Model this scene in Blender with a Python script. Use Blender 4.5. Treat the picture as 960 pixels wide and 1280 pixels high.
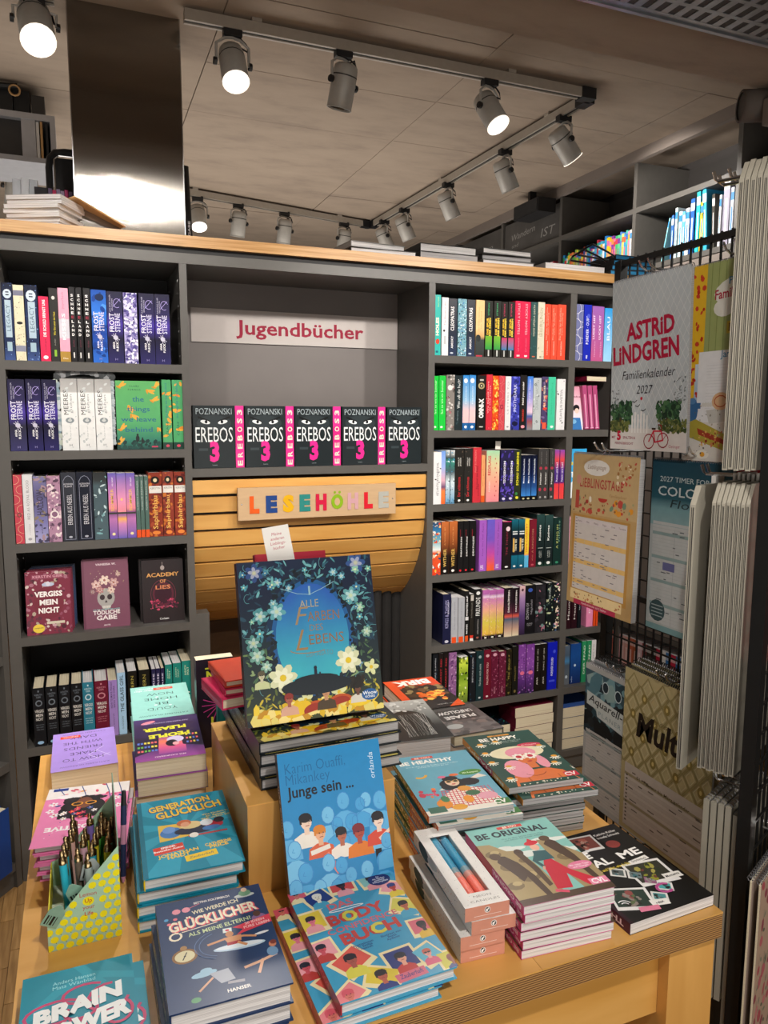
import bpy, math, random
import numpy as np
from mathutils import Matrix, Vector
from mathutils.geometry import tessellate_polygon
PI = math.pi
S = bpy.context.scene
for o in list(bpy.data.objects):
    bpy.data.objects.remove(o)
COL = S.collection

# ------------------------------------------------------------------ camera
F, YAW, PITCH, ROLL = 940.93, 0.384225, 0.125378, 0.0031968
cy_, sy_ = math.cos(YAW), math.sin(YAW)
fwd = Vector((sy_*math.cos(PITCH), cy_*math.cos(PITCH), -math.sin(PITCH)))
rt = Vector((cy_, -sy_, 0)); up = rt.cross(fwd)
rt2 = rt*math.cos(ROLL)+up*math.sin(ROLL); up2 = -rt*math.sin(ROLL)+up*math.cos(ROLL)
cd = bpy.data.cameras.new('camera'); cam = bpy.data.objects.new('camera', cd); COL.objects.link(cam)
cd.sensor_fit = 'HORIZONTAL'; cd.sensor_width = 36; cd.lens = 36*F/960; cd.clip_start = .02
cam.matrix_world = Matrix(((rt2.x, up2.x, -fwd.x, 0), (rt2.y, up2.y, -fwd.y, 0), (rt2.z, up2.z, -fwd.z, 1.42), (0, 0, 0, 1)))
S.camera = cam
# ------------------------------------------------------------------ world, exposure, lamps
S.view_settings.view_transform = 'Standard'; S.view_settings.look = 'None'
S.view_settings.exposure = 0.15; S.view_settings.gamma = 1; S.view_settings.use_curve_mapping = False
wd = bpy.data.worlds.new('shop_ambient'); S.world = wd; wd.use_nodes = True
wd.node_tree.nodes['Background'].inputs[0].default_value = (1.0, .93, .84, 1)
wd.node_tree.nodes['Background'].inputs[1].default_value = 0.23
def spot(name, loc, aim, power, size=60, blend=.5, rad=.04, col=(1, .945, .88)):
    l = bpy.data.lights.new(name, 'SPOT'); l.energy = power; l.spot_size = math.radians(size); l.spot_blend = blend
    l.shadow_soft_size = rad; l.color = col
    o = bpy.data.objects.new(name, l); COL.objects.link(o); o.location = loc
    o.rotation_euler = (Vector(aim)-Vector(loc)).to_track_quat('-Z', 'Y').to_euler()
    return o
# ceiling spotlights of the shop behind the photographer; last one added to brighten the calendars
for i, (loc, aim, p, sz) in enumerate([
        ((1.95, .72, 2.54), (1.0, 2.45, 1.35), 92, 66), ((.25, .80, 2.54), (.1, 2.5, 1.25), 74, 70),
        ((1.15, .70, 2.54), (1.45, 2.45, 1.15), 84, 64), ((-.55, .95, 2.54), (.0, 2.4, 1.0), 46, 70),
        ((.5, -.3, 2.54), (.45, 1.15, .7), 88, 58), ((-.1, -.2, 2.54), (1.05, 1.2, 1.45), 60, 36)]):
    spot('ceiling_spot_light', loc, aim, p, sz)

def panel(name, loc, aim, power, sx, sy, col=(1, .94, .87)):
    l = bpy.data.lights.new(name, 'AREA'); l.energy = power; l.shape = 'RECTANGLE'; l.size = sx; l.size_y = sy; l.color = col
    o = bpy.data.objects.new(name, l); COL.objects.link(o); o.location = loc
    o.rotation_euler = (Vector(aim)-Vector(loc)).to_track_quat('-Z', 'Y').to_euler()
# unseen fill panels added to brighten the ceiling: behind the bookcase and behind the photographer
panel('ceiling_fill_light', (.9, 3.9, 1.15), (.9, 3.9, 3), 34, 2.6, 1.6)
panel('ceiling_fill_light', (-1.6, 3.2, 1.15), (-1.6, 3.2, 3), 20, 1.4, 1.6)
panel('ceiling_fill_light', (.6, -.9, 1.0), (.8, .9, 2.6), 25, 3.2, 1.2)

# ------------------------------------------------------------------ colours and materials
def lin(c):
    c /= 255
    return c/12.92 if c <= .04045 else ((c+.055)/1.055)**2.4
_cc = {}
def X(h):
    if not isinstance(h, str): return h
    if h not in _cc: _cc[h] = (lin(int(h[0:2], 16)), lin(int(h[2:4], 16)), lin(int(h[4:6], 16)), 1)
    return _cc[h]
def mix(a, b, t):
    a, b = X(a), X(b)
    return tuple(a[i]*(1-t)+b[i]*t for i in range(4))
M = {}
def mat(name, col=None, rough=.5, metal=0, attr=False, noise=None, bump=0, bscale=200, spec=.5, emit=None, coat=0):
    m = bpy.data.materials.new(name); m.use_nodes = True; nt = m.node_tree; N = nt.nodes; L = nt.links
    b = N['Principled BSDF']; b.inputs['Roughness'].default_value = rough; b.inputs['Metallic'].default_value = metal
    b.inputs['Specular IOR Level'].default_value = spec
    if coat: b.inputs['Coat Weight'].default_value = coat; b.inputs['Coat Roughness'].default_value = .12
    if col: b.inputs['Base Color'].default_value = X(col)
    src = None
    if attr:
        a = N.new('ShaderNodeAttribute'); a.attribute_name = 'Col'; src = a.outputs['Color']
        L.new(src, b.inputs['Base Color'])
    tc = N.new('ShaderNodeTexCoord')
    if noise:                                    # (scale, amount, (stretch))
        sc, am, st = noise
        mp = N.new('ShaderNodeMapping'); mp.inputs['Scale'].default_value = st; L.new(tc.outputs['Object'], mp.inputs[0])
        n = N.new('ShaderNodeTexNoise'); n.inputs['Scale'].default_value = sc; n.inputs['Detail'].default_value = 5
        L.new(mp.outputs[0], n.inputs['Vector'])
        r = N.new('ShaderNodeMapRange'); r.inputs[1].default_value = .3; r.inputs[2].default_value = .7
        r.inputs[3].default_value = 1-am; r.inputs[4].default_value = 1+am; L.new(n.outputs[0], r.inputs[0])
        mx = N.new('ShaderNodeVectorMath'); mx.operation = 'SCALE'
        if src: L.new(src, mx.inputs[0])
        else: mx.inputs[0].default_value = X(col)[:3]
        L.new(r.outputs[0], mx.inputs['Scale']); L.new(mx.outputs[0], b.inputs['Base Color'])
    if bump:
        n2 = N.new('ShaderNodeTexNoise'); n2.inputs['Scale'].default_value = bscale; n2.inputs['Detail'].default_value = 3
        L.new(tc.outputs['Object'], n2.inputs['Vector'])
        bp = N.new('ShaderNodeBump'); bp.inputs['Strength'].default_value = bump; bp.inputs['Distance'].default_value = .002
        L.new(n2.outputs[0], bp.inputs['Height']); L.new(bp.outputs[0], b.inputs['Normal'])
    if emit:
        b.inputs['Emission Color'].default_value = X(emit[0]); b.inputs['Emission Strength'].default_value = emit[1]
    M[name] = m
    return m
one = (1, 1, 1)
mat('print_gloss', rough=.3, attr=True, noise=(60, .03, one), spec=.32)
mat('print_matt', rough=.5, attr=True, noise=(60, .04, one), spec=.22)
mat('paint', rough=.45, attr=True, bump=.05, bscale=300)
mat('shelf_grey', '56534f', .42, noise=(30, .05, one), bump=.04, bscale=500)
mat('shelf_dark', '34312f', .5, noise=(30, .05, one))
mat('black_back', '0e0b0c', .6, noise=(12, .08, one))
mat('black_metal', '131313', .38, noise=(40, .1, one), spec=.4)
mat('black_plastic', '18181a', .5, noise=(40, .1, one))
mat('spiral_wire', '77777a', .4, metal=.6, noise=(60, .05, one))
mat('chrome', 'c9c9c9', .22, metal=1, noise=(60, .05, one))
mat('steel_can', 'a8a49d', .45, metal=.1, noise=(50, .05, one))
mat('track_metal', 'a59c90', .4, metal=.2, noise=(50, .05, one))
mat('tray_metal', 'a9acb0', .3, metal=.9, noise=(25, .15, one), bump=.1, bscale=60)
mat('back_panel', '6c6562', .5, noise=(8, .04, one))
mat('cabinet_panel', '7a7069', .5, noise=(8, .05, one))
mat('wall_paint', '3a3634', .8, noise=(6, .08, one), bump=.1, bscale=80)
mat('wall_light', '5f5751', .8, noise=(6, .05, one), bump=.1, bscale=80)
mat('lamp_on', 'ffffff', .4, emit=('fff3e2', 26))
mat('lamp_reflector', 'e8eef4', .25, emit=('eaf2ff', 2.6))
mat('lamp_ring', 'd8d8d4', .3, emit=('fff3e2', 1.2))
mat('lamp_off', '55534f', .25, metal=.6, noise=(50, .05, one))
mat('cable', '101010', .55, noise=(50, .05, one))
mat('white_card', 'e6e3de', .5, noise=(40, .02, one))
mat('silver_paint', 'b4b4b8', .35, metal=.3, noise=(30, .05, one))
mat('plastic_wrap', '9c978a', .3, noise=(30, .06, (1, 1, .2)), bump=.25, bscale=40, coat=.3)
mat('kraft', 'b98f5c', .6, noise=(60, .06, one))
mat('fabric_dark', '1d1b1a', .9, noise=(40, .2, one), bump=.2, bscale=300)

def wood(name, c1, c2, stretch, sc=3, rough=.35, ring=.35):
    m = mat(name, c1, rough); nt = m.node_tree; N = nt.nodes; L = nt.links; b = N['Principled BSDF']
    tc = N.new('ShaderNodeTexCoord'); mp = N.new('ShaderNodeMapping'); mp.inputs['Scale'].default_value = stretch
    L.new(tc.outputs['Object'], mp.inputs[0])
    n = N.new('ShaderNodeTexNoise'); n.inputs['Scale'].default_value = sc; n.inputs['Detail'].default_value = 7; n.inputs['Distortion'].default_value = ring
    L.new(mp.outputs[0], n.inputs['Vector'])
    r = N.new('ShaderNodeValToRGB'); r.color_ramp.elements[0].position = .32; r.color_ramp.elements[1].position = .7
    r.color_ramp.elements[0].color = X(c2); r.color_ramp.elements[1].color = X(c1)
    L.new(n.outputs[0], r.inputs[0])
    oi = N.new('ShaderNodeObjectInfo'); mr = N.new('ShaderNodeMapRange'); mr.inputs[3].default_value = .88; mr.inputs[4].default_value = 1.1
    L.new(oi.outputs['Random'], mr.inputs[0]); v = N.new('ShaderNodeVectorMath'); v.operation = 'SCALE'
    L.new(r.outputs[0], v.inputs[0]); L.new(mr.outputs[0], v.inputs['Scale']); L.new(v.outputs[0], b.inputs['Base Color'])
    return m
wood('birch_ply', 'e0ac60', 'cf9848', (1.2, 9, 9), 2.2)
wood('birch_ply_z', 'dca85e', 'c8924a', (9, 9, 1.1), 2.2)
wood('birch_slat', 'd8a65e', 'c8924a', (2, 14, 14), 2)
wood('oak_edge', 'dcae74', 'b78448', (1.5, 30, 60), 3)
wood('parquet', 'b08a58', '8e6a3e', (40, 3, 10), 3, .4)
wood('brown_board', '4f3419', '40290f', (2, 9, 9), 3, .5)
def edge_ply():
    m = mat('ply_edge', '8a6234', .5); nt = m.node_tree; N = nt.nodes; L = nt.links; b = N['Principled BSDF']
    tc = N.new('ShaderNodeTexCoord'); sp = N.new('ShaderNodeSeparateXYZ'); L.new(tc.outputs['Object'], sp.inputs[0])
    mu = N.new('ShaderNodeMath'); mu.operation = 'MULTIPLY'; mu.inputs[1].default_value = 2*PI/.0032; L.new(sp.outputs['Z'], mu.inputs[0])
    sn = N.new('ShaderNodeMath'); sn.operation = 'SINE'; L.new(mu.outputs[0], sn.inputs[0])
    r = N.new('ShaderNodeValToRGB'); r.color_ramp.elements[0].position = .25; r.color_ramp.elements[1].position = .75
    r.color_ramp.elements[0].color = X('5c3c1e'); r.color_ramp.elements[1].color = X('b98d56')
    mr = N.new('ShaderNodeMapRange'); mr.inputs[1].default_value = -1; L.new(sn.outputs[0], mr.inputs[0]); L.new(mr.outputs[0], r.inputs[0])
    L.new(r.outputs[0], b.inputs['Base Color'])
edge_ply()
def paper(name, c1, c2, per=.0011):
    m = mat(name, c1, .75); nt = m.node_tree; N = nt.nodes; L = nt.links; b = N['Principled BSDF']
    tc = N.new('ShaderNodeTexCoord'); mp = N.new('ShaderNodeMapping'); mp.inputs['Scale'].default_value = (3, 3, 700)
    L.new(tc.outputs['Object'], mp.inputs[0]); n = N.new('ShaderNodeTexNoise'); n.inputs['Scale'].default_value = 1.5; n.inputs['Detail'].default_value = 2
    L.new(mp.outputs[0], n.inputs['Vector']); r = N.new('ShaderNodeValToRGB'); r.color_ramp.elements[0].position = .35; r.color_ramp.elements[1].position = .62
    r.color_ramp.elements[0].color = X(c2); r.color_ramp.elements[1].color = X(c1); L.new(n.outputs[0], r.inputs[0]); L.new(r.outputs[0], b.inputs['Base Color'])
paper('pages_white', 'e9e6e4', 'bdb9b8'); paper('pages_cream', 'e3d8bd', 'cdbf9f'); paper('pages_grey', 'b9b7b6', '8b898a')
paper('pages_blue', '2f9ad0', '1f78ac')
def brushed():
    m = mat('brushed_steel', '96928c', .3, metal=1); nt = m.node_tree; N = nt.nodes; L = nt.links; b = N['Principled BSDF']
    b.inputs['Anisotropic'].default_value = .9; b.inputs['Roughness'].default_value = .135
    tc = N.new('ShaderNodeTexCoord'); mp = N.new('ShaderNodeMapping'); mp.inputs['Scale'].default_value = (2, 2, 400)
    L.new(tc.outputs['Object'], mp.inputs[0]); n = N.new('ShaderNodeTexNoise'); n.inputs['Scale'].default_value = 2; L.new(mp.outputs[0], n.inputs['Vector'])
    bp = N.new('ShaderNodeBump'); bp.inputs['Strength'].default_value = .04; bp.inputs['Distance'].default_value = .001
    L.new(n.outputs[0], bp.inputs['Height']); L.new(bp.outputs[0], b.inputs['Normal'])
brushed()
def concrete():
    m = mat('concrete', '8f8276', .85); nt = m.node_tree; N = nt.nodes; L = nt.links; b = N['Principled BSDF']
    tc = N.new('ShaderNodeTexCoord'); mp = N.new('ShaderNodeMapping'); mp.inputs['Scale'].default_value = (1.0, 2.4, 2.4)
    L.new(tc.outputs['Object'], mp.inputs[0])
    n = N.new('ShaderNodeTexNoise'); n.inputs['Scale'].default_value = 3.2; n.inputs['Detail'].default_value = 9; n.inputs['Roughness'].default_value = .66
    L.new(mp.outputs[0], n.inputs['Vector'])
    r = N.new('ShaderNodeValToRGB'); e = r.color_ramp.elements; e[0].position = .22; e[0].color = X('7a6c60'); e[1].position = .5; e[1].color = X('928272')
    e2 = e.new(.8); e2.color = X('9c8c7b'); L.new(n.outputs[0], r.inputs[0]); L.new(r.outputs[0], b.inputs['Base Color'])
    bp = N.new('ShaderNodeBump'); bp.inputs['Strength'].default_value = .35; bp.inputs['Distance'].default_value = .004
    L.new(n.outputs[0], bp.inputs['Height']); L.new(bp.outputs[0], b.inputs['Normal'])
concrete()

# ------------------------------------------------------------------ mesh builder
class MB:
    def __init__(s): s.v = []; s.f = []; s.c = []; s.m = []
    def face(s, pts, col='ffffff', mi=0, cols=None):
        n = len(s.v); s.v += [tuple(p) for p in pts]; s.f.append(tuple(range(n, n+len(pts))))
        s.c.append([X(k) for k in cols] if cols else [X(col)]*len(pts)); s.m.append(mi)
    def box(s, x0, x1, y0, y1, z0, z1, col='ffffff', mi=0, skip=''):
        n = len(s.v); c = X(col)
        s.v += [(x0, y0, z0), (x1, y0, z0), (x1, y1, z0), (x0, y1, z0), (x0, y0, z1), (x1, y0, z1), (x1, y1, z1), (x0, y1, z1)]
        for f in ((0, 3, 2, 1), (4, 5, 6, 7), (0, 1, 5, 4), (1, 2, 6, 5), (2, 3, 7, 6), (3, 0, 4, 7)):
            s.f.append(tuple(n+i for i in f)); s.c.append([c]*4); s.m.append(mi)
        return s
    def prism(s, poly, d0, d1, axis='y', col='ffffff', mi=0):
        """extrude a 2D polygon; axis y: (x,z) poly, axis x: (y,z) poly, axis z: (x,y) poly"""
        def P(a, b, d): return {'y': (a, d, b), 'x': (d, a, b), 'z': (a, b, d)}[axis]
        k = len(poly); A = [P(a, b, d0) for a, b in poly]; B = [P(a, b, d1) for a, b in poly]
        s.face(A, col, mi); s.face(B[::-1], col, mi)
        for i in range(k): s.face([A[i], B[i], B[(i+1) % k], A[(i+1) % k]], col, mi)
        return s
    def tube(s, pts, r, n=8, col='ffffff', mi=0, cap=True, closed=False):
        pts = [Vector(p) for p in pts]; base = len(s.v); K = len(pts); prev = None
        for i, p in enumerate(pts):
            if closed: t = (pts[(i+1) % K]-pts[i-1]).normalized()
            else: t = (pts[min(i+1, K-1)]-pts[max(i-1, 0)]).normalized()
            if prev is None:
                a = t.orthogonal().normalized()
            else:
                a = (prev-t*prev.dot(t)).normalized()
            prev = a; b = t.cross(a); rr = r[i] if isinstance(r, (list, tuple)) else r
            for k in range(n):
                an = 2*PI*k/n; s.v.append(tuple(p+(a*math.cos(an)+b*math.sin(an))*rr))
        c = X(col)
        for i in range(K if closed else K-1):
            j = (i+1) % K
            for k in range(n):
                k2 = (k+1) % n
                s.f.append((base+i*n+k, base+i*n+k2, base+j*n+k2, base+j*n+k)); s.c.append([c]*4); s.m.append(mi)
        if cap and not closed:
            s.f.append(tuple(base+k for k in range(n))[::-1]); s.c.append([c]*n); s.m.append(mi)
            s.f.append(tuple(base+(K-1)*n+k for k in range(n))); s.c.append([c]*n); s.m.append(mi)
        return s
    def lathe(s, prof, org, ax, n=16, col='ffffff', mi=0, cols=None):
        """prof: list of (distance along ax, radius)"""
        org = Vector(org); ax = Vector(ax).normalized(); a = ax.orthogonal().normalized(); b = ax.cross(a); base = len(s.v)
        for d, r in prof:
            for k in range(n):
                an = 2*PI*k/n; s.v.append(tuple(org+ax*d+(a*math.cos(an)+b*math.sin(an))*max(r, 1e-5)))
        for i in range(len(prof)-1):
            c = X(cols[i]) if cols else X(col)
            for k in range(n):
                k2 = (k+1) % n
                s.f.append((base+i*n+k, base+i*n+k2, base+(i+1)*n+k2, base+(i+1)*n+k)); s.c.append([c]*4); s.m.append(mi)
        return s
    def mesh(s, name, mats):
        me = bpy.data.meshes.new(name); me.from_pydata(s.v, [], s.f)
        if not isinstance(mats, (list, tuple)): mats = [mats]
        for m in mats: me.materials.append(M[m])
        if any('print' in m or m == 'paint' for m in mats):
            at = me.color_attributes.new('Col', 'FLOAT_COLOR', 'CORNER')
            at.data.foreach_set('color', [x for f in s.c for c in f for x in c])
        if any(s.m): me.polygons.foreach_set('material_index', s.m)
        me.update()
        return me
    def build(s, name, mats, parent=None, smooth=False, mtx=None):
        me = s.mesh(name, mats)
        if smooth:
            for p in me.polygons: p.use_smooth = len(p.vertices) < 5
        o = bpy.data.objects.new(name, me); COL.objects.link(o)
        if parent: o.parent = parent
        if mtx: o.matrix_local = mtx
        return o
def tag(o, label, cat, group=None, kind=None):
    if label: o['label'] = label
    if cat: o['category'] = cat
    if group: o['group'] = group
    if kind: o['kind'] = kind
    return o
def thing(name, label, cat, loc=(0, 0, 0), rotz=0, group=None, mtx=None):
    o = bpy.data.objects.new(name, None); o.empty_display_size = .05; COL.objects.link(o)
    if mtx is not None: o.matrix_world = mtx
    else: o.location = loc; o.rotation_euler = (0, 0, rotz)
    return tag(o, label, cat, group)
def struct(name, mb, m, parent=None):
    o = mb.build(name, m, parent)
    if parent is None: o['kind'] = 'structure'
    return o
def dup(root, label=None, group=None, mtx=None, loc=None):
    r = root.copy(); COL.objects.link(r)
    if label: r['label'] = label
    if group: r['group'] = group
    if mtx is not None: r.matrix_world = mtx
    if loc is not None: r.location = loc
    for ch in KIDS.get(root.name, root.children):
        c = ch.copy(); COL.objects.link(c); c.parent = r
        for g in ch.children:
            d = g.copy(); COL.objects.link(d); d.parent = c
    return r
KIDS = {}
MT = Matrix.Translation
def MR(a, ax): return Matrix.Rotation(a, 4, ax)

# ------------------------------------------------------------------ flat print: text and shapes
_tx = {}
def glyphs(text, bold=0.0, ls=1.0):
    k = (text, bold, ls)
    if k in _tx: return _tx[k]
    cu = bpy.data.curves.new('lettering', 'FONT'); cu.body = text; cu.resolution_u = 2; cu.offset = bold; cu.space_character = ls
    cu.align_x = 'LEFT'; cu.space_line = .92
    ob = bpy.data.objects.new('lettering', cu); me = ob.to_mesh()
    vs = [(v.co.x/.695, v.co.y/.695) for v in me.vertices]; fs = [tuple(p.vertices) for p in me.polygons]
    ob.to_mesh_clear(); bpy.data.objects.remove(ob); bpy.data.curves.remove(cu)
    if not vs: vs = [(0, 0)]
    xs = [v[0] for v in vs]; ys = [v[1] for v in vs]
    _tx[k] = (vs, fs, min(xs), max(xs), min(ys), max(ys))
    return _tx[k]
def clip(poly, w, h):
    for ax, lim, sg in ((0, 0, 1), (0, w, -1), (1, 0, 1), (1, h, -1)):
        out = []
        for i in range(len(poly)):
            p, q = poly[i-1], poly[i]; dp, dq = (p[ax]-lim)*sg, (q[ax]-lim)*sg
            if (dp >= 0) != (dq >= 0):
                t = dp/(dp-dq); out.append((p[0]+(q[0]-p[0])*t, p[1]+(q[1]-p[1])*t))
            if dq >= 0: out.append(q)
        poly = out
        if len(poly) < 3: return []
    return poly
class Art:
    """flat print on a w x h panel; coordinates run 0..100 across, 0..H up"""
    def __init__(s, w, h, bg=None, eps=.00012, flip=False):
        s.w, s.h = w, h; s.u = w/100; s.H = h/w*100; s.e = []; s.L = 0; s.q = 0; s.eps = eps; s.flip = flip
        if bg: s.rect(0, 0, 100, s.H, bg)
    def _add(s, pts, cols, l):
        inside = all(-.01 <= p[0] <= 100.01 and -.01 <= p[1] <= s.H+.01 for p in pts)
        if not inside:
            c0 = cols[0]; pts = clip(list(pts), 100, s.H)
            if not pts: return
            cols = [c0]*len(pts)
        s.e.append((pts, cols, l, s.q))
    def layer(s, n=1): s.L += n; return s
    def poly(s, pts, col, concave=False):
        s.q += 1
        if concave and len(pts) > 4:
            for t in tessellate_polygon([[Vector((p[0], p[1], 0)) for p in pts]]):
                q = [pts[i] for i in t]
                a = (q[1][0]-q[0][0])*(q[2][1]-q[0][1])-(q[1][1]-q[0][1])*(q[2][0]-q[0][0])
                if a < 0: q = q[::-1]
                s._add(q, [X(col)]*3, s.L)
        else: s._add(pts, [X(col)]*len(pts), s.L)
        return s
    def rect(s, x0, y0, x1, y1, col): return s.poly([(x0, y0), (x1, y0), (x1, y1), (x0, y1)], col)
    def rrect(s, cx, cy, w, h, col, rot=0):
        c, n = math.cos(rot), math.sin(rot)
        return s.poly([(cx+c*a*w/2-n*b*h/2, cy+n*a*w/2+c*b*h/2) for a, b in ((-1, -1), (1, -1), (1, 1), (-1, 1))], col)
    def grad(s, stops, x0=0, x1=100):
        s.q += 1
        for (y0, c0), (y1, c1) in zip(stops, stops[1:]):
            s.e.append(([(x0, y0), (x1, y0), (x1, y1), (x0, y1)], [X(c0), X(c0), X(c1), X(c1)], s.L, s.q))
        return s
    def ell(s, x, y, rx, ry, col, n=14, rot=0, a0=0, a1=2*PI):
        c, si = math.cos(rot), math.sin(rot); P = []
        for k in range(n if a1-a0 > 6.2 else n+1):
            a = a0+(a1-a0)*k/n; px, py = rx*math.cos(a), ry*math.sin(a); P.append((x+c*px-si*py, y+si*px+c*py))
        return s.poly(P, col)
    def rad(s, x, y, rx, ry, ci, co, n=20, mid=None):
        s.q += 1
        for k in range(n):
            a, b = 2*PI*k/n, 2*PI*(k+1)/n
            p, q = (x+rx*math.cos(a), y+ry*math.sin(a)), (x+rx*math.cos(b), y+ry*math.sin(b))
            s.e.append(([(x, y), p, q], [X(ci), X(co), X(co)], s.L, s.q))
        return s
    def line(s, pts, wd, col, closed=False):
        if closed: pts = list(pts)+[pts[0]]
        for (x0, y0), (x1, y1) in zip(pts, pts[1:]):
            d = math.hypot(x1-x0, y1-y0) or 1; nx, ny = -(y1-y0)/d*wd/2, (x1-x0)/d*wd/2; ex, ey = (x1-x0)/d*wd*.3, (y1-y0)/d*wd*.3
            s.poly([(x0-ex+nx, y0-ey+ny), (x0-ex-nx, y0-ey-ny), (x1+ex-nx, y1+ey-ny), (x1+ex+nx, y1+ey+ny)][::1], col)
        return s
    def arc(s, x, y, rx, ry, a0, a1, wd, col, n=10):
        return s.line([(x+rx*math.cos(math.radians(a0+(a1-a0)*k/n)), y+ry*math.sin(math.radians(a0+(a1-a0)*k/n))) for k in range(n+1)], wd, col)
    def T(s, x, y, sz, text, col, bold=.0, al='c', fit=None, rot=0, ls=1.0, slant=0, grad=None):
        s.q += 1
        vs, fs, x0, x1, y0, y1 = glyphs(text, bold, ls)
        k = sz; kx = (fit/(x1-x0)) if fit else sz
        ox = {'c': (x0+x1)/2, 'l': x0, 'r': x1}[al]; c, n = math.cos(rot), math.sin(rot)
        P = []
        for vx, vy in vs:
            a, b = (vx-ox)*kx+vy*k*slant, vy*k; P.append((x+c*a-n*b, y+n*a+c*b))
        for f in fs: s._add([P[i] for i in f], [X(col)]*len(f), s.L)
        return s
    def flower(s, x, y, r, col, mid='f2c53d', n=5, a0=0):
        for k in range(n):
            a = a0+2*PI*k/n; s.ell(x+math.cos(a)*r*.55, y+math.sin(a)*r*.55, r*.48, r*.3, col, 8, a)
        s.layer(); s.ell(x, y, r*.24, r*.24, mid, 8); s.L -= 1
        return s
    def scatter(s, n, cols, r0, r1, seed=0, box=None, asp=1):
        R = random.Random(seed); b = box or (0, 0, 100, s.H)
        for _ in range(n):
            r = R.uniform(r0, r1)
            s.ell(R.uniform(b[0], b[2]), R.uniform(b[1], b[3]), r, r*asp*R.uniform(.5, 1), R.choice(cols), 6, R.uniform(0, PI))
        return s
    def ranks(s):
        """height rank of every primitive: one above whatever earlier print it overlaps"""
        keys = {}
        for pts, cols, l, q in s.e:
            b = keys.setdefault((l, q), [1e9, 1e9, -1e9, -1e9])
            for p in pts:
                b[0] = min(b[0], p[0]); b[1] = min(b[1], p[1]); b[2] = max(b[2], p[0]); b[3] = max(b[3], p[1])
        ks = sorted(keys); B = np.array([keys[k] for k in ks]) if ks else np.zeros((0, 4)); rk = np.zeros(len(ks), int)
        for i in range(1, len(ks)):
            m = (B[:i, 0] < B[i, 2]) & (B[:i, 2] > B[i, 0]) & (B[:i, 1] < B[i, 3]) & (B[:i, 3] > B[i, 1])
            if m.any(): rk[i] = rk[:i][m].max()+1
        return {k: int(r) for k, r in zip(ks, rk)}
    def emit(s, mb, fn, mi=0):
        """fn(x, y, height) -> 3D point, x and y in metres on the panel"""
        rk = s.ranks(); mx = max(rk.values(), default=0)+1; st = min(3e-5, .0011/mx)
        for pts, cols, l, sq in s.e:
            if s.flip: q = [(s.w-p[0]*s.u, s.h-p[1]*s.u) for p in pts]
            else: q = [(p[0]*s.u, p[1]*s.u) for p in pts]
            mb.face([fn(a, b, 5e-5+st*rk[(l, sq)]) for a, b in q], mi=mi, cols=cols)
# ------------------------------------------------------------------ books
def book_parts(root, W, L, T, cover='ffffff', front=None, spine=None, hard=False, pages='pages_cream', back=None, fin='print_gloss', spinecol=None):
    """local axes: x spine->fore edge, y foot->head, z back->front. front/spine are Art objects"""
    b = .0022 if hard else .0005; ov = .003 if hard else .0
    mb = MB(); sc = spinecol or cover
    mb.box(0, W, 0, L, T-b, T, cover); mb.box(0, W, 0, L, 0, b, back or cover)
    if hard:                                   # slightly rounded back
        n = 4; pr = [(b, 0)]
        for k in range(n+1):
            a = PI*k/n; pr.append((b*.6-b*.6*math.sin(a), T/2-T/2*math.cos(a)))
        pr.append((b, T)); mb.prism([(x, z) for x, z in pr], 0, L, 'y', sc)
    else: mb.box(0, b, 0, L, 0, T, sc)
    if front: front.emit(mb, lambda x, y, h: (x, y, T+h))
    if spine: spine.emit(mb, lambda x, y, h: (-h-.00002, y, x))
    mb.build('cover', fin, root)
    pg = MB(); pg.box(b, W-ov-.0003, max(ov, .0003), L-max(ov, .0003), b, T-b); pg.build('page_block', pages, root)

def lay(x, y, z, yaw=0, tilt=None):
    """lying flat, front up; x,y = foot corner at the spine"""
    m = MT((x, y, z)) @ MR(yaw, 'Z')
    return m @ tilt if tilt is not None else m
UPR = Matrix(((0, 0, 1, 0), (1, 0, 0, 0), (0, 1, 0, 0), (0, 0, 0, 1)))     # spine towards the viewer, standing
FACE = Matrix(((1, 0, 0, 0), (0, 0, -1, 0), (0, 1, 0, 0), (0, 0, 0, 1)))   # front cover towards the viewer

# ---- spine styles: (ground, [operations], finish); a = 0..1 across, t = 0..1 up
def floral(cols, n, r0=4, r1=9, asp=.8): return ('s', cols, n, r0, r1, asp)
FROST = [('g', [(0, '2a2560'), (.35, '17132f'), (.55, '4a35a0'), (.7, '2a2354'), (1, '1b1836')]), ('u', 'FROST', 'e9e7f2', .44, .70, .12, .44, .02),
         ('u', 'STERNE', 'd9d5ec', .44, .70, .48, .82, .02), ('star', 'c9c6d8', .5, .36), ('u', 'ANNA', 'ffffff', .20, .30, .30, .44, .02),
         ('u', 'FLECK', 'ffffff', .17, .30, .52, .66, .02), ('u', 'DAS ENDE ALLER', 'd0cde0', .72, .95, .16, .24, .0), ('u', 'GESCHICHTEN', 'd0cde0', .73, .90, .30, .38, .0),
         ('c', 'b7a8e8', .66, .84, .22), ('h', 'H', '8f88b8', .42, .58, .04, .07)]
LEG = [('g', [(0, '3f5690'), (.2, '1b2a4d'), (.6, '22335c'), (1, '101830')]), ('s', ['7f9fd0', '35508c', '0c1426'], 40, 2, 6, .8), ('r', 'b6cbd8', .30, .78, .22, .80), ('e', 'd3e2ea', .86, .5, .085, .40),
       ('u', 'LEGACY', '5a7186', .38, .72, .32, .68, 0), ('r', 'a9c4cf', .12, .24, .28, .74), ('u', 'II', '20304c', .84, .89, .35, .65, .01)]
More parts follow.
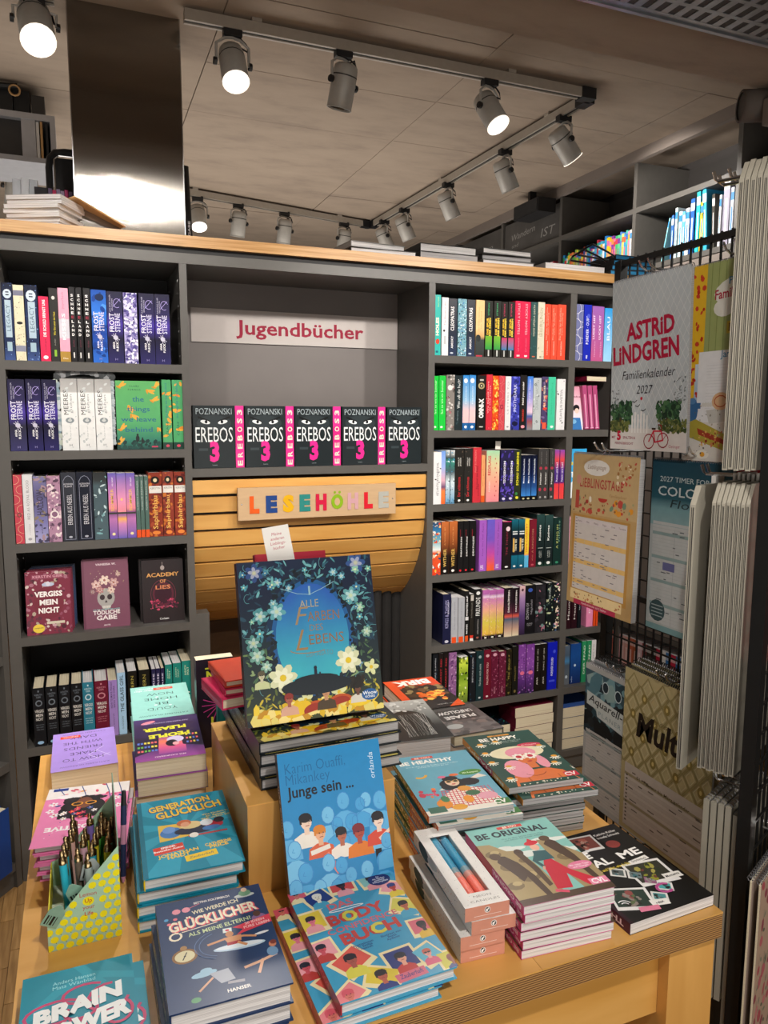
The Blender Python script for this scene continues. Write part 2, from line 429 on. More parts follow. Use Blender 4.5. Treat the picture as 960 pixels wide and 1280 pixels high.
VM = lambda g, e: [('h', 'I', e, .44, .56, .93, .96), ('h', 'KERSTIN', e, .18, .82, .87, .9), ('h', 'GIER', e, .3, .7, .83, .86), ('e', e, .74, .5, .055, .3), ('e', g, .74, .5, .035, .2),
                ('h', 'VERGISS', 'f0eee8', .12, .88, .58, .63), ('h', 'MEIN', 'f0eee8', .2, .8, .51, .56), ('h', 'NICHT', 'f0eee8', .2, .8, .44, .49),
                ('h', 'was man bei', e, .15, .85, .36, .38), ('h', 'licht nicht', e, .2, .8, .32, .34), ('h', 'sehen kann', e, .2, .8, .28, .3)]
ST = {
 'legacy': ('16213f', LEG, 'night-blue hardback spine with a pale title panel'),
 'cream': ('e6dcbd', [('s', ['5b5346', 'c9b98e', '8a8272', 'b7ab87'], 60, 2, 5, .5), ('r', '7b7c90', .86, .93, 0, 1), ('r', '8b8ea2', .12, .2, 0, 1), ('e', '2b2723', .5, .5, .02, .3)], 'cream hardback with a speckled fore-edge pattern'),
 'crimson': ('e02a56', [('u', 'DIE SCHULD BRINGT UNS', 'ffffff', .38, .95, .36, .66, .03), ('u', 'roman', '7a1230', .15, .34, .45, .6, 0), ('e', 'ffffff', .06, .5, .03, .25)], 'short crimson paperback with white capitals'),
 'blackyel': ('2e2c2b', [('u', 'Wie Glut unter der Haut', 'd8c62e', .36, .68, .4, .64, .02), ('u', 'ALONSO', 'b5b0a8', .22, .31, .45, .58, 0), ('e', 'd9d6d0', .87, .5, .025, .2), ('r', '8fbf3a', .07, .16, .38, .66)], 'charcoal paperback with slim yellow lettering'),
 'pinkgold': ('f0a9c0', [('r', 'd8d3dc', .32, .58, 0, 1), ('r', 'b08a3c', 0, .14, 0, 1), ('u', 'KISSES', 'ffffff', .3, .66, .3, .62, .02), ('h', 'One', 'f4e9cf', .25, .75, .035, .06), ('u', 'paperback', 'e07898', .72, .95, .3, .6, 0)], 'pink and silver paperback with a gold foot'),
 'snow': ('1c1a1d', [('spaced', 'SCHNEELAND', 'f2f0ee', .34, .92, .26, .70, 'a02840'), ('u', 'thriller', '8a3a50', .2, .3, .38, .6, 0), ('r', 'e4e0dd', .055, .13, .36, .58)], 'slim black paperback with spaced white letters'),
 'frostb': ('1f5fc0', [('g', [(0, '2a6cd0'), (.4, '0f3f9c'), (.7, '2f7ae0'), (1, '1a4faa')]), ('s', ['0d3f94', '4f95ee', '123a80'], 26, 6, 16, .5), ('e', '11244c', .9, .55, .05, .3)]+FROST[1:6]+FROST[9:], 'bright blue hardback with white serif title'),
 'frost': ('1b1836', FROST, 'dark violet hardback with a white star'),
 'lilac': ('8c84b8', [('s', ['d9d4ee', 'ffffff', '6a5fa5', 'b0a6d8', '4a4184'], 190, 4, 11, .35), ('s', ['ffffff'], 8, 6, 9, .8)], 'lilac and white floral edge of a hardback'),
 'meer': ('e9e9e7', [('g', [(0, 'e6e7e6'), (.8, 'f1f1ef'), (.82, 'bdbcba'), (1, 'a9a7a5')]), ('u', 'MEERES', '3c3a38', .50, .84, .16, .44, .0), ('u', 'glühen', '8a8e90', .52, .78, .52, .72, 0), ('e', '8b9498', .42, .5, .04, .26), ('e', 'd8dcdc', .42, .5, .02, .12), ('s', ['cfd3d2', 'bfc5c6'], 18, 3, 7, .5), ('u', 'kapitel', 'a7adae', .16, .34, .46, .56, 0), ('h', 'H', '8d9294', .42, .58, .06, .09)], 'white hardback with grey sea motif'),
 'green': ('4fa56a', [('s', ['e8a83c', 'e08c2e'], 12, 8, 18, .35), ('u', 'the things we leave behind', '2f6f88', .45, .95, .3, .62, 0), ('u', 'CLARE', '1f4f4c', .2, .4, .4, .6, 0), ('r', '1f3f36', 0, .1, 0, 1), ('e', 'd04860', .05, .5, .02, .2)], 'green hardback spine with orange birds'),
 'redgold': ('c83c4e', [('arcs', 'e6c79a'), ('e', '5a4030', .42, .52, .05, .26), ('e', 'c83c4e', .42, .52, .03, .16)], 'rose-red hardback with gold swirls'),
 'royal': ('e3e2e4', [('u', 'RED AS ROYAL BLOOD', '8e8c93', .35, .92, .34, .62, 0), ('u', 'roman', 'b9b7bc', .12, .28, .42, .6, 0), ('e', 'a8a5ab', .06, .5, .02, .2)], 'white paperback with thin grey capitals'),
 'lavend': ('7f7bb0', [('g', [(0, 'a9a6d2'), (.3, '7b77ae'), (.7, '54507e'), (1, '7c78a8')]), ('s', ['3d3656', '8a7a66', 'a98a94'], 44, 4, 12, .4), ('u', 'HALLOW', '3b3450', .42, .8, .2, .72, .02), ('u', 'autor', '3b3450', .14, .28, .45, .58, 0)], 'lavender-blue hardback with dark ornamental title'),
 'mauvep': ('b58aa4', [('s', ['7f5f78', 'e7cfd6', '94708a', '5d4458', 'f0dfe0'], 70, 4, 13, .5), ('e', 'f0e4e2', .42, .5, .06, .34), ('e', '8d6580', .42, .5, .04, .22)], 'mauve hardback edge printed with a ring and flowers'),
 'arch': ('181c2b', [('frame', '8f93a6'), ('h', 'ALEXANDRA', 'c9c8cf', .18, .82, .82, .845), ('h', 'FLINT', 'c9c8cf', .25, .75, .785, .81), ('u', 'ERBEN AUS NEBEL', 'd5d4da', .24, .68, .36, .68, .0), ('e', 'b8bac6', .06, .5, .015, .12)], 'midnight hardback with an arched silver frame'),
 'tealdk': ('41565e', [('g', [(0, '4a6068'), (.8, '3f555c'), (.88, '20282a'), (1, '15191a')]), ('s', ['c6dadd', '7fb0b4', '2c3d44'], 24, 3, 9, .3)], 'slate-teal hardback with pale splinters'),
 'somm': ('8c6bb4', [('g', [(0, '6a5ab0'), (.3, 'c07ab4'), (.40, '7a4f86'), (.46, 'f0909a'), (.65, 'd68ac0'), (1, '6a62b8')]), ('r', '3f3f38', .375, .40, 0, 1), ('u', 'SOMMER', 'f2c65a', .42, .76, .28, .62, .01), ('u', 'ein neuer', 'f4eef4', .8, .94, .4, .62, 0), ('e', 'f4e2a8', .07, .5, .022, .2)], 'purple sunset paperback with golden title'),
 'sommp': ('8c6bb4', [('g', [(0, '6a62b8'), (.22, 'd88ac0'), (.3, 'f6b45a'), (.36, '9a5fa8'), (.4, 'f0909a'), (.6, 'f09ac0'), (1, '6c66bc')]), ('r', '3f3f38', .375, .405, 0, 1), ('e', 'ffd27a', .6, .5, .02, .14)], 'purple sunset picture edge without lettering'),
 'slim': ('4f6a62', [('u', 'KLASSISCHE ERZAHLUNG', 'd5ddd6', .45, .93, .3, .62, 0), ('r', 'e8551f', 0, .125, 0, 1)], 'thin grey-green paperback with orange foot'),
 'saph': ('8a3423', [('s', ['a84a30', '5f1e1c', 'c8722e', '6f2a24'], 46, 6, 15, .5), ('e', '1c1513', .88, .5, .06, .32), ('e', 'e6d3a8', .88, .5, .03, .14), ('r', 'e5e1da', .68, .79, .04, .96), ('h', 'KERSTIN', '8d8a86', .14, .86, .74, .77), ('u', 'Saphirblau', 'e8b860', .12, .64, .26, .74, .015), ('e', 'e8863c', .06, .5, .03, .3)], 'rust-red hardback with gold lettering and white band'),
 'vm': ('14161b', VM('14161b', '77808a')+[('e', '9cc4e6', .06, .5, .028, .28)], 'black hardback with three white title lines'),
 'vmteal': ('2f7f96', VM('2f7f96', 'cfe6ea'), 'teal hardback with three white title lines'),
 'vmred': ('6d1830', VM('6d1830', 'c98a96'), 'maroon hardback with three white title lines'),
 'purp': ('a385c8', [('u', 'HOW TO MAKE FRIENDS', '4b3a63', .5, .97, .2, .42, .01), ('u', 'WITH THE DARK', '4b3a63', .5, .9, .52, .72, .01), ('u', 'GLASGOW', '6d5a8a', .12, .4, .4, .6, 0)], 'violet paperback with small dark capitals'),
 'glass': ('a6cbe8', [('u', 'THE GLASS GIRL', '2b3c4c', .36, .96, .3, .74, .01), ('u', 'GLASGOW', '47606f', .08, .3, .4, .62, 0)], 'pale blue paperback with tall dark capitals'),
 'modl': ('14130f', [('u', 'MODERN', 'a99a4a', .5, .92, .34, .66, .01), ('u', 'CLASSICS', '8a7f44', .1, .4, .42, .6, 0)], 'black paperback with olive-gold capitals'),
 'navs': ('211f45', [('u', 'SUNRISE', 'd8d4ea', .5, .92, .25, .7, .01), ('u', 'ON THE', 'a8a4ca', .1, .4, .3, .62, 0)], 'slim navy paperback with pale capitals'),
 'noah': ('1d7f74', [('u', 'JUDITH', 'e2eec0', .78, .93, .28, .48, 0), ('u', 'HOLT', 'e2eec0', .78, .9, .54, .72, 0), ('u', 'NOAH', 'f0f5e8', .2, .52, .25, .8, .03)], 'sea-green paperback with white capitals at the foot'),
 'teal': ('33b9ae', [('u', 'HOLES', 'f2efd8', .33, .63, .18, .72, .05), ('e', 'd9442e', .23, .5, .05, .34), ('u', 'SACHAR', 'b8d880', .8, .97, .45, .7, 0), ('e', '1c5f78', .06, .4, .02, .22)], 'turquoise paperback with bold cream letters'),
 'white': ('e9e7ea', [('u', 'The House in the', 'b39aa4', .52, .93, .35, .6, 0), ('e', '38343a', .43, .36, .02, .16), ('r', 'c6c8cc', .2, .34, .35, .65)], 'white paperback with a tiny black bird'),
 'cleo': ('27303f', [('g', [(0, '2c3a58'), (.4, '232c3c'), (1, '3f4147')]), ('u', 'CLEOPATRAS', 'efeeec', .44, .86, .24, .68, .03), ('u', 'AMOKY', 'efeeec', .13, .35, .3, .58, .03), ('e', 'cfd4de', .05, .4, .015, .2)], 'navy-grey paperback with condensed white capitals'),
 'glit': ('7fb0bd', [('s', ['cfe6ea', '38505c', '5fa8bc', 'e8f2f2', '223440', '4c88c0'], 240, 3, 8, .8)], 'hardback with a glittering blue mosaic edge'),
 'crow': ('e8c48c', [('g', [(0, '2f3430'), (.3, '3c4342'), (.36, 'cfa468'), (.5, 'efc98e'), (1, 'ecc58a')]), ('e', '2b302e', .33, .3, .1, .3), ('u', 'der letzte Sommer', 'c09058', .45, .88, .3, .42, 0), ('u', 'im Wald', 'c09058', .5, .8, .55, .68, 0), ('r', 'c03848', 0, .03, .1, .8)], 'sand-coloured paperback with a dark forest foot'),
 'zom': ('262420', [('u', 'STEFAN', '36b070', .74, .96, .36, .56, .01), ('u', 'DIE SPUR', 'efc02c', .40, .70, .2, .46, .05), ('u', 'DER SIEBEN', 'f6d84c', .38, .70, .52, .78, .05), ('g2', .14, .38, '2f9c48', '7ab82e'), ('r', 'cfd0cc', .02, .13, .42, .6)], 'black paperback with yellow comic letters on green'),
 'zomp': ('262420', [('u', 'STEFAN', 'd03860', .74, .96, .36, .56, .01), ('u', 'DIE SPUR', 'efc02c', .40, .70, .2, .46, .05), ('u', 'DER SIEBEN', 'f6d84c', .38, .70, .52, .78, .05), ('g2', .14, .36, '2f80b0', 'd03c5c'), ('r', 'cfd0cc', .02, .13, .42, .6)], 'black paperback with yellow comic letters on pink'),
 'stick': ('d8274e', [('d', 'STICKY NOTES', 'f4c8d0', .42, .96, .34, .62, .0), ('u', 'auf deutsch', 'e88aa0', .12, .36, .42, .56, 0), ('r', 'ecd7d2', .03, .06, .3, .7)], 'raspberry-red paperback with thin pale capitals'),
 'pine': ('31504f', [('u', 'ONCE UPON A DEATH', 'd8d2bb', .4, .95, .36, .6, 0), ('s', ['48696a'], 14, 4, 8, .4), ('r', 'c86a4a', .03, .05, .3, .7)], 'pine-green paperback with cream capitals'),
 'ivory': ('d9cfb8', [('u', 'LEBENSLINIEN', 'b0a384', .4, .9, .3, .7, 0), ('s', ['b6a88a', 'c5b99c'], 18, 4, 9, .4), ('r', '8d8268', .03, .05, .35, .65)], 'ivory paperback with beige lettering'),
 'coral': ('ee5038', [('u', 'Das Ende der Geschichte', 'f8c0a8', .36, .94, .2, .4, 0), ('u', 'kein Anfang', 'f8c0a8', .45, .85, .48, .64, 0), ('u', 'KATHARINA', 'f8d0c0', .08, .34, .4, .58, 0)], 'coral-orange paperback with pale lettering'),
 'wave': ('6f74a0', [('arcs', 'd8d890'), ('arcs', 'e9e7f0')], 'blue-grey hardback edge with yellow wave lines'),
 'royalb': ('1626b0', [('u', 'FOREVER · OURS', 'e8e9f4', .3, .8, .32, .68, .01), ('r', 'b8bce0', .04, .1, .4, .6), ('e', '4a58d0', .8, .6, .06, .2)], 'ultramarine hardback with white capitals'),
 'lucky': ('b0589c', [('g', [(0, 'c0588a'), (1, '9a62b0')]), ('u', 'LUCKY LIST', 'f2e3f0', .40, .84, .2, .5, .02), ('u', 'MONTAG', 'e2c3da', .08, .36, .5, .66, 0)], 'magenta-violet paperback with white capitals'),
 'sky': ('3aa6e6', [('g', [(0, '9fd4f4'), (1, '2f9ce2')]), ('u', 'BLAU', 'eaf5fc', .4, .84, .3, .6, .01)], 'sky-blue paperback with white lettering'),
 'neon': ('16c03c', [('u', 'fast so wie ein Sommer', 'c8f2c4', .3, .92, .25, .6, 0), ('e', 'e0f8dc', .06, .4, .02, .2)], 'neon-green paperback with fine pale lettering'),
 'greyf': ('86807a', [('s', ['b9b3ac', '635c56', 'a86a70', 'd6d2cc', '4c4742'], 46, 5, 14, .6), ('e', 'e4e2de', .77, .45, .05, .3)], 'grey hardback with a moon and blossoms'),
 'night': ('19262a', [('u', 'Wen ruft die Nacht', 'e2e6e4', .4, .93, .3, .7, .01), ('u', 'fantasy', '8fa4a8', .18, .36, .3, .5, 0), ('s', ['2c4046'], 12, 5, 10, .5)], 'black-teal paperback with jagged white title'),
 'beach': ('3f94d8', [('g', [(0, '1f5f9c'), (.13, '1f5f9c'), (.14, 'f2c4c4'), (.35, 'ecc6c8'), (.55, '8fc0e2'), (1, '2f88d4')]), ('e', 'eef3f6', .9, .45, .045, .32), ('u', 'PARADISO', 'eaf2f8', .48, .8, .4, .62, 0), ('e', 'ffffff', .06, .5, .025, .22)], 'blue-to-pink gradient paperback with a white disc'),
 'omni': ('1f1d1b', [('r', 'd0cdc6', .9, .93, .3, .75), ('e', 'b9a878', .81, .5, .06, .38), ('e', '1f1d1b', .81, .5, .035, .22), ('e', 'e2d9b8', .81, .5, .015, .1), ('u', 'OMNI-X', 'f4f3f0', .22, .58, .22, .82, .06), ('r', 'd0cdc6', .05, .07, .3, .75)], 'thick black paperback with heavy white capitals'),
 'redt': ('d42b3c', [('u', 'We found love', 'f7c9c4', .3, .88, .2, .4, 0), ('u', 'in the ruins', 'f7c9c4', .35, .8, .5, .7, 0), ('s', ['f0a090'], 5, 5, 9, .5)], 'scarlet hardback with fine pale lettering'),
 'flame': ('e8541e', [('s', ['f7b440', 'f08a28', 'd42c20', 'ffd86a'], 90, 6, 16, .5)], 'hardback edge printed with orange flames'),
 'corg': ('cc4450', [('arcs', 'd98a80'), ('e', '8a2c3c', .43, .5, .05, .3), ('e', 'cc4450', .43, .5, .03, .18)], 'coral-red hardback edge with a small emblem'),
 'whit2': ('e6e5e6', [('u', 'LETTERS TO', 'a9a6ab', .3, .9, .35, .62, 0), ('e', '908d92', .06, .5, .015, .2)], 'white paperback with pale grey capitals'),
 'moth': ('3338a0', [('s', ['5a5fd0', '20246c', '7a80e0', '181a50'], 40, 6, 16, .5), ('u', 'MOTHDARK', 'dfe0f4', .35, .86, .3, .62, 0), ('e', '10123a', .12, .5, .05, .34)], 'indigo hardback with pale capitals'),
 'hold': ('221f1f', [('u', 'Hold you under', 'f2efe9', .46, .88, .3, .66, .03), ('u', 'BREED', 'd84030', .16, .38, .36, .6, .02), ('e', 'ee98a4', .06, .5, .03, .3)], 'black paperback with white script and a pink dot'),
 'bluep': ('4a88d8', [('g', [(0, '8a8a8e'), (.16, '9a4a50'), (.26, '3a5aa0'), (.34, 'e8c8d8'), (.6, '9a98d8'), (1, '2f7ad4')]), ('u', 'und jeder Sommer', 'e6f0fb', .5, .95, .25, .62, 0)], 'blue paperback fading to lilac'),
 'grey': ('b9bfc0', [('u', 'DUNKELNACHT', '8a9294', .4, .92, .3, .66, 0), ('s', ['1e1e1e', '2c2c2c'], 6, 7, 14, .6), ('s', ['d6dada', '9aa2a4'], 12, 4, 9, .5)], 'grey hardback with black ink blots'),
 'robot': ('4a3f66', [('s', ['d8452e', '2a2440', '7a6a90', 'c87a6a'], 34, 6, 15, .5), ('u', 'ALL DAS FEUER', 'f6e8c0', .42, .84, .3, .56, .02), ('r', 'e85a3c', .02, .14, .2, .8)], 'violet paperback with orange flames'),
 'mint': ('45c49a', [('e', 'eaf6ee', .06, .6, .025, .22), ('u', 'klassenfahrt', '2fa880', .3, .9, .4, .6, 0)], 'plain mint-green paperback'),
 'alice': ('e3e2e3', [('u', 'ATLANTIS IN SWEETEVIL', '35333a', .16, .8, .42, .68, 0), ('s', ['2b292e', '8d8a90'], 7, 3, 8, .5)], 'white paperback with black capitals and ink birds'),
 'sunb': ('7a9ad8', [('g', [(0, 'e8642c'), (.24, 'f08040'), (.32, '6a4a70'), (.45, 'd8a8b8'), (.7, '9ab0e4'), (1, '6f9ae0')])], 'slim blue paperback with an orange foot'),
 'tealw': ('7fa8b8', [('g', [(0, '5f98c0'), (.4, 'cfdde2'), (.6, '4a5a60'), (.8, '2f8a78'), (.86, '2f3c3c'), (1, 'd0d4d4')]), ('s', ['2b3a40', 'e6eef0', '4a90b8'], 30, 5, 12, .4)], 'slim teal and white marbled paperback'),
 'thorn': ('24221f', [('u', 'HOLLY', 'e4e1da', .68, .84, .32, .46, .02), ('u', 'JACKSON', 'e4e1da', .68, .83, .54, .7, .02), ('u', 'Der schlimmste', 'c02c34', .12, .48, .3, .62, .02), ('s', ['6a5a4c'], 8, 2, 5, .4), ('e', 'f4f2ee', .05, .5, .02, .16)], 'black paperback with a crimson script title'),
 'redb': ('cc3540', [('u', 'Für immer dein Feind', '8c1c2c', .25, .66, .4, .62, .02), ('u', 'fünf SUNDEN', 'e88a84', .55, .95, .2, .4, 0), ('u', 'LUCIFER', '8c1c2c', .12, .34, .6, .78, .01)], 'red paperback with darker red lettering'),
 'orth': ('eda46a', [('u', 'kleine geschichten', 'c05a30', .35, .92, .35, .65, 0), ('r', 'e0591c', 0, .14, 0, 1)], 'short thin apricot paperback'),
 'redfl': ('e8a08a', [('g', [(0, 'ef8f98'), (.4, 'f0a890'), (.75, 'dcd0a0'), (1, 'a4d8ae')]), ('u', 'REDFLAGS', 'd03848', .52, .9, .12, .34, .03), ('dots', 'c83c44'), ('u', 'roman', 'f8e8e0', .2, .4, .16, .3, 0)], 'broad mint-to-pink paperback with red flags'),
 'siege': ('241f48', [('s', ['4a3aa0', '14112a', '6a50c0'], 26, 6, 16, .4), ('u', 'SHON', 'eceaf4', .54, .78, .42, .72, .04), ('u', 'TZCOS', 'eceaf4', .34, .54, .42, .72, .04), ('e', 'd8d0f4', .05, .5, .025, .24)], 'dark purple paperback with heavy white capitals'),
 'yell': ('28301f', [('u', 'SCHAU SOLBENNE', 'e2d82e', .3, .95, .34, .7, .04), ('e', 'e8e040', .06, .5, .028, .24), ('e', '3a8a48', .14, .4, .03, .2)], 'dark green paperback with neon yellow lettering'),
 'blu': ('15254e', [('g', [(0, '101010'), (.09, '101010'), (.1, '3f86d0'), (.3, '28508e'), (.6, '14204a'), (1, '0c1226')]), ('u', 'Meine Nachtschicht', 'e8eef6', .38, .92, .35, .64, .02), ('e', 'c8c49a', .04, .5, .02, .26)], 'short midnight-to-blue paperback'),
 'drk': ('3c3a39', [('u', 'Heiter', 'dcdad6', .3, .54, .35, .62, .03), ('u', 'amelie autor', '9d9a97', .7, .95, .48, .6, 0), ('e', 'b0384a', .62, .5, .03, .28), ('e', 'b0384a', .2, .4, .035, .26), ('e', 'a8a5a2', .05, .5, .02, .2)], 'charcoal paperback with red roses'),
 'pur': ('6a3a8c', [('g', [(0, 'ef4a44'), (.3, 'e8404a'), (.34, '4a2a7c'), (.6, '4f2f88'), (.8, 'e04c48'), (1, '8a4ab0')]), ('u', 'hex-zirkel', 'f0e8f6', .36, .74, .3, .7, .01)], 'purple and red diagonal paperback'),
 'splash': ('8fb4bc', [('g', [(0, 'd8401e'), (.42, 'e05a30'), (.48, 'dfe6e2'), (.62, '7ab0bc'), (.85, '2f70a0'), (1, '243c5c')]), ('s', ['e8e8e0', 'd84a28', '1f4a70', 'e8b23c', 'f0c8a0'], 50, 5, 12, .5)], 'paperback with a splashed red and blue painting'),
 'wither': ('6a3a1e', [('g', [(0, '140e0c'), (.35, '1e1410'), (.6, '8c4a24'), (1, 'c06a34')]), ('u', 'WITHER', 'e0b860', .14, .48, .3, .7, .01), ('u', 'A NOVEL BY', 'd89a60', .55, .9, .4, .55, 0), ('e', 'e6e0da', .06, .5, .025, .2)], 'black and copper hardback with gold capitals'),
 'blk': ('121011', [('u', 'DEATHLESS', 'dddbd9', .32, .7, .5, .74, .03), ('u', 'SHADOW', 'a02030', .7, .84, .36, .5, .02), ('e', 'd02a34', .05, .5, .02, .2)], 'slim black paperback with white capitals'),
 'orch': ('a45cc0', [('u', 'How We Fell Apart', '6c2f88', .3, .94, .38, .62, 0), ('u', 'LYX', 'f4e6f6', .04, .12, .2, .6, .03)], 'orchid-purple paperback with darker purple title'),
 'sunset': ('8c5fc4', [('g', [(0, 'f0642c'), (.1, 'ee5a48'), (.35, 'c04aa8'), (.6, '7c54c0'), (1, '6a5ac8')])], 'paperback edge with an orange to violet sunset'),
 'thorns': ('1d1418', [('r', 'd83878', .985, 1, 0, 1), ('u', 'THE THORNS', '9a3448', .3, .86, .4, .62, 0), ('e', 'f0d8dc', .84, .62, .05, .24), ('e', 'f6f2f2', .05, .5, .02, .2)], 'black hardback with a pale pink blossom'),
 'pet': ('123040', [('g', [(0, '10506c'), (.26, '1a7088'), (.28, '14202e'), (.7, '15202f'), (.8, '123c44'), (1, '1a6a80')]), ('r', 'dfe3e2', .69, .72, .15, .9), ('r', 'dfe3e2', .74, .76, .15, .9), ('r', 'e2b45c', .34, .62, .2, .46), ('u', 'TIEFE SEE', 'efe8c8', .36, .6, .52, .8, .02), ('e', 'f2f4f2', .05, .5, .02, .2)], 'petrol-blue hardback with banded panels'),
 'teen': ('f0c73c', [('g', [(0, '58b4e0'), (.24, '6abce2'), (.26, 'f0a060'), (.3, 'f4cc3c'), (1, 'f6d23c')]), ('u', 'TEEN COUNTRY', 'd8503c', .3, .9, .25, .62, .02)], 'slim yellow paperback with a light blue foot'),
 'maro': ('78182a', [('u', 'A KINGDOM', 'c08a6a', .3, .8, .38, .62, 0), ('u', 'of ash', 'c08a6a', .14, .26, .4, .58, 0), ('e', 'c05060', .05, .5, .02, .2)], 'maroon hardback with bronze capitals'),
 'knig': ('1a2c2b', [('g', [(0, '1c3c30'), (.12, '141c1e'), (.6, '1c2c2c'), (1, '2a4846')]), ('u', 'Knigts', 'e6e9e4', .5, .8, .32, .62, .03), ('r', 'bfc6c0', .35, .36, .2, .85), ('u', 'LAUREN', 'c4cac4', .17, .3, .36, .5, 0), ('u', 'ROBERTS', 'c4cac4', .17, .3, .56, .7, 0), ('e', 'eef0ec', .06, .5, .03, .22)], 'thick black-green hardback with white capitals'),
 'knigy': ('17302c', [('u', 'A KING IN', 'b8c070', .35, .85, .36, .62, .0), ('u', 'NIGHT', '7fae9c', .5, .95, .66, .8, 0), ('e', '3a8a68', .06, .5, .025, .2)], 'forest-green hardback with lime-gold capitals'),
 'navy': ('1c1e3c', [('u', 'KINGS & THIEVES', 'a8a4d0', .32, .88, .28, .7, 0), ('u', 'BALLAD', 'd8d6e8', .6, .84, .6, .76, .01), ('e', 'c8c6d4', .05, .5, .03, .25)], 'navy hardback with lilac capitals'),
 'silv': ('a6a8ae', [('u', 'Interview mit einem', '7a7c84', .3, .9, .4, .6, 0), ('r', 'e2501e', 0, .13, .1, .8)], 'silver-grey paperback with orange foot block'),
 'blkw': ('181818', [('u', 'WARTEN AUF', 'e8e8e8', .5, .9, .35, .7, .04), ('r', 'd0d0d0', .42, .49, .15, .9), ('u', 'DAS ENDE', 'e8e8e8', .15, .34, .4, .7, .03), ('r', 'd8541e', 0, .11, .15, .85)], 'black paperback with white blocks and orange foot'),
 'blko': ('26231f', [('r', 'bfbab2', .86, .98, .2, .9), ('u', 'blackout', '8c8880', .5, .82, .3, .6, 0), ('r', 'd83a2c', .06, .12, .1, .9), ('r', 'ece8e2', 0, .055, .1, .9)], 'dark paperback with a red and white foot block'),
 'freun': ('1c1c1c', [('e', 'dcdcda', .92, .5, .035, .28), ('u', 'FREUNDE', 'e6e6e4', .48, .84, .2, .8, .0), ('u', 'REDAKTION', 'a8a8a6', .12, .4, .45, .62, .01), ('e', '9a5a4c', .05, .5, .02, .2)], 'black paperback with tall thin white capitals'),
 'pastel': ('d08ac0', [('g', [(0, '1a1812'), (.06, '1a1812'), (.1, 'e6b84c'), (.35, 'dcc850'), (.6, 'ecaa90'), (.82, 'cf80b8'), (.86, 'e6d0e4'), (.92, 'b060a8'), (1, 'c06ab0')]), ('s', ['f6dca8', 'ecc0c8', 'd6c84a'], 46, 2, 5, .5), ('e', 'f0ece0', .03, .5, .015, .2)], 'pink-to-yellow hardback edge with a dark foot'),
 'fire': ('4c2a3c', [('g', [(0, 'e8d8b8'), (.15, 'c8a08a'), (.36, '4a6078'), (.42, 'd85a48'), (.48, '5a2a3c'), (.7, '241820'), (1, '1c1418')]), ('u', 'DAS FLÜSTERN', 'f0ece8', .5, .95, .38, .64, .03)], 'dark sunset paperback with a red glow'),
 'pinkd': ('b88aa8', [('g', [(0, '2a1c34'), (.4, '5a3f74'), (.75, 'a884b4'), (1, 'e0b8b4')]), ('e', '54303c', .92, .5, .03, .2)], 'plum-to-pink hardback edge'),
 'crown': ('171619', [('u', 'CROWN OF', 'b8b6bb', .3, .64, .14, .4, .0), ('u', 'Nightfall', '8f8d94', .4, .7, .56, .8, .01), ('e', '3c5ab0', .9, .5, .04, .24), ('h', 'ALINA', '9b999f', .2, .8, .2, .225), ('h', 'HART', '9b999f', .25, .75, .165, .19)], 'broad black hardback with a blue dot'),
 'dkfl': ('232126', [('s', ['38343c', '2c2a30', 'a8687c', '6f8a88', '17161a'], 34, 5, 16, .5), ('e', 'b8b4b0', .52, .45, .035, .16)], 'black hardback edge with dusky flowers'),
 'dkt': ('141a1c', [('s', ['35514e', '1f2e30', 'c9cfa8', '7a8a6c'], 38, 4, 12, .5), ('u', 'THE WILD', 'a8b0ac', .66, .92, .3, .56, .02)], 'black hardback with climbing leaves'),
 'flor': ('191d1e', [('s', ['e6b8c4', 'e8e4c8', 'b7c8a0', 'f0dcc0', 'd87890', '4a6a98'], 56, 5, 13, .6)], 'black hardback edge covered in pastel flowers'),
 'dkb': ('15181d', [('u', 'BEFORE DAWN', 'b9bcc2', .4, .9, .4, .62, .01), ('s', ['2a3a50', '1f5a78'], 10, 4, 9, .5)], 'black paperback with small white capitals'),
 'dkr': ('17100f', [('u', 'DARKEST RED', 'a82a34', .35, .9, .36, .66, .02)], 'black paperback with red capitals'),
 'mauve': ('8a5c8a', [('s', ['a880a8', '6a3f70', 'c4a4c0', '54305c'], 60, 4, 12, .5)], 'mauve hardback edge with painted clouds'),
 'lime': ('3f6a1e', [('g', [(0, '5a6a2c'), (.4, '9ab83c'), (.6, '6a8c1c'), (.85, 'c8dc4a'), (1, '1c2a10')]), ('s', ['cfe04c', '1e2c10', 'e8ecc8', '4a6a18'], 30, 5, 13, .5)], 'lime-green paperback with a painted figure'),
 'teald': ('1c3438', [('u', 'Fürchte mich nicht', 'b8c6c4', .3, .74, .4, .66, .01), ('e', '9fb0b0', .88, .5, .03, .2), ('e', 'd0d8d6', .06, .5, .02, .16)], 'dark petrol hardback with a pale title'),
 'mard': ('6c1228', [('u', 'FALLING FOR YOU', 'e0b8b4', .3, .74, .38, .64, .02), ('e', 'd8aab0', .88, .5, .03, .24), ('e', 'e8d8d8', .06, .5, .02, .16)], 'wine-red hardback with a pale title'),
 'marp': ('641a34', [('s', ['7c2f4c', 'a4607a', '501428'], 60, 4, 9, .5), ('e', 'd6a0b0', .93, .5, .035, .28), ('u', 'MYSTIC', 'c8909c', .1, .24, .4, .64, .01)], 'burgundy hardback with a dense rose pattern'),
 'gold': ('211c12', [('s', ['8a7a3c', '4c4420', '2c2616'], 30, 4, 10, .5), ('u', 'THE GOLD', 'a8984c', .35, .8, .36, .64, .01)], 'black hardback with old-gold ornament'),
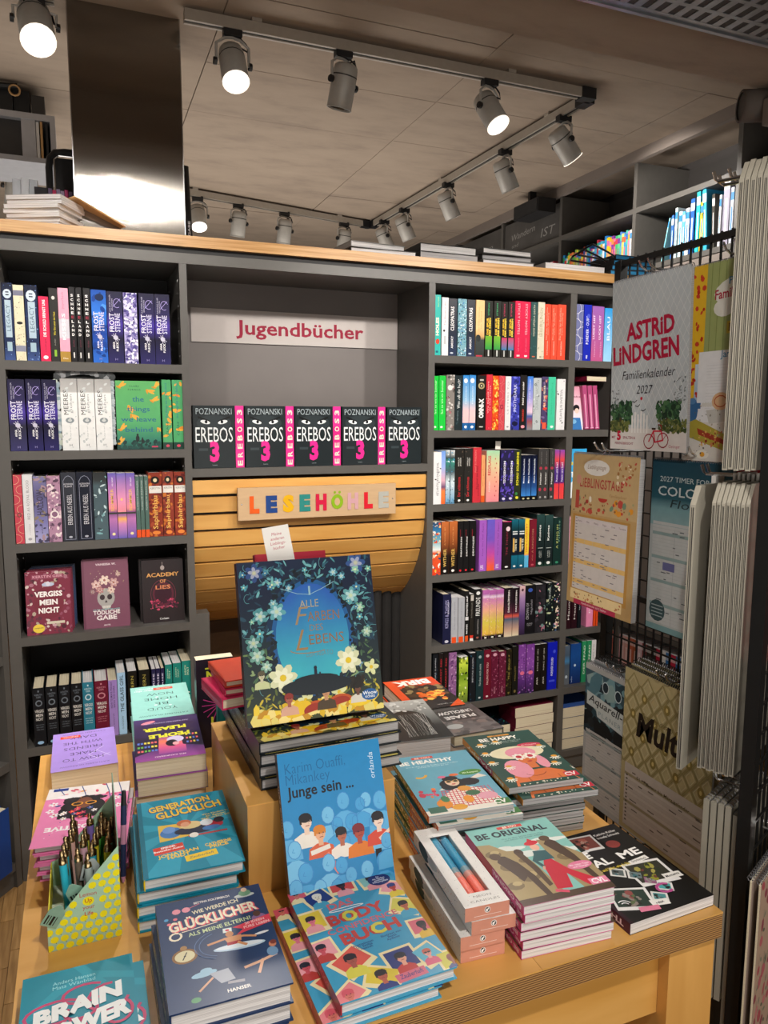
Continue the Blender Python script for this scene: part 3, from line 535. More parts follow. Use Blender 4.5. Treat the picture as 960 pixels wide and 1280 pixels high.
 'dkb2': ('16150f', [('u', 'HOLLOW', '8a7a40', .3, .6, .36, .6, .01), ('e', '7a6c3c', .08, .5, .03, .2)], 'black-brown hardback with a dull gold title'),
 'viol': ('7a3f94', [('g', [(0, '2c2040'), (.25, '5a2f78'), (.6, '8a4aa4'), (1, '7c3f96')]), ('s', ['9c60b4', '5a2a70', 'b480c4'], 46, 3, 9, .5), ('e', 'e87090', .42, .55, .04, .3)], 'violet hardback with a pink heart-shaped spot'),
 'bkw': ('1a1613', [('u', 'KING OF SIN', 'cfcac2', .44, .9, .4, .6, .0), ('u', 'ANA', 'cfcac2', .14, .3, .35, .6, .02)], 'brown-black paperback with thin white capitals'),
 'cobalt': ('141eb4', [('u', '·FOREVER YOURS·', 'd8daf4', .28, .68, .36, .6, .02), ('e', '4652d8', .8, .7, .06, .14), ('r', '4652d8', .16, .2, .2, .8)], 'cobalt-blue hardback with white capitals'),
 'greyb': ('5a6a78', [('g', [(0, '6a6e74'), (.5, '4c5a68'), (.6, '4a88b8'), (.75, '4f5f70'), (1, '58687a')]), ('e', 'c8d4dc', .2, .5, .06, .2)], 'storm-grey hardback with a blue band'),
 'blueb': ('163f86', [('g', [(0, '142a60'), (.7, '1a5098'), (1, '184488')]), ('e', 'c4dcf0', .46, .45, .04, .1), ('u', 'adler', 'b8c8e0', .04, .2, .1, .2, 0)], 'thick royal-blue hardback'),
 'grn': ('2a8c5c', [('u', 'DER PFAD', 'e0ecd8', .2, .9, .35, .7, .02)], 'green paperback with white lettering'),
 'dkred': ('2a1018', [('r', 'd02838', .75, 1, 0, 1), ('u', 'Haunt', 'd8d0cc', .2, .66, .4, .7, .01)], 'black hardback with a red head band'),
 'pink': ('e98ab4', [('u', 'pretty', 'f8e0ea', .3, .8, .3, .6, .01)], 'bubblegum-pink paperback'),
 'orng': ('e8501e', [], 'thin orange paperback'),
}
def spine_art(st, T, L, seed=1):
    bg, ops, _ = ST[st]
    a = Art(T, L, bg, eps=.00008); H = a.H
    for o in ops:
        a.layer(); k = o[0]
        if k == 'g': a.grad([(t*H, c) for t, c in o[1]])
        elif k == 'g2': a.grad([(o[1]*H, o[3]), (o[2]*H, o[4])], 6, 94)
        elif k == 'r': a.rect(o[4]*100, o[2]*H, o[5]*100 if len(o) > 5 else 100, o[3]*H, o[1])
        elif k == 'e': a.ell(o[3]*100, o[2]*H, o[5]*100, min(o[4]*H, o[5]*100*1.2), o[1], 12)
        elif k == 's': a.scatter(o[2], o[1], o[3]*.9, o[4]*1.1, seed, asp=1/o[5] if o[5] < 1 else 1)
        elif k in 'ud' and len(k) == 1:
            vs, fs, x0, x1, y0, y1 = glyphs(o[1], o[7], 1.05)
            t0, t1, a0, a1 = o[3]*H, o[4]*H, o[5]*100, o[6]*100
            # keep letters legible: limit stretch
            for f in fs:
                P = []
                for i in f:
                    tx, ty = (vs[i][0]-x0)/(x1-x0), (vs[i][1]-min(y0, 0))/(max(y1, .9)-min(y0, 0))
                    if k == 'u': P.append((a1-ty*(a1-a0), t0+tx*(t1-t0)))
                    else: P.append((a0+ty*(a1-a0), t1-tx*(t1-t0)))
                a._add(P, [X(o[2])]*len(P), a.L)
        elif k == 'h':
            vs, fs, x0, x1, y0, y1 = glyphs(o[1], .01)
            for f in fs: a._add([((o[3]+(vs[i][0]-x0)/(x1-x0)*(o[4]-o[3]))*100, (o[5]+(vs[i][1]-y0)/(y1-y0)*(o[6]-o[5]))*H) for i in f], [X(o[2])]*len(f), a.L)
        elif k == 'spaced':
            n = len(o[1])
            for i, ch in enumerate(o[1]):
                vs, fs, x0, x1, y0, y1 = glyphs(ch, .04); t = o[4]-(i+.5)/n*(o[4]-o[3]); hh = (o[4]-o[3])/n*.62
                for f in fs: a._add([((o[5]+(vs[j][0]-x0)/(x1-x0)*(o[6]-o[5]))*100, (t-hh/2+(vs[j][1]-y0)/(y1-y0)*hh)*H) for j in f], [X(o[7] if i == 5 else o[2])]*len(f), a.L)
        elif k == 'star':
            for r in range(6): a.rrect(o[2]*100, o[3]*H, 4, 60, o[1], r*PI/6) if r < 3 else a.rrect(o[2]*100, o[3]*H, 12, 30, o[1], r*PI/3)
        elif k == 'c': a.arc(o[2]*100, o[3]*H, 24, 30, 20, 300, 3, o[1]); a.line([(40, (o[3]-.05)*H), (85, (o[3]+.06)*H)], 3, o[1])
        elif k == 'arcs':
            for i in range(7): a.arc(i % 2*100, H*(i+.5)/7, 70+9*(seed % 3), 60, 90 if i % 2 else -90, 270 if i % 2 else 90, 4, o[1])
        elif k == 'frame': a.line([(16, 12), (16, H-60), (30, H-34), (50, H-24), (70, H-34), (84, H-60), (84, 12)], 3, o[1]); a.line([(16, 12), (84, 12)], 3, o[1])
        elif k == 'dots':
            for i in range(9): a.ell(68+9*(i % 2), H*(.12+.09*i), 4, 6, o[1], 6)
    return a
ORD = 'first second third fourth fifth sixth seventh eighth ninth tenth eleventh twelfth thirteenth fourteenth fifteenth sixteenth seventeenth eighteenth nineteenth twentieth'.split()
HARD = {'legacy', 'cream', 'frostb', 'frost', 'lilac', 'meer', 'green', 'redgold', 'lavend', 'mauvep', 'arch', 'tealdk', 'saph', 'vm', 'vmteal', 'vmred', 'glit', 'wave', 'royalb', 'greyf', 'redt', 'flame', 'corg', 'moth', 'grey', 'wither', 'thorns', 'pet', 'maro', 'knig', 'knigy', 'navy', 'pastel', 'pinkd', 'crown', 'dkfl', 'dkt', 'flor', 'mauve', 'teald', 'mard', 'marp', 'gold', 'dkb2', 'viol', 'cobalt', 'greyb', 'blueb', 'dkred'}
LOWROWS = {'L5', 'R5', 'R6', 'Q6'}
ROWS = {
'L1':(1.577,[(-0.183,-0.155,0.214,'legacy'),(-0.154,-0.127,0.210,'cream'),(-0.125,-0.092,0.212,'legacy'),(-0.090,-0.063,0.182,'crimson'),(-0.062,-0.039,0.207,'blackyel'),(-0.038,-0.010,0.209,'pinkgold'),(-0.008,0.008,0.213,'snow'),(0.010,0.028,0.213,'snow'),(0.030,0.049,0.213,'snow'),(0.051,0.093,0.210,'frostb'),(0.094,0.138,0.208,'frost'),(0.140,0.179,0.207,'lilac'),(0.184,0.228,0.208,'frost'),(0.229,0.273,0.208,'frost')]),
'L2':(1.319,[(-0.182,-0.138,0.205,'frost'),(-0.135,-0.095,0.206,'frost'),(-0.093,-0.051,0.206,'frost'),(-0.044,0.002,0.210,'meer'),(0.003,0.048,0.211,'meer'),(0.050,0.095,0.212,'meer'),(0.242,0.270,0.212,'green'),(0.273,0.304,0.212,'green')]),
'L3':(1.048,[(-0.182,-0.159,0.202,'redgold'),(-0.158,-0.131,0.202,'royal'),(-0.130,-0.094,0.196,'lavend'),(-0.094,-0.057,0.197,'mauvep'),(-0.055,-0.013,0.206,'arch'),(-0.012,0.033,0.206,'arch'),(0.034,0.073,0.204,'tealdk'),(0.076,0.100,0.201,'somm'),(0.101,0.127,0.200,'sommp'),(0.127,0.154,0.200,'somm'),(0.155,0.167,0.189,'slim'),(0.168,0.179,0.189,'slim'),(0.181,0.192,0.189,'slim'),(0.193,0.234,0.200,'saph'),(0.235,0.268,0.201,'saph'),(0.270,0.307,0.200,'saph')]),
'L5':(0.422,[(-0.163,-0.130,0.183,'vm'),(-0.127,-0.096,0.179,'vm'),(-0.091,-0.060,0.178,'vm'),(-0.056,-0.025,0.181,'vm'),(-0.023,0.009,0.183,'vmteal'),(0.011,0.051,0.183,'vmred'),(0.052,0.078,0.180,'purp'),(0.079,0.103,0.201,'glass'),(0.110,0.137,0.202,'modl'),(0.144,0.176,0.202,'modl'),(0.182,0.195,0.201,'navs'),(0.196,0.209,0.201,'navs'),(0.211,0.221,0.201,'navs'),(0.224,0.246,0.210,'noah'),(0.248,0.274,0.212,'noah'),(0.276,0.306,0.216,'noah')]),
'R1':(1.635,[(1.166,1.189,0.206,'teal'),(1.193,1.219,0.199,'white'),(1.220,1.252,0.197,'cleo'),(1.256,1.291,0.198,'glit'),(1.293,1.324,0.198,'cleo'),(1.327,1.362,0.198,'crow'),(1.366,1.397,0.198,'zom'),(1.401,1.431,0.199,'zom'),(1.433,1.459,0.198,'zomp'),(1.460,1.487,0.199,'zomp'),(1.488,1.521,0.204,'stick'),(1.522,1.554,0.203,'stick'),(1.555,1.586,0.204,'pine'),(1.587,1.617,0.206,'ivory'),(1.618,1.645,0.200,'coral'),(1.646,1.673,0.200,'coral'),(1.673,1.710,0.202,'coral')]),
'Q1':(1.635,[(1.752,1.788,0.208,'wave'),(1.790,1.825,0.208,'royalb'),(1.827,1.855,0.205,'lucky'),(1.856,1.884,0.206,'lucky'),(1.886,1.931,0.201,'sky')]),
'R2':(1.374,[(1.164,1.185,0.190,'neon'),(1.187,1.213,0.191,'neon'),(1.215,1.248,0.195,'greyf'),(1.249,1.279,0.194,'night'),(1.280,1.305,0.195,'beach'),(1.306,1.332,0.196,'beach'),(1.338,1.373,0.196,'omni'),(1.375,1.401,0.200,'redt'),(1.402,1.428,0.196,'flame'),(1.429,1.454,0.196,'corg'),(1.455,1.479,0.195,'whit2'),(1.480,1.518,0.195,'moth'),(1.520,1.548,0.201,'hold'),(1.549,1.573,0.197,'bluep'),(1.575,1.610,0.192,'grey'),(1.612,1.641,0.197,'robot'),(1.641,1.674,0.197,'mint'),(1.678,1.716,0.190,'alice')]),
'R3':(1.110,[(1.166,1.198,0.187,'alice'),(1.199,1.216,0.190,'sunb'),(1.217,1.234,0.192,'tealw'),(1.235,1.253,0.191,'tealw'),(1.255,1.291,0.198,'thorn'),(1.292,1.326,0.198,'thorn'),(1.327,1.361,0.201,'redb'),(1.363,1.378,0.173,'orth'),(1.383,1.438,0.189,'redfl'),(1.442,1.472,0.192,'siege'),(1.473,1.500,0.192,'siege'),(1.501,1.530,0.192,'yell'),(1.532,1.553,0.170,'blu'),(1.554,1.576,0.170,'blu'),(1.578,1.602,0.170,'blu'),(1.606,1.629,0.193,'drk'),(1.630,1.654,0.192,'drk'),(1.655,1.678,0.192,'drk'),(1.679,1.700,0.188,'pur'),(1.702,1.724,0.187,'pur')]),
'R4':(0.851,[(1.166,1.200,0.194,'splash'),(1.203,1.233,0.194,'wither'),(1.234,1.268,0.194,'wither'),(1.270,1.292,0.193,'blk'),(1.293,1.315,0.193,'blk'),(1.317,1.345,0.192,'blk'),(1.359,1.390,0.192,'orch'),(1.391,1.424,0.193,'sunset'),(1.425,1.456,0.193,'orch'),(1.458,1.495,0.183,'thorns'),(1.496,1.525,0.189,'pet'),(1.527,1.555,0.188,'pet'),(1.556,1.575,0.189,'teen'),(1.576,1.607,0.184,'maro'),(1.608,1.644,0.202,'knig'),(1.646,1.683,0.198,'knig'),(1.685,1.722,0.186,'knigy')]),
'R5':(0.588,[(1.211,1.245,0.188,'navy'),(1.247,1.274,0.173,'silv'),(1.275,1.302,0.171,'silv'),(1.304,1.322,0.192,'blkw'),(1.324,1.342,0.179,'blko'),(1.344,1.374,0.196,'freun'),(1.378,1.407,0.190,'pastel'),(1.407,1.438,0.187,'pastel'),(1.439,1.469,0.184,'pastel'),(1.472,1.507,0.190,'fire'),(1.509,1.538,0.187,'fire'),(1.539,1.564,0.192,'pinkd'),(1.565,1.610,0.192,'crown'),(1.612,1.658,0.191,'dkfl'),(1.660,1.695,0.194,'dkt'),(1.696,1.725,0.194,'flor')]),
'R6':(0.350,[(1.174,1.196,0.207,'dkb'),(1.197,1.217,0.204,'dkr'),(1.219,1.239,0.202,'dkr'),(1.240,1.272,0.202,'mauve'),(1.284,1.322,0.179,'lime'),(1.327,1.353,0.191,'dkb'),(1.355,1.387,0.195,'teald'),(1.389,1.421,0.195,'mard'),(1.422,1.453,0.185,'marp'),(1.455,1.487,0.181,'marp'),(1.488,1.513,0.186,'gold'),(1.514,1.540,0.194,'dkb2'),(1.542,1.575,0.198,'viol'),(1.577,1.613,0.196,'viol'),(1.616,1.644,0.190,'bkw'),(1.645,1.673,0.189,'bkw'),(1.675,1.719,0.193,'cobalt')]),
'Q6':(0.350,[(1.767,1.796,0.162,'greyb'),(1.799,1.849,0.166,'blueb'),(1.854,1.876,0.172,'grn'),(1.878,1.898,0.173,'grn'),(1.900,1.923,0.171,'whit2')]),
'Q5':(0.588,[(1.754,1.780,0.116,'dkred'),(1.782,1.807,0.114,'dkred'),(1.810,1.827,0.113,'dkb'),(1.852,1.884,0.090,'pink'),(1.887,1.898,0.088,'orng'),(1.899,1.908,0.061,'orng')]),
}
ROWNAME = {'L1': ('top shelf of the left bay', 'top shelf, left bay'), 'L2': ('second shelf of the left bay', 'second shelf, left bay'), 'L3': ('third shelf of the left bay', 'third shelf, left bay'),
 'L5': ('lowest visible shelf of the left bay', 'fifth shelf, left bay'), 'R1': ('top shelf of the right bay', 'top shelf, right bay'), 'R2': ('second shelf of the right bay', 'second shelf, right bay'),
 'R3': ('third shelf of the right bay', 'third shelf, right bay'), 'R4': ('fourth shelf of the right bay', 'fourth shelf, right bay'), 'R5': ('fifth shelf of the right bay', 'fifth shelf, right bay'),
 'R6': ('sixth shelf of the right bay', 'sixth shelf, right bay'), 'Q1': ('top shelf of the narrow bay', 'top shelf, narrow bay'), 'Q5': ('fifth shelf of the narrow bay', 'fifth shelf, narrow bay'), 'Q6': ('sixth shelf of the narrow bay', 'sixth shelf, narrow bay')}
YD = 2.41
_made = {}
def shelf_row(key, z, items, y0=YD, jitter=.004):
    R = random.Random(hash_key(key)); px = -9
    for i, (x0, x1, h, st) in enumerate(items):
        x0 = max(x0, px+.0006); px = x1
        T = max(x1-x0-.0006, .008); D = .125 if h < .19 else .135
        if key == 'Q5': h = .185
        recess = .006+R.uniform(0, jitter)+(.02 if key == 'Q6' else 0)
        ck = (key, st, round(T/.004), round(h/.006))
        word = '%s, %s from left, %s' % (ST[st][2], ORD[i], ROWNAME[key][1])
        mtx = MT((x0, y0+recess, z)) @ UPR
        if ck in _made:
            r = dup(_made[ck][0], word, mtx=mtx)
            if key == 'R3' and i == 5: MB().box(-recess-.0036, -recess-.0030, -.052, .004, T*.35, T*.6, 'c8384a').build('ribbon', 'print_matt', r)
            continue
        r = thing('book', word, 'book', mtx=mtx, group='books on the '+ROWNAME[key][0])
        book_parts(r, D, h, T, cover=ST[st][0], spine=spine_art(st, T, h, i), hard=st in HARD, pages='pages_white' if i % 3 else 'pages_cream', fin='print_matt' if i % 2 else 'print_gloss')
        _made[ck] = (r,)
def hash_key(k): return sum(ord(c)*(i+3) for i, c in enumerate(str(k)))
# ------------------------------------------------------------------ setting
ZC = 2.626
fl = struct('floor', MB().box(-2.7, 2.8, -1.5, 5.5, -.05, -.006), 'parquet')
mb = MB().box(0, .0345, 0, .2, 0, .006); strip = mb.mesh('parquet_strip', 'parquet')
R = random.Random(4); n = 0
for i in range(16):
    for j in range(8):
        x, y = -.62+i*.0355, 1.15+j*.202+(i % 3)*.067
        o = bpy.data.objects.new('parquet_strip', strip); COL.objects.link(o); o.parent = fl; o.location = (x, y, -.006+R.uniform(-.0008, 0)); n += 1
for i in range(16):
    for j in range(6):
        x, y = 1.0+i*.0355, 1.2+j*.202+(i % 3)*.067
        o = bpy.data.objects.new('parquet_strip', strip); COL.objects.link(o); o.parent = fl; o.location = (x, y, -.006+R.uniform(-.0008, 0))
ce = struct('ceiling', MB().box(-2.7, 2.8, -1.5, 5.5, ZC+.012, ZC+.1), 'concrete')
# formwork boards of the concrete ceiling, joints recessed
ys = [1.9, 2.32, 2.78, 3.22, 3.66, 4.12, 4.6, 5.5]; xs = [-2.7, -1.35, -.42, .46, 1.335, 2.24, 2.8]
for j in range(len(ys)-1):
    for i in range(len(xs)-1):
        struct('ceiling_panel', MB().box(xs[i]+.0015, xs[i+1]-.0015, ys[j]+.001, ys[j+1]-.001, ZC+R.uniform(-.0015, .0015), ZC+.012), 'concrete', ce)
struct('trim_1', MB().box(-2.7, 2.8, 1.2, 1.895, 2.45, ZC), 'concrete')            # concrete beam
tag(bpy.data.objects['trim_1'], 'board-marked concrete beam under the ceiling', None)
wb = struct('wall_back', MB().box(-2.7, 2.8, 5.4, 5.5, 0, ZC), 'wall_paint')
struct('wall_left', MB().box(-2.7, -2.6, -1.5, 5.5, 0, ZC), 'wall_light')
struct('wall_right', MB().box(2.76, 2.8, -1.5, 5.5, 0, ZC), 'wall_paint')
struct('trim_2', MB().box(2.405, 2.43, .4, 5.4, 2.577, ZC), 'cabinet_panel')       # fascia over the wall shelves

# ------------------------------------------------------------------ the bookcase in the middle of the shop
YB = 2.75; ZTOP = 1.909
bc = thing('bookcase', 'dark grey bookcase wall with three book bays and an arched reading nook', 'bookcase', (0, YD, 0))
def bcp(name, x0, x1, y0, y1, z0, z1, m='shelf_grey'):
    return MB().box(x0, x1, y0-YD, y1-YD, z0, z1).build(name, m, bc)
for x0, x1 in ((-.217, -.184), (.3035, .3255), (1.1395, 1.1635), (1.7225, 1.7505), (1.945, 1.972)):
    bcp('upright', x0, x1, YD, YB, 0, ZTOP)
bcp('top_rail', -.217, 1.972, YD-.0015, YB, 1.879, ZTOP+.0005)
bcp('back_panel', -.184, .3035, YB-.012, YB-.001, .05, 1.879, 'black_back'); bcp('back_panel', 1.1635, 1.7225, YB-.012, YB-.001, .05, 1.879, 'black_back'); bcp('back_panel', 1.7505, 1.945, YB-.012, YB-.001, .05, 1.879, 'black_back')
bcp('back_panel', .3255, 1.1395, 2.69, 2.70, 1.257, 1.879, 'back_panel')
bcp('recess_strip', -.217, 1.96, YD+.012, YB, ZTOP+.0005, 1.9285, 'black_back')
for zt in (1.577, 1.319, 1.048, .766, .422, .12): bcp('shelf_board', -.184, .3035, YD, YB-.012, zt-.026, zt)
bcp('shelf_board', .3255, 1.1395, YD, YB-.03, 1.2305, 1.257)
for zt in (1.635, 1.374, 1.110, .851, .588, .350, .085): bcp('shelf_board', 1.1635, 1.7225, YD, YB-.012, zt-.026, zt)
for zt in (1.635, 1.374, 1.110, .851, .588, .350, .085): bcp('shelf_board', 1.7505, 1.945, YD, YB-.012, zt-.026, zt)
bcp('plinth_board', 1.1635, 1.945, YD+.01, YD+.03, 0, .06); bcp('plinth_board', -.184, .3035, YD+.01, YD+.03, 0, .095)
pins = MB()
for x in (-.1838, .3255-.0225, 1.1395+.0245, 1.7225-.0005, 1.7505+.0005):
    for k in range(44):
        z = .2+k*.038
        for y in (.04, .27): pins.box(x-.0008, x+.0008, y-.0025, y+.0025, z-.0025, z+.0025)
o = pins.build('shelf_pin_hole', 'chrome', bc); o['kind'] = 'stuff'
for i, x in enumerate([(-.19, .62), (.621, 1.40), (1.401, 1.985)]):
    pass
tp = MB().box(-.2, 1.982, 2.405, 2.775, 1.9285, 1.961).build('worktop', 'oak_edge'); tag(tp, 'oak-edged top board lying across the whole dark bookcase', 'worktop')

# reading nook: bent slat front, arch wall, hanging cloths
nook = thing('reading_nook', 'curved front of horizontal birch slats over a dark nook opening', 'nook', (.7325, YD, 0))
curve = [(2.419, 1.225), (2.421, 1.170), (2.424, 1.112), (2.428, 1.056), (2.440, 1.000), (2.462, .946), (2.492, .890), (2.535, .836), (2.590, .780), (2.665, .728), (2.76, .68), (2.87, .64)]
for k in range(len(curve)-1):
    (ya, za), (yb, zb) = curve[k], curve[k+1]; d = math.hypot(yb-ya, zb-za); ty, tz = (yb-ya)/d, (zb-za)/d; ny, nz = -tz*-1, 0
    ya2, za2, yb2, zb2 = ya+ty*.006, za+tz*.006, yb-ty*.004, zb-tz*.004
    ny, nz = -tz, ty         # inward normal
    poly = [(ya2-YD, za2), (yb2-YD, zb2), (yb2+ny*.014-YD, zb2+nz*.014), (ya2+ny*.014-YD, za2+nz*.014)]
    MB().prism(poly, -.4068, .4065, 'x').build('slat', 'birch_slat', nook)
mb = MB()
for k in range(len(curve)-1):
    (ya, za), (yb, zb) = curve[k], curve[k+1]
    mb.face([(-.4065, ya+.016-YD, za-.004), (.4065, ya+.016-YD, za-.004), (.4065, yb+.016-YD, zb-.006), (-.4065, yb+.016-YD, zb-.006)])
mb.build('slat_backing', 'black_back', nook)
MB().box(-.4065, .4065, .5, .52, .02, 1.2).box(-.43, -.4068, .3, .5, .02, 1.2).box(.4068, .43, .3, .5, .02, 1.2).build('nook_lining', 'brown_board', nook)
MB().box(-.4065, -.365, .005, .06, 0, .79).build('arch_post', 'shelf_grey', nook)
cl = MB()
for i in range(5):
    x = .19+i*.045; pts = [(x+.022+.021*math.cos(a*PI/6), .2+i*.012+.021*math.sin(a*PI/6)) for a in range(12)]
    cl.prism(pts, .1, .80-i*.006, 'z')
cl.build('curtain', 'fabric_dark', nook, smooth=False)

# sign inside the centre bay and the colourful wooden sign
sg = thing('lettered_sign', 'pale grey sign strip with dark red lettering on the grey back panel', 'sign', (.373, 2.688, 1.675))
sgp = MB().box(0, .765, -.004, .0015, 0, .114).build('sign_plate', 'white_card', sg)
sgp.active_material = mat('sign_grey', 'b3aaa6', .55, noise=(40, .02, one))
a = Art(.765, .114); a.T(51, 4.2, 6.2, 'Jugendbücher', '8c1230', .02, fit=62)
m2 = MB(); a.emit(m2, lambda x, y, h: (x, -.004-h, y)); m2.build('lettering', 'print_matt', sgp)
ws = thing('wooden_sign', 'light wooden board with nine multicoloured capitals screwed onto the slats', 'sign', (.464, 2.395, 1.088))
wsb = MB().box(0, .548, 0, .016, 0, .105).build('board', 'birch_slat', ws)
wsb.active_material = mat('sign_wood', 'c0a07a', .45, noise=(14, .05, (1, 8, 8)))
for i, (ch, c) in enumerate(zip('LESEHÖHLE', ['d8581c', '1f3f7c', 'd9a514', '2a7f78', 'c4183e', '84a81c', 'c79aa0', 'cc1c2c', 'a8a8a0'])):
    a = Art(.05, .083); 
    if ch == 'Ö':
        a.ell(50, 77, 42, 50, c, 24); a.layer(); a.ell(50, 77, 19, 26, 'c0a07a', 20); a.ell(33, 140, 9, 9, c, 10); a.ell(67, 140, 9, 9, c, 10)
    else: a.T(50, 30, 96, ch, c, .07, fit=76 if ch != 'L' else 64)
    m2 = MB(); a.emit(m2, lambda x, y, h, i=i: (x+.028+i*.0562, -h-.0015, y+.011)); o = m2.build('letter', 'print_matt', wsb)
for x in (.012, .536): MB().lathe([(0, .003), (.0015, .002), (.0016, 0)], (x, 0, .052), (0, -1, 0), 8).build('screw', 'chrome', wsb)

# ------------------------------------------------------------------ unit at the far left, turned towards the aisle
cl_ = math.atan2(-.788, -.616)
lu = thing('side_bookcase', 'dark grey bookcase edge at the far left, angled to the aisle', 'bookcase', (-.2185, 2.402, 0), cl_)
for nm, x0, x1, z0, z1, m in [('upright', 0, .022, 0, 1.9, 'shelf_grey'), ('upright', .60, .622, 0, 1.9, 'shelf_grey'), ('top_board', 0, .622, 1.9, 1.93, 'shelf_grey')]:
    MB().box(x0, x1, -.34, 0, z0, z1).build(nm, m, lu)
for zt in (1.6, 1.3, 1.0, .722, .398, .08): MB().box(.022, .60, -.33, -.002, zt-.026, zt).build('shelf_board', 'shelf_grey', lu)
MB().box(.0, .622, -.352, -.341, 0, 1.9).build('back_panel', 'black_back', lu); MB().box(.022, .60, -.02, -.012, 0, .05).build('plinth_board', 'shelf_grey', lu)
lum = MT((-.2185, 2.402, 0)) @ MR(cl_, 'Z')
# a few flat and standing books on it
for k, (z, c, w) in enumerate(((.399, '17302c', 'dark green hardback lying on the far-left angled bookcase shelf'),)):
    r = thing('book', w, 'book', mtx=lum @ MT((.05, -.17, z)) @ MR(0, 'Z')); book_parts(r, .2, .14, .075, c, hard=True, pages='pages_white')
r = thing('book', 'bright blue hardback standing upright on the far-left angled bookcase', 'book', mtx=lum @ MT((.045, -.01, .081)) @ MR(PI/2, 'Z') @ FACE); book_parts(r, .14, .2, .03, '173f86', hard=True)
r.matrix_world = lum @ MT((.04, -.008, .081)) @ MR(PI, 'Z') @ MT((-.16, 0, 0)) @ FACE

# ------------------------------------------------------------------ wall shelves on the right
XR = 2.42
wsx = thing('wall_shelving', 'dark grey shelving filling the right wall up to the ceiling', 'shelving', (XR, 2.92, 0))
posts = [5.30, 4.70, 4.10, 3.50, 2.92, 2.325, 1.73, 1.14]
def wp(name, x0, x1, y0, y1, z0, z1, m='shelf_grey'): return MB().box(x0-XR, x1-XR, y0-2.92, y1-2.92, z0, z1).build(name, m, wsx)
for p in posts: wp('upright', XR, XR+.3, p-.011, p+.011, 0, 2.576)
for a_, b_ in zip(posts[1:], posts):
    wp('shelf_board', XR, XR+.3, a_+.011, b_-.011, 2.354, 2.377); wp('shelf_board', XR, XR+.3, a_+.011, b_-.011, 2.083, 2.106)
    wp('shelf_board', XR, XR+.3, a_+.011, b_-.011, .180, .203); wp('shelf_board', XR, XR+.3, a_+.011, b_-.011, .41, .433)
    wp('door_panel', XR+.004, XR+.02, a_+.012, b_-.012, .436, 2.08, 'cabinet_panel')
    wp('back_panel', XR+.3, XR+.31, a_+.011, b_-.011, .01, 2.576, 'shelf_dark')
# chalk boards leaning in the top row
def chalk(y0, y1, txts, lab):
    t = thing('chalkboard', lab, 'chalkboard', (XR+.012, (y0+y1)/2, 2.379))
    w = y1-y0; MB().box(0, .008, -w/2, w/2, 0, .178).build('board', 'chalk_board', t)
    a = Art(w, .178)
    for x, y, s, tx, f, r in txts: a.T(x, y, s, tx, '8f8c88', -.0, fit=f, rot=r, slant=.3)
    m2 = MB(); a.emit(m2, lambda x, y, h: (-.001-h, w/2-x, y)); m2.build('chalk_writing', 'print_matt', t)
mat('chalk_board', '4a4744', .7, noise=(8, .2, one))
chalk(3.515, 4.085, [(34, 14, 6, 'Wandern', 44, .05), (78, 6, 8, 'IST', 22, .0), (20, 6, 4, 'und', 12, 0)], 'grey chalkboard with handwriting in the wall shelf bay beside the books')
chalk(4.115, 4.685, [(60, 12, 5, 'lesen', 40, .08), (70, 4, 4, 'mit', 14, 0)], 'grey chalkboard with faint script, farther back on the right wall')
sp = thing('wall_speaker', 'small black box speaker under the ceiling above the chalkboards', 'speaker', (2.32, 3.64, 2.50))
MB().box(-.03, .08, -.12, .12, 0, .072).build('housing', 'black_plastic', sp)
MB().box(-.033, -.0305, -.112, .112, .006, .066).build('grille', 'fabric_dark', sp); MB().box(-.01, .03, -.01, .01, .072, .126).build('bracket', 'black_metal', sp)
# books standing on the wall shelves
UPL = MR(-PI/2, 'Z') @ UPR          # spine facing -x
def wall_book(y, z, T, h, D, col, lab, grp, top=None, lean=0, art=None):
    r = thing('book', lab, 'book', mtx=MT((XR+.012, y, z)) @ MR(lean, 'X') @ UPL, group=grp)
    a = art or Art(T, h, col, eps=.0001)
    if not art and top:
        a.layer(); a.rect(0, a.H*.78, 100, a.H*.92, top); a.rect(30, a.H*.2, 64, a.H*.66, top)
    book_parts(r, D, h, T, col, spine=a, hard=False, pages='pages_white')
    return r
cols = ['2f86c8', '4aa0d8', '48a860', '2f9c5c', 'e06a3c', 'e88a4a', 'd8c040', '8ac84c', 'e8d850', '6ab84a', 'd04438', 'e06048', 'b8483c', 'f0a8a0', '3a7cc8', '2f58a8', 'd0408c', 'f2e8e0', '3a6ab8', 'c83c50', '2fa0d0', '4ab8e0', 'f4f0ea', '2a78c0', 'f2c21c', 'e8a828', '7a3c8c', 'd06a9c', '3aa870', '60c080', '4a7cc8', 'e4e06a', '3f90c8', '50b8a0', 'e87cac', 'd8d0c8']
names = {'2f86c8': 'blue', '4aa0d8': 'light blue'}
R = random.Random(12); y = 3.485; i = 0
while y > 2.95 and i < 36:
    T = R.uniform(.011, .019); h = R.uniform(.145, .18) if i < 18 else R.uniform(.16, .195)
    if y-T < 2.935: break
    wall_book(y, 2.107, T, h, .2, cols[i], 'colourful children\'s book, %s from the left below the empty shelf on the right wall' % (ORD[i] if i < 20 else ['twenty-first', 'twenty-second', 'twenty-third', 'twenty-fourth', 'twenty-fifth', 'twenty-sixth', 'twenty-seventh', 'twenty-eighth', 'twenty-ninth', 'thirtieth', 'thirty-first', 'thirty-second', 'thirty-third', 'thirty-fourth', 'thirty-fifth', 'thirty-sixth'][i-20]), 'children\'s books high on the right wall', top=cols[(i*7+3) % 36])
    y -= T+.0008; i += 1
y = 3.62
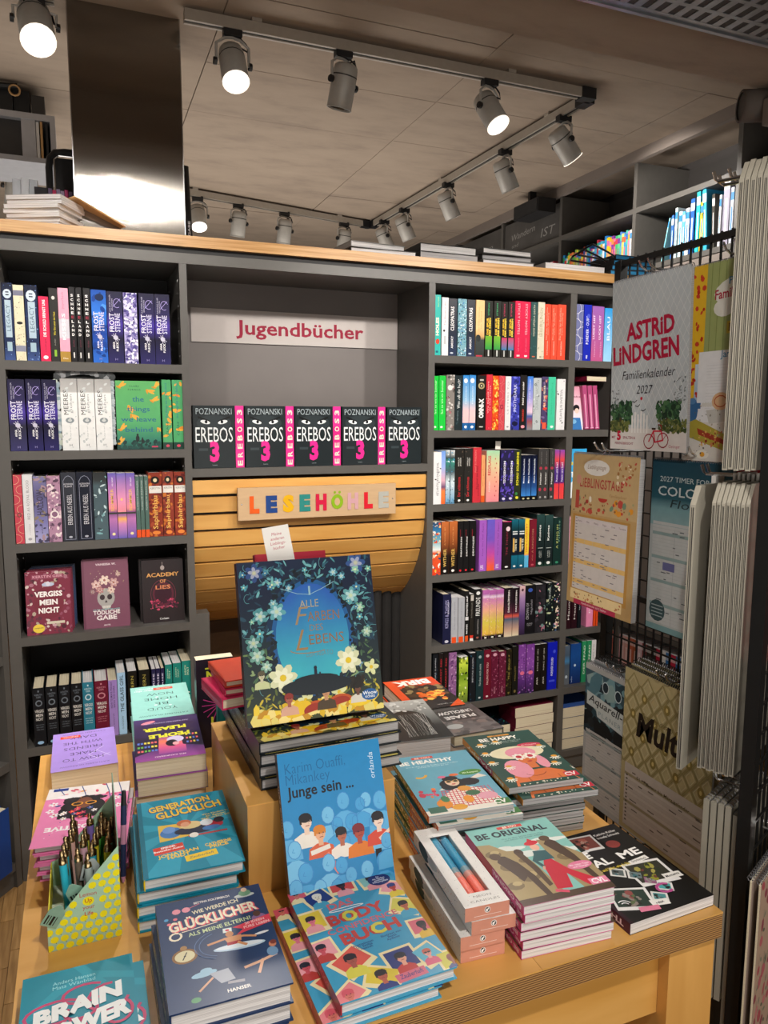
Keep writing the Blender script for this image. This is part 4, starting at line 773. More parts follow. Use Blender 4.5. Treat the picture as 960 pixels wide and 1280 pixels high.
for k, c in enumerate(['e8e6e4', '2f4058', 'c83c50', 'e8a8b0', '5a9ac8', 'c83c6a', 'e4c0c8', 'b03848']):
    wall_book(3.66-k*.0185+.05, 2.107, .016, .155, .2, c, 'small red, white or blue book, %s from left below the chalkboards' % ORD[k], 'small books below the chalkboards', top='f0ece8')
big = [(2.745, .006, .215, '8fd0d8', 'turquoise patterned picture book leaning at the left of the blue group', 14), (2.690, .014, .215, '3a6ab0', 'blue and purple book beside the leaning turquoise one', 0), (2.668, .012, .245, 'd8ecf0', 'tall white book with light blue spine on the right wall shelf', 0), (2.645, .018, .22, 'c8e0ec', 'pale blue book third in the blue group on the right wall', 0), (2.624, .014, .215, '5aa8dc', 'sky-blue book in the middle of the blue group', 0),
       (2.606, .02, .225, 'dfe8ee', 'white book with a pink foot in the blue group', 0), (2.580, .022, .262, '2a5ca8', 'tall royal-blue book on the right wall shelf', 0), (2.548, .02, .285, '2fb0b8', 'tall turquoise book beside the yellow one, right wall', 0), (2.524, .017, .232, 'f0c83c', 'yellow book on the right wall shelf', 0), (2.500, .02, .29, '3aa8d8', 'tall cyan book leaning right, on the right wall', -5),
       (2.455, .014, .25, '3c3a34', 'dark book with a landscape cover on the right wall shelf', -3), (2.425, .01, .235, 'e0e2e4', 'thin white book behind the dark landscape one', 0), (2.404, .03, .32, '9a96a8', 'tallest grey-lilac book at the end of the right wall bay', 0), (2.368, .016, .25, 'b8bcc8', 'pale grey-blue book ending the right wall bay', 0)]
for (yy, T, h, c, lab, ln) in big:
    wall_book(yy, 2.107, T, h*.86, .2, c, lab, 'blue picture books high on the right wall', top=mix(c, 'ffffff', .55) if sum(X(c)[:3]) < 1.4 else '3a80b8', lean=math.radians(ln)*.9)
for k, c in enumerate(['3c3a30', 'e0603c', 'e8e2da', '3a9cb0']):
    wall_book(2.30-k*.02, 2.107, .017, .17, .2, c, 'small book, %s in the wall bay behind the white calendars' % ORD[k], 'books behind the white calendars', top='e8e4e0')
for k, c in enumerate(['7ab85c', 'f2c02c', 'f08070', 'e8a8b0', 'e4b8b4', 'e0a8a0', 'c8684c', 'a85c3c', 'e0c0c8', '884848', '3c3430', '26221f', 'b0203c', 'e8e8e6', '3a78b8', 'c02c48', '3c6ca0', 'd8d0c8', '58504c', '34302d']):
    wall_book(3.02-k*.031+.005, .204, .029, .16, .18, c, 'small book on the low wall shelf behind the wire grid, %s from left' % ORD[k], 'books on the low right wall shelf', top=mix(c, 'ffffff', .4))
pp = thing('ventilation_pipe', 'white round pipe end under the concrete beam at the right', 'pipe', (2.0, 1.93, 2.405))
MB().lathe([(0, .040), (0, .048), (.02, .048), (.5, .048)], (0, 0, 0), (.88, -.47, 0), 20).build('pipe_shell', 'wall_light', pp, smooth=True)
MB().lathe([(.004, 0), (.004, .04)], (0, 0, 0), (.88, -.47, 0), 20).build('pipe_opening', 'shelf_dark', pp)
gb = thing('junction_box', 'grey box fixed below the white pipe at the right edge', 'box', (2.02, 1.86, 2.325)); MB().box(0, .14, -.12, 0, 0, .078).build('box_body', 'cabinet_panel', gb)
MB().box(.03, .06, -.123, -.1201, .05, .056).build('box_mark', 'shelf_dark', gb); MB().box(.05, .09, -.08, -.04, .078, .122).build('mount', 'cabinet_panel', gb)

# ------------------------------------------------------------------ steel column, cable tray
cm = thing('steel_column', 'brushed stainless steel clad column rising from the bookcase top to the ceiling', 'column', (.1815, 2.62, 1.9613))
MB().box(-.1595, .1595, -.09, .13, 0, ZC-1.9618).build('cladding', 'brushed_steel', cm)
MB().box(-.1615, -.1585, -.0915, -.088, 0, ZC-1.9618).build('edge_strip', 'chrome', cm); MB().box(.1585, .1615, -.0915, -.088, 0, ZC-1.9618).build('edge_strip', 'chrome', cm)
ct = thing('cable_tray', 'perforated galvanised cable tray hanging below the concrete beam', 'cable tray', (1.5, 1.4, 2.38))
def tray():
    mb = MB(); x0, x1, y0, y1 = -.6, 1.0, -.16, .16
    ny = 5; nx = 40; dx = (x1-x0)/nx
    # slotted sheet: cross bars and rails leave real slots
    rails = [(-.16, -.142), (-.09, -.078), (-.03, -.018), (.03, .042), (.09, .102), (.142, .16)]
    for a, b in rails: mb.box(x0, x1, a, b, 0, .0015)
    for i in range(nx+1): mb.box(x0+i*dx-.010, x0+i*dx+.010, y0, y1, .0002, .0017)
    mb.box(x0, x1, -.162, -.160, 0, .05); mb.box(x0, x1, .160, .162, 0, .05)
    mb.box(x0, x1, -.170, -.160, -.004, .0); mb.box(x0, x1, .160, .170, -.004, .0)
    return mb
tray().build('slotted_sheet', 'tray_metal', ct)
MB().box(-.6, 1.0, -.155, .155, .0018, .003).build('slot_dark_sheet', 'shelf_dark', ct)  # dark sheet added above the slots so they look dark inside
for x in (-.3, .3, .8): MB().box(x-.004, x+.004, -.004, .004, .003, .07).build('hanger', 'chrome', ct)
# ------------------------------------------------------------------ lighting tracks and spotlights
ZT = 2.583
def track(a, b, label, caps=3):
    a, b = Vector(a), Vector(b); d = (b-a); L = d.length; ang = math.atan2(d.y, d.x)
    t = thing('lighting_track', label, 'track', (a.x, a.y, ZT), ang)
    MB().box(0, L, -.017, .017, .006, .032).box(0, L, -.017, -.008, 0, .006).box(0, L, .008, .017, 0, .006).build('rail', 'track_metal', t)
    MB().box(.002, L-.002, -.0078, .0078, .004, .0058).build('rail_slot', 'cable', t)
    if caps & 1: MB().box(-.03, .03, -.022, .022, -.004, .034).build('end_cap', 'black_plastic', t)
    if caps & 2: MB().box(L-.03, L+.03, -.022, .022, -.004, .034).build('end_cap', 'black_plastic', t)
    for k in range(int(L/.9)+1): MB().box(.2+k*.9, .23+k*.9, -.02, .02, .032, ZC-ZT+.001).build('ceiling_clip', 'track_metal', t)
    return t
track((.345, 2.447, 0), (1.785, 2.447, 0), 'grey lighting track running across the ceiling nearest the camera', 2)
track((1.812, 2.49, 0), (1.745, 4.50, 0), 'grey lighting track running away along the right wall')
track((.42, 4.22, 0), (1.70, 4.52, 0), 'grey lighting track farthest back, above the dark wall')
track((-1.3, 2.49, 0), (-.01, 2.49, 0), 'grey lighting track left of the steel column', 0)
track((-1.3, 4.04, 0), (-.12, 4.04, 0), 'grey lighting track behind the silver case at the far left', 0)
def lamp(x, y, d, on, label, power=0, size=70, aim=None, s=1.0, hang=.095, group=None):
    t = thing('track_spotlight', label, 'spotlight', (x, y, ZT), group=group)
    d = Vector(d).normalized(); c = Vector((0, 0, -hang)); hx = Vector((0, 0, 1)).cross(d)
    hx = hx.normalized() if hx.length > .05 else Vector((1, 0, 0)); r = .040*s
    MB().box(-.028, .028, -.014, .014, -.018, .004).build('adapter', 'black_plastic', t)
    pts = [c+hx*(r+.010), c+hx*(r+.010)+Vector((0, 0, hang*.55)), Vector((0, 0, -.024))+hx*r*.6, Vector((0, 0, -.02)), Vector((0, 0, -.024))-hx*r*.6, c-hx*(r+.010)+Vector((0, 0, hang*.55)), c-hx*(r+.010)]
    yk = MB().tube(pts, .0045, 6).build('yoke', 'steel_can', t)
    can = MB().lathe([(-.058*s, 0), (-.056*s, r*.72), (-.050*s, r*.92), (-.03*s, r), (.072*s, r*1.02), (.074*s, r*.97), (.062*s, r*.9), (.045*s, r*.55)], c, d, 20).build('can', 'steel_can', t, smooth=True)
    MB().lathe([(.0735*s, r*1.03), (.0755*s, r*1.03), (.0757*s, r*.93), (.071*s, r*.9)], c, d, 20).build('front_ring', 'lamp_ring' if on else 'steel_can', can)
    MB().lathe([(.052*s, 0), (.053*s, r*.52)], c, d, 20).build('lens', 'lamp_on' if on else 'lamp_off', can)
    MB().lathe([(.053*s, r*.52), (.062*s, r*.74), (.070*s, r*.9)], c, d, 20).build('reflector', 'lamp_reflector' if on else 'lamp_off', can)
    MB().lathe([(-.022*s, r*1.012), (-.018*s, r*1.012)], c, d, 20).build('cooling_groove', 'shelf_dark', can)
    for q in (1, -1): MB().lathe([(0, .011), (.010, .011), (.011, 0)], c+hx*q*(r+.009), hx*q, 10).build('knob', 'black_plastic', yk)
    e = c-d*.055*s
    MB().tube([Vector((.02, 0, -.015)), Vector((.045, .01, -.03)), Vector((.05, .01, -.05)), (e+Vector((.03, .01, .02))), e], .0028, 5).build('cable', 'cable', t)
    if on and power:
        p = Vector((x, y, ZT))+c+d*.08*s
        spot('spotlight_light', p, aim or (p+d), power, size, .45, .032)
    return t
lamp(.487, 2.447, (.02, -.48, -.88), True, 'lit grey spotlight, first right of the steel column', 46, 62, (.15, 1.2, .7))
lamp(.843, 2.447, (-.12, .25, -.95), False, 'unlit grey spotlight, second right of the steel column')
lamp(1.381, 2.447, (.22, -.50, -.84), True, 'lit grey spotlight near the right end of the front track', 36, 60, (.62, 1.15, .7))
lamp(1.811, 2.62, (.62, .02, -.68), True, 'lit grey spotlight turned to the right wall, nearest on the side track', 36, 84, (2.5, 2.7, 2.2))
for y, dsc in ((3.03, 'second'), (3.55, 'third'), (4.06, 'fourth'), (4.34, 'fifth and last')):
    lamp(1.812-.067*(y-2.49)/2.01, y, (.42, .0, -.86), False, 'unlit grey spotlight on the side track, %s from the camera' % dsc)
lamp(.646, 4.273, (.0, -.45, -.85), True, 'small lit spotlight at the back, just right of the steel column', 14, 70, (.6, 3.4, 1.5))
for x, y, dsc in ((.875, 4.327, 'second'), (1.153, 4.392, 'third'), (1.546, 4.484, 'fourth')):
    lamp(x, y, (-.08, .18, -.95), False, 'unlit spotlight on the farthest track, %s from the steel column' % dsc)
lamp(-.062, 2.49, (.08, -.60, -.78), True, 'glaring lit spotlight in the top left corner', 22, 70, (.1, 1.6, .8), s=1.15, hang=.06)
lamp(-.225, 4.04, (-.1, .2, -.95), False, 'unlit spotlight hanging at the left edge below the silver case', hang=.11)

# ------------------------------------------------------------------ silver case with boxes in the back left
sc = thing('silver_case', 'silver metal case with a dark window and two slots, upper left', 'case', (-.36, 3.2, 2.352))
mb = MB()
mb.box(0, .33, 0, .3, 0, .018).box(0, .33, 0, .3, .150, .172).box(.312, .33, 0, .3, .018, .150).box(0, .02, 0, .3, .018, .150)
mb.box(.215, .262, .004, .3, .018, .150); mb.build('housing', 'silver_paint', sc)
MB().box(.02, .215, .03, .034, .018, .150).build('dark_screen', 'shelf_dark', sc); MB().box(.264, .274, .01, .2, .019, .148).build('divider', 'white_card', sc); MB().box(.278, .286, .006, .2, .019, .148).build('divider', 'kraft', sc); MB().box(.296, .304, .006, .2, .019, .148).build('divider', 'black_plastic', sc)
MB().box(.02, .312, .28, .299, .018, .150).build('rear_plate', 'black_back', sc)
for sx in (.04, .29): MB().tube([(sx, .15, .172), (sx, .15, ZC-2.352)], .006, 6).build('hanging_rod', 'chrome', sc)
bx = thing('equipment_box', 'black equipment boxes with cables and a tape roll on the silver case', 'box', (-.34, 3.22, 2.5245))
MB().box(0, .17, 0, .2, 0, .085).build('main_box', 'black_plastic', bx); MB().box(.172, .225, .02, .2, 0, .088).build('speaker_box', 'black_plastic', bx); MB().box(.232, .277, .0, .2, 0, .07).build('dotted_box', 'shelf_dark', bx)
MB().tube([(0, 0, .07), (.05, -.02, .095), (.12, -.02, .078), (.19, -.02, .085)], .01, 6).build('cable', 'cable', bx)
MB().tube([(.18+.018*math.cos(a*PI/6), -.032, .066+.018*math.sin(a*PI/6)) for a in range(12)], .0035, 5, closed=True).build('tape_roll', 'kraft', bx)

# ------------------------------------------------------------------ things on top of the bookcase
ZW = 1.9612
def flat(name, lab, cat, x, y, z, yaw, W, L, T, col, hard=True, pages='pages_white', front=None, group=None, spine=None):
    r = thing(name, lab, cat, mtx=lay(x, y, z, math.radians(yaw)), group=group)
    book_parts(r, W, L, T, col, hard=hard, pages=pages, front=front, spine=spine, fin='print_matt'); return r
R = random.Random(3)
for k in range(7):
    r = thing('paper_booklet', 'white paper booklet on the bookcase beside the envelope, %s from the bottom of its stack' % ORD[k], 'booklet', mtx=MT((-.165+R.uniform(-.006, .006), 2.50-k*.006, ZW+k*.0112)) @ MR(math.radians(-26+R.uniform(-3, 3)), 'Z'), group='stack of white booklets')
    MB().box(0, .16, 0, .14, 0, .011).build('sheets', 'pages_white', r); MB().box(-.001, .161, -.001, .141, .0111, .0116).build('cover_sheet', 'white_card', r)
ev = thing('envelope', 'brown kraft envelope lying over the white booklets in front of the column', 'envelope', mtx=MT((.02, 2.44, ZW+.088)) @ MR(.42, 'Y') @ MR(.3, 'Z'))
MB().box(0, .16, 0, .11, 0, .003).build('envelope_body', 'kraft', ev); MB().prism([(0, .003), (.16, .003), (.1, .0045), (.05, .0045)], .0, .05).build('flap', 'kraft', ev)
r = thing('booklet', 'loose white booklet leaning under the brown envelope', 'booklet', mtx=MT((-.02, 2.60, ZW+.082)) @ MR(.36, 'Y')); MB().box(0, .15, 0, .12, 0, .004).build('sheets', 'white_card', r)
for k, (x, c, h, lab) in enumerate(((-.163, 'd4d8e0', .19, 'silver-grey glossy book standing at the far left on the bookcase'), (-.139, 'e4e8ee', .195, 'pale silver book, second at the far left on the bookcase'), (-.115, 'c4c9d0', .193, 'silver book beside the dark printed box on the bookcase'))):
    r = thing('book', lab, 'book', mtx=MT((x, 2.70, ZW)) @ MR(.04, 'Y') @ UPR); book_parts(r, .05, h, .0235, c, pages='pages_white')
pb = thing('printed_box', 'dark printed box standing between silver books and pink files', 'box', (-.094, 2.69, ZW), .0)
MB().box(0, .036, 0, .08, 0, .17, '262428').build('box_body', 'print_matt', pb)
a = Art(.036, .17, None)
for k in range(9): a.rect(14, 200+k*24, 86, 209+k*24, '9c9aa0')
m2 = MB(); a.emit(m2, lambda x, y, h: (x, -h, y)); m2.build('box_print', 'print_matt', pb)
for k, c in enumerate(('6a5a78', 'c02c5c', '8a7a98', '9c8ca8', 'b03468', '7c6c88')):
    r = thing('file_folder', 'slim %s folder, %s from left beside the steel column' % ('magenta' if k in (1, 4) else 'grey-violet', ORD[k]), 'folder', (-.054+k*.0118, 2.685, ZW), group='slim folders beside the column')
    MB().box(0, .0105, 0, .05, 0, .168-.004*(k % 2), c).build('folder_cover', 'print_matt', r)
bk = thing('bag_frame', 'black rounded trolley-bag handle frame beside the steel column', 'bag', (-.05, 2.755, ZW))
pts = [(0, 0, 0), (0, 0, .25), (.004, 0, .28), (.02, 0, .298), (.05, 0, .303), (.14, 0, .303)]
MB().tube(pts, .011, 8).build('frame_tube', 'black_plastic', bk); MB().box(.014, .14, .005, .02, .15, .285).build('bag_panel', 'black_back', bk); MB().tube([(.016, -.006, .155), (.016, -.006, .275), (.03, -.006, .288), (.12, -.006, .288)], .003, 6).build('trim_line', 'chrome', bk)
# a dark strap with white lettering right of the column
lr = thing('rolled_banner', 'black rolled banner with white letters right of the steel column', 'banner', (.392, 2.80, ZW))
MB().lathe([(0, .014), (.32, .014), (.325, 0)], (0, 0, 0), (-.03, .02, 1), 12).build('roll', 'black_plastic', lr, smooth=True)
a = Art(.12, .012); a.T(50, 2, 6, 'RÜCKGABE', 'e8e6e4', .02, fit=90); m2 = MB(); a.emit(m2, lambda x, y, h: (.004-y, -.0155-h, .02+x)); m2.build('lettering', 'print_matt', lr)
# piles of books on the worktop right part
def pile(items, grp, where):
    z = ZW
    for k, (x, y, yaw, W, L, T, c, pg, nm) in enumerate(items):
        flat('book', '%s, %s from bottom of %s' % (nm, ORD[k], where), 'book', x, y, z, yaw, W, L, T, c, pages=pg, group=grp, front=None); z += T+.0006
pile([(.862, 2.432, -2, .235, .17, .018, '2a2826', 'pages_white', 'dark hardback with white pages'), (.86, 2.425, 6, .205, .17, .019, '8a8886', 'pages_white', 'dark grey hardback with white pages')], 'left pile on the bookcase top', 'the left pile on the bookcase')
pile([(1.113, 2.43, 0, .228, .20, .026, '2c2b2b', 'pages_grey', 'shrink-wrapped dark hardback'), (1.118, 2.44, 1, .222, .20, .028, '3a3a3a', 'pages_white', 'dark hardback with white pages')], 'middle pile on the bookcase top', 'the middle pile on the bookcase')
pile([(1.358, 2.43, 0, .215, .20, .018, '6a6a6a', 'pages_white', 'grey hardback with white pages'), (1.36, 2.44, -1, .205, .2, .018, '454545', 'pages_grey', 'shrink-wrapped grey book'), (1.356, 2.425, 2, .205, .21, .019, '565656', 'pages_white', 'grey hardback with white pages')], 'third pile on the bookcase top', 'the third pile on the bookcase')
flat('book', 'single thick silver-grey catalogue lying right of the three piles', 'book', 1.62, 2.43, ZW, 0, .265, .24, .026, '9a9b9e', hard=False)
for k in range(4):
    flat('notebook', 'black notebook with blue page edges, %s from the bottom of its pile' % ORD[k], 'notebook', 1.905+k*.004, 2.42-k*.004, 1.9612+k*.0185, -14+5*k, .17, .15, .0178, '24262a', pages='pages_blue', group='black and blue notebooks')
def Art_scale(a, w, h):
    """fit a finished print to another panel size"""
    sx, sy = 1.0, (h/w)/(a.h/a.w)
    b = Art(w, h); b.L = a.L; b.e = [([(p[0], p[1]*sy) for p in pts], c, l, q) for pts, c, l, q in a.e]; b.flip = a.flip
    return b
# ------------------------------------------------------------------ calendar rack
XG = 1.135
def bars(mb, pts, r, n=6): mb.tube(pts, r, n)
rk = thing('calendar_rack', 'black wire grid calendar rack at the right end of the table', 'rack', (XG, 1.28, 0))
for yy in (1.03, 1.407): MB().box(-.008, .012, yy-1.28-.01, yy-1.28+.01, .0, 1.765).build('post', 'black_metal', rk)
for z0, z1 in ((1.752, 1.764), (.30, .312), (1.02, 1.03)): MB().box(-.006, .006, -.24, .122, z0, z1).build('frame_rail', 'black_metal', rk)
for k in range(14): 
    y = -.235+k*.0255; MB().box(-.0018, .0018, y-.0016, y+.0016, .31, 1.768).build('grid_wire', 'black_metal', rk)
for k in range(30):
    z = .33+k*.0492; MB().box(-.0052, -.0018, -.245, .122, z-.0016, z+.0016).build('cross_wire', 'black_metal', rk)
MB().box(-.3, .3, -.3, -.27, 0, .03).box(-.3, .3, .11, .14, 0, .03).build('foot', 'black_metal', rk)
def hook(x0, y, z, L, d=(-1, 0, 0), double=True, name='hook'):
    """wire display hook from (x0,y,z) along d"""
    mb = MB(); d = Vector(d).normalized(); s = Vector((-d.y, d.x, 0))*.012; p = Vector((x0, y, z))-Vector((XG, 1.28, 0))
    for q in ((1, -1) if double else (0,)):
        mb.tube([p+s*q, p+s*q+d*(L-.02), p+s*q+d*(L-.008)+Vector((0, 0, .006)), p+s*q+d*L+Vector((0, 0, .018))], .0022, 6)
    return mb.build(name, 'chrome', rk)
def spiral(mb, w, n, r=.0045, z=0, d=.004):
    for k in range(n):
        x = (k+.5)/n*w; mb.tube([(x, d+r*math.cos(a*PI/3), z-r*.3+r*math.sin(a*PI/3)) for a in range(6)], .0009, 4, closed=True)
def calendar(label, mtx, w, h, art, T=.006, n=30, col='e8e4da', group=None, loop=True, edge='pages_grey', fin='print_matt'):
    """panel hangs down: local x right, z up (top at 0), front towards -y"""
    t = thing('wall_calendar', label, 'calendar', mtx=mtx, group=group)
    MB().box(0, w, 0, T, -h, -.004).build('sheets', edge, t)
    mb = MB(); mb.box(0, w, -.0006, 0, -h, -.004, col)
    if art: art.emit(mb, lambda x, y, hh: (x, -.0006-hh, y-h))
    mb.build('cover_sheet', fin, t)
    mb = MB(); spiral(mb, w, n); mb.build('spiral_binding', 'black_metal' if not loop else 'spiral_wire', t)
    if loop: MB().tube([(w/2-.016, .004, .0), (w/2-.006, .004, .006), (w/2, .004, .012), (w/2+.006, .004, .006), (w/2+.016, .004, .0)], .0009, 4).build('hanger_loop', 'chrome', t)
    return t
LEFTF = MR(-PI/2, 'Z')        # front faces -x, local x runs towards -y
# --- family calendar with crimson lettering (figures from the books are left out)
def art_astrid():
    a = Art(.215, .338, 'bcc3c7'); H = a.H
    a.layer()
    for k in range(-24, 24):
        a.line([(k*8, 0), (k*8+H*.62, H)], .5, 'd5d8d8'); a.line([(k*8+H*.62, 0), (k*8, H)], .5, 'd5d8d8')
    a.layer(); a.rect(0, 0, 100, 20, 'd9d3cf'); a.layer()
    a.T(52, 103, 15, 'ASTRiD', 'b3163c', .035, fit=62, rot=.05); a.T(46, 82, 16, 'LiNDGREN', 'b3163c', .035, fit=86, rot=.05)
    a.T(50, 66, 8, 'Familienkalender', '2c2a33', .0, fit=68, rot=.02, slant=.25); a.T(46, 52, 7.5, '2027', '2c2a33', .0, fit=20, slant=.2)
    a.ell(43, 47.5, 1.6, 1.6, 'c8283c', 8)
    for x0, s in ((14, 1), (76, 2)):
        a.scatter(150, ['2a4a34', '37603f', '1e3626', '4a7048'], 1.5, 3.6, s, (x0-12, 26, x0+16, 44), .9)
        a.rect(x0-1, 20, x0+2, 30, '4a3a28')
    a.layer(); a.scatter(120, ['4e5a34', '66703c', '3c4a28', '7a7c44'], 1.5, 3, 5, (0, 18, 26, 26), .8); a.scatter(120, ['4e5a34', '66703c', '3c4a28', '7a7c44'], 1.5, 3, 6, (66, 18, 100, 28), .8)
    a.layer()
    for x in (30, 34, 38, 42, 46, 50): a.rect(x, 16, x+2, 32+((x*7) % 5), 'e8e6e2')
    for x, y in ((54, 8.5), (72, 10)): a.arc(x, y, 6.5, 6.5, 0, 360, 1, '8c1a2c', 14); a.line([(x, y), (x+4, y+5)], .6, '8c1a2c')
    a.line([(54, 8.5), (60, 18), (70, 18), (72, 10), (62, 8), (60, 18)], 1.4, 'c8203a'); a.line([(70, 18), (70, 23), (66, 24)], 1, '8c1a2c'); a.line([(58, 20), (62, 20)], 1.8, '3a2a24')
    for x, y in ((34, 44), (46, 36), (38, 40)): a.line([(x-3, y+1), (x, y), (x+3, y+2)], .8, '2a2a2c')
    a.scatter(60, ['8a8e90', '6a7274'], .5, 1.2, 9, (84, 44, 98, 66)); a.scatter(40, ['8a8e90', '6a7274'], .5, 1.2, 8, (2, 38, 12, 56))
    a.T(13, 9, 8, '5', 'c0183a', .05); a.T(5, 10, 2.4, 'MIT', '8c2c40', .02); a.T(27, 10, 2.4, 'SPALTEN &', '8c2c40', .02); a.T(20, 4.6, 2.2, 'FERIENÜBERSICHT', '8c2c40', .02); a.T(86, 3.5, 2.6, 'Oetinger', 'b0405c', .0)
    return a
calendar('family calendar with crimson lettering, trees and a red bicycle', MT((1.030, 1.298, 1.694)) @ LEFTF @ MR(.03, 'X'), .215, .338, art_astrid(), col='b9bcbd', n=40)
def art_garden():
    a = Art(.2, .352, 'e4e1dc'); H = a.H
    a.layer(); a.rect(0, H*.52, 100, H, '9aa468'); a.rect(0, H*.18, 12, H*.62, '8fa8c4'); a.grad([(H*.18, '6f94c0'), (H*.55, 'd8e2ea')], 0, 16)
    for k in range(12): a.rect(16+k*8, H*.52, 16.8+k*8, H, '7f8a50')
    a.layer(); a.rect(3, H*.5, 19, H, 'e2b42c'); a.rect(3, H*.3, 10, H*.52, 'e2b42c')
    a.layer(); a.scatter(34, ['c8402c', 'b8301e'], 1.6, 2.8, 3, (3, H*.32, 18, H-4))
    a.ell(66, H*.84, 38, 15, 'dcdad0', 18); a.ell(40, H*.77, 12, 8, 'dcdad0'); a.layer()
    a.T(66, H*.885, 6, 'Pettersson', '3a86ae', .01, fit=44, rot=.04); a.T(88, H*.885, 3, 'und', '3a86ae', .0); a.T(62, H*.82, 8, 'Familienkalender', 'a82840', .02, fit=66, rot=.03); a.T(66, H*.765, 7, '2027', 'a82840', .02, rot=.04)
    a.T(62, H*.735, 3, 'Bilder von Sven', '6a6660', .01); a.rect(44, H*.64, 56, H*.7, 'c8b040'); a.layer(); a.rect(46, H*.65, 54, H*.69, '8a6a28'); a.L -= 1
    a.layer(); a.rect(14, H*.2, 96, H*.56, 'e6e6e8'); a.layer()
    for k in range(17): a.rect(24, H*.24+k*H*.0155, 94, H*.241+k*H*.0155, 'c0c2c6')
    a.T(50, H*.525, 6, 'Januar', '3a86ae', .01, fit=22)
    a.ell(9, H*.26, 7, 12, '3f6c9c'); a.ell(9, H*.31, 4, 3, '5a86b4'); a.rect(14, H*.27, 19, H*.3, '3f6c9c')
    for k in range(5): a.ell(22+k*3, H*.29, 2.4, 2, 'd8d6d0', 8)
    a.rect(0, 0, 100, H*.2, 'd9d5cf'); a.layer(); a.poly([(2, 34), (14, 38), (84, 12), (80, 2), (4, 22)], 'b0a040'); a.layer(); a.poly([(16, 30), (68, 14), (70, 10), (18, 24)], 'a03c28'); a.scatter(60, ['c87850', '8c2c20', 'd8b060'], .8, 1.8, 4, (18, 14, 68, 28))
    a.poly([(26, 46), (60, 50), (66, 38), (30, 34)], 'c6c4be'); a.ell(42, 54, 10, 8, 'd8b088'); a.layer(); a.arc(42, 54, 7, 5, 0, 340, 1, 'b85c34'); a.ell(78, 34, 12, 7, 'c89c70'); a.ell(86, 60, 10, 8, '7f8a4a'); a.ell(80, 74, 9, 12, '6f94ac'); a.line([(50, 64), (51, 74)], 2, 'c8a030'); a.ell(24, 6, 8, 4, 'ece8de'); a.ell(24, 6, 3, 2.4, 'e8a838', 8); a.scatter(60, ['8a8478', '6c665c', 'b0a89a'], .5, 1.4, 8, (10, 4, 95, 50)); a.rect(74, 20, 96, 24, '8c2434')
    return a
calendar('green and yellow family calendar with a January sheet and breakfast table', MT((1.060, 1.112, 1.694)) @ LEFTF, .2, .352, art_garden(), n=38, col='e4e1dc')
def art_lieb():
    a = Art(.217, .336, 'b39362'); H = a.H
    a.layer(); a.rect(4, 12, 92, H*.60, 'b08444'); a.rect(0, H*.615, 100, H, 'bb9f72'); a.layer(); a.rect(8, 16, 88, H*.585, 'c6bfba')
    a.ell(38, H*.915, 20, 8, 'dcd8d2', 16); a.layer(); a.T(38, H*.905, 4.5, 'Lieblingstage', '8a6f5c', .0, fit=28, slant=.3); a.T(46, H*.785, 9, 'LiEBLINGSTAGE', 'a8443c', .02, fit=66, ls=1.1); a.T(72, H*.74, 3, 'Familienplaner', '9c7a4c', .0, slant=.3)
    for k in range(4): a.rect(8, H*(.545-k*.135), 88, H*(.575-k*.135), 'd6b06c' if k else 'c9bfc0')
    for k, t in enumerate(['Name', 'Max', 'Mama', 'Papa', 'Oma', 'Termine']): a.T(16+k*13, H*.552, 2, t, '6a5c58', .0)
    a.layer(); R = random.Random(7)
    for k in range(44): x, y = R.uniform(12, 80), R.uniform(20, H*.53); a.rect(x, y, x+R.uniform(3, 7), y+.9, '7a7478')
    for k in range(24): a.rect(9, 18+k*3.05, 12, 19+k*3.05, '8a8486')
    for k in range(1, 6): a.rect(12+k*13, 16, 12.3+k*13, H*.54, 'bdb6b2')
    a.scatter(14, ['b8483c', 'a03830', 'd8902c', '6f8a70', 'e0d8c8'], 2.4, 4.4, 4, (6, H*.63, 92, H*.71), 1.1); a.scatter(30, ['8c5c34', '7a6040', 'b8483c', '9a9a70'], .8, 2, 5, (4, H*.62, 94, H*.73)); a.scatter(34, ['9c6a3c', 'b8483c', 'd8c8a8'], .8, 2.4, 6, (70, H*.82, 95, H*.97))
    a.ell(50, H*.725, 7, 4, 'b0342c', 12, a0=PI, a1=2*PI); a.rect(6, 5, 86, 15, 'dcc492'); a.layer(); a.scatter(26, ['a87c48', 'b8704c', '7a5c3c'], .8, 2, 7, (10, 5, 84, 14)); a.poly([(12, 0), (78, 0), (78, 5), (12, 5)], 'a8304c'); a.layer(); a.T(45, 1.6, 2.2, 'Familienkalender mit 5 Spalten', 'e8c8c8', .0); a.ell(11, H*.83, 4, 5, 'c8907c'); a.rect(7, H*.64, 13, H*.76, 'b0483c')
    return a
calendar('sand-coloured planner calendar with red lettering and small kitchen drawings', MT((1.028, 1.407, 1.342)) @ LEFTF @ MR(-.02, 'X'), .217, .336, art_lieb(), n=40, col='b39362', T=.012)
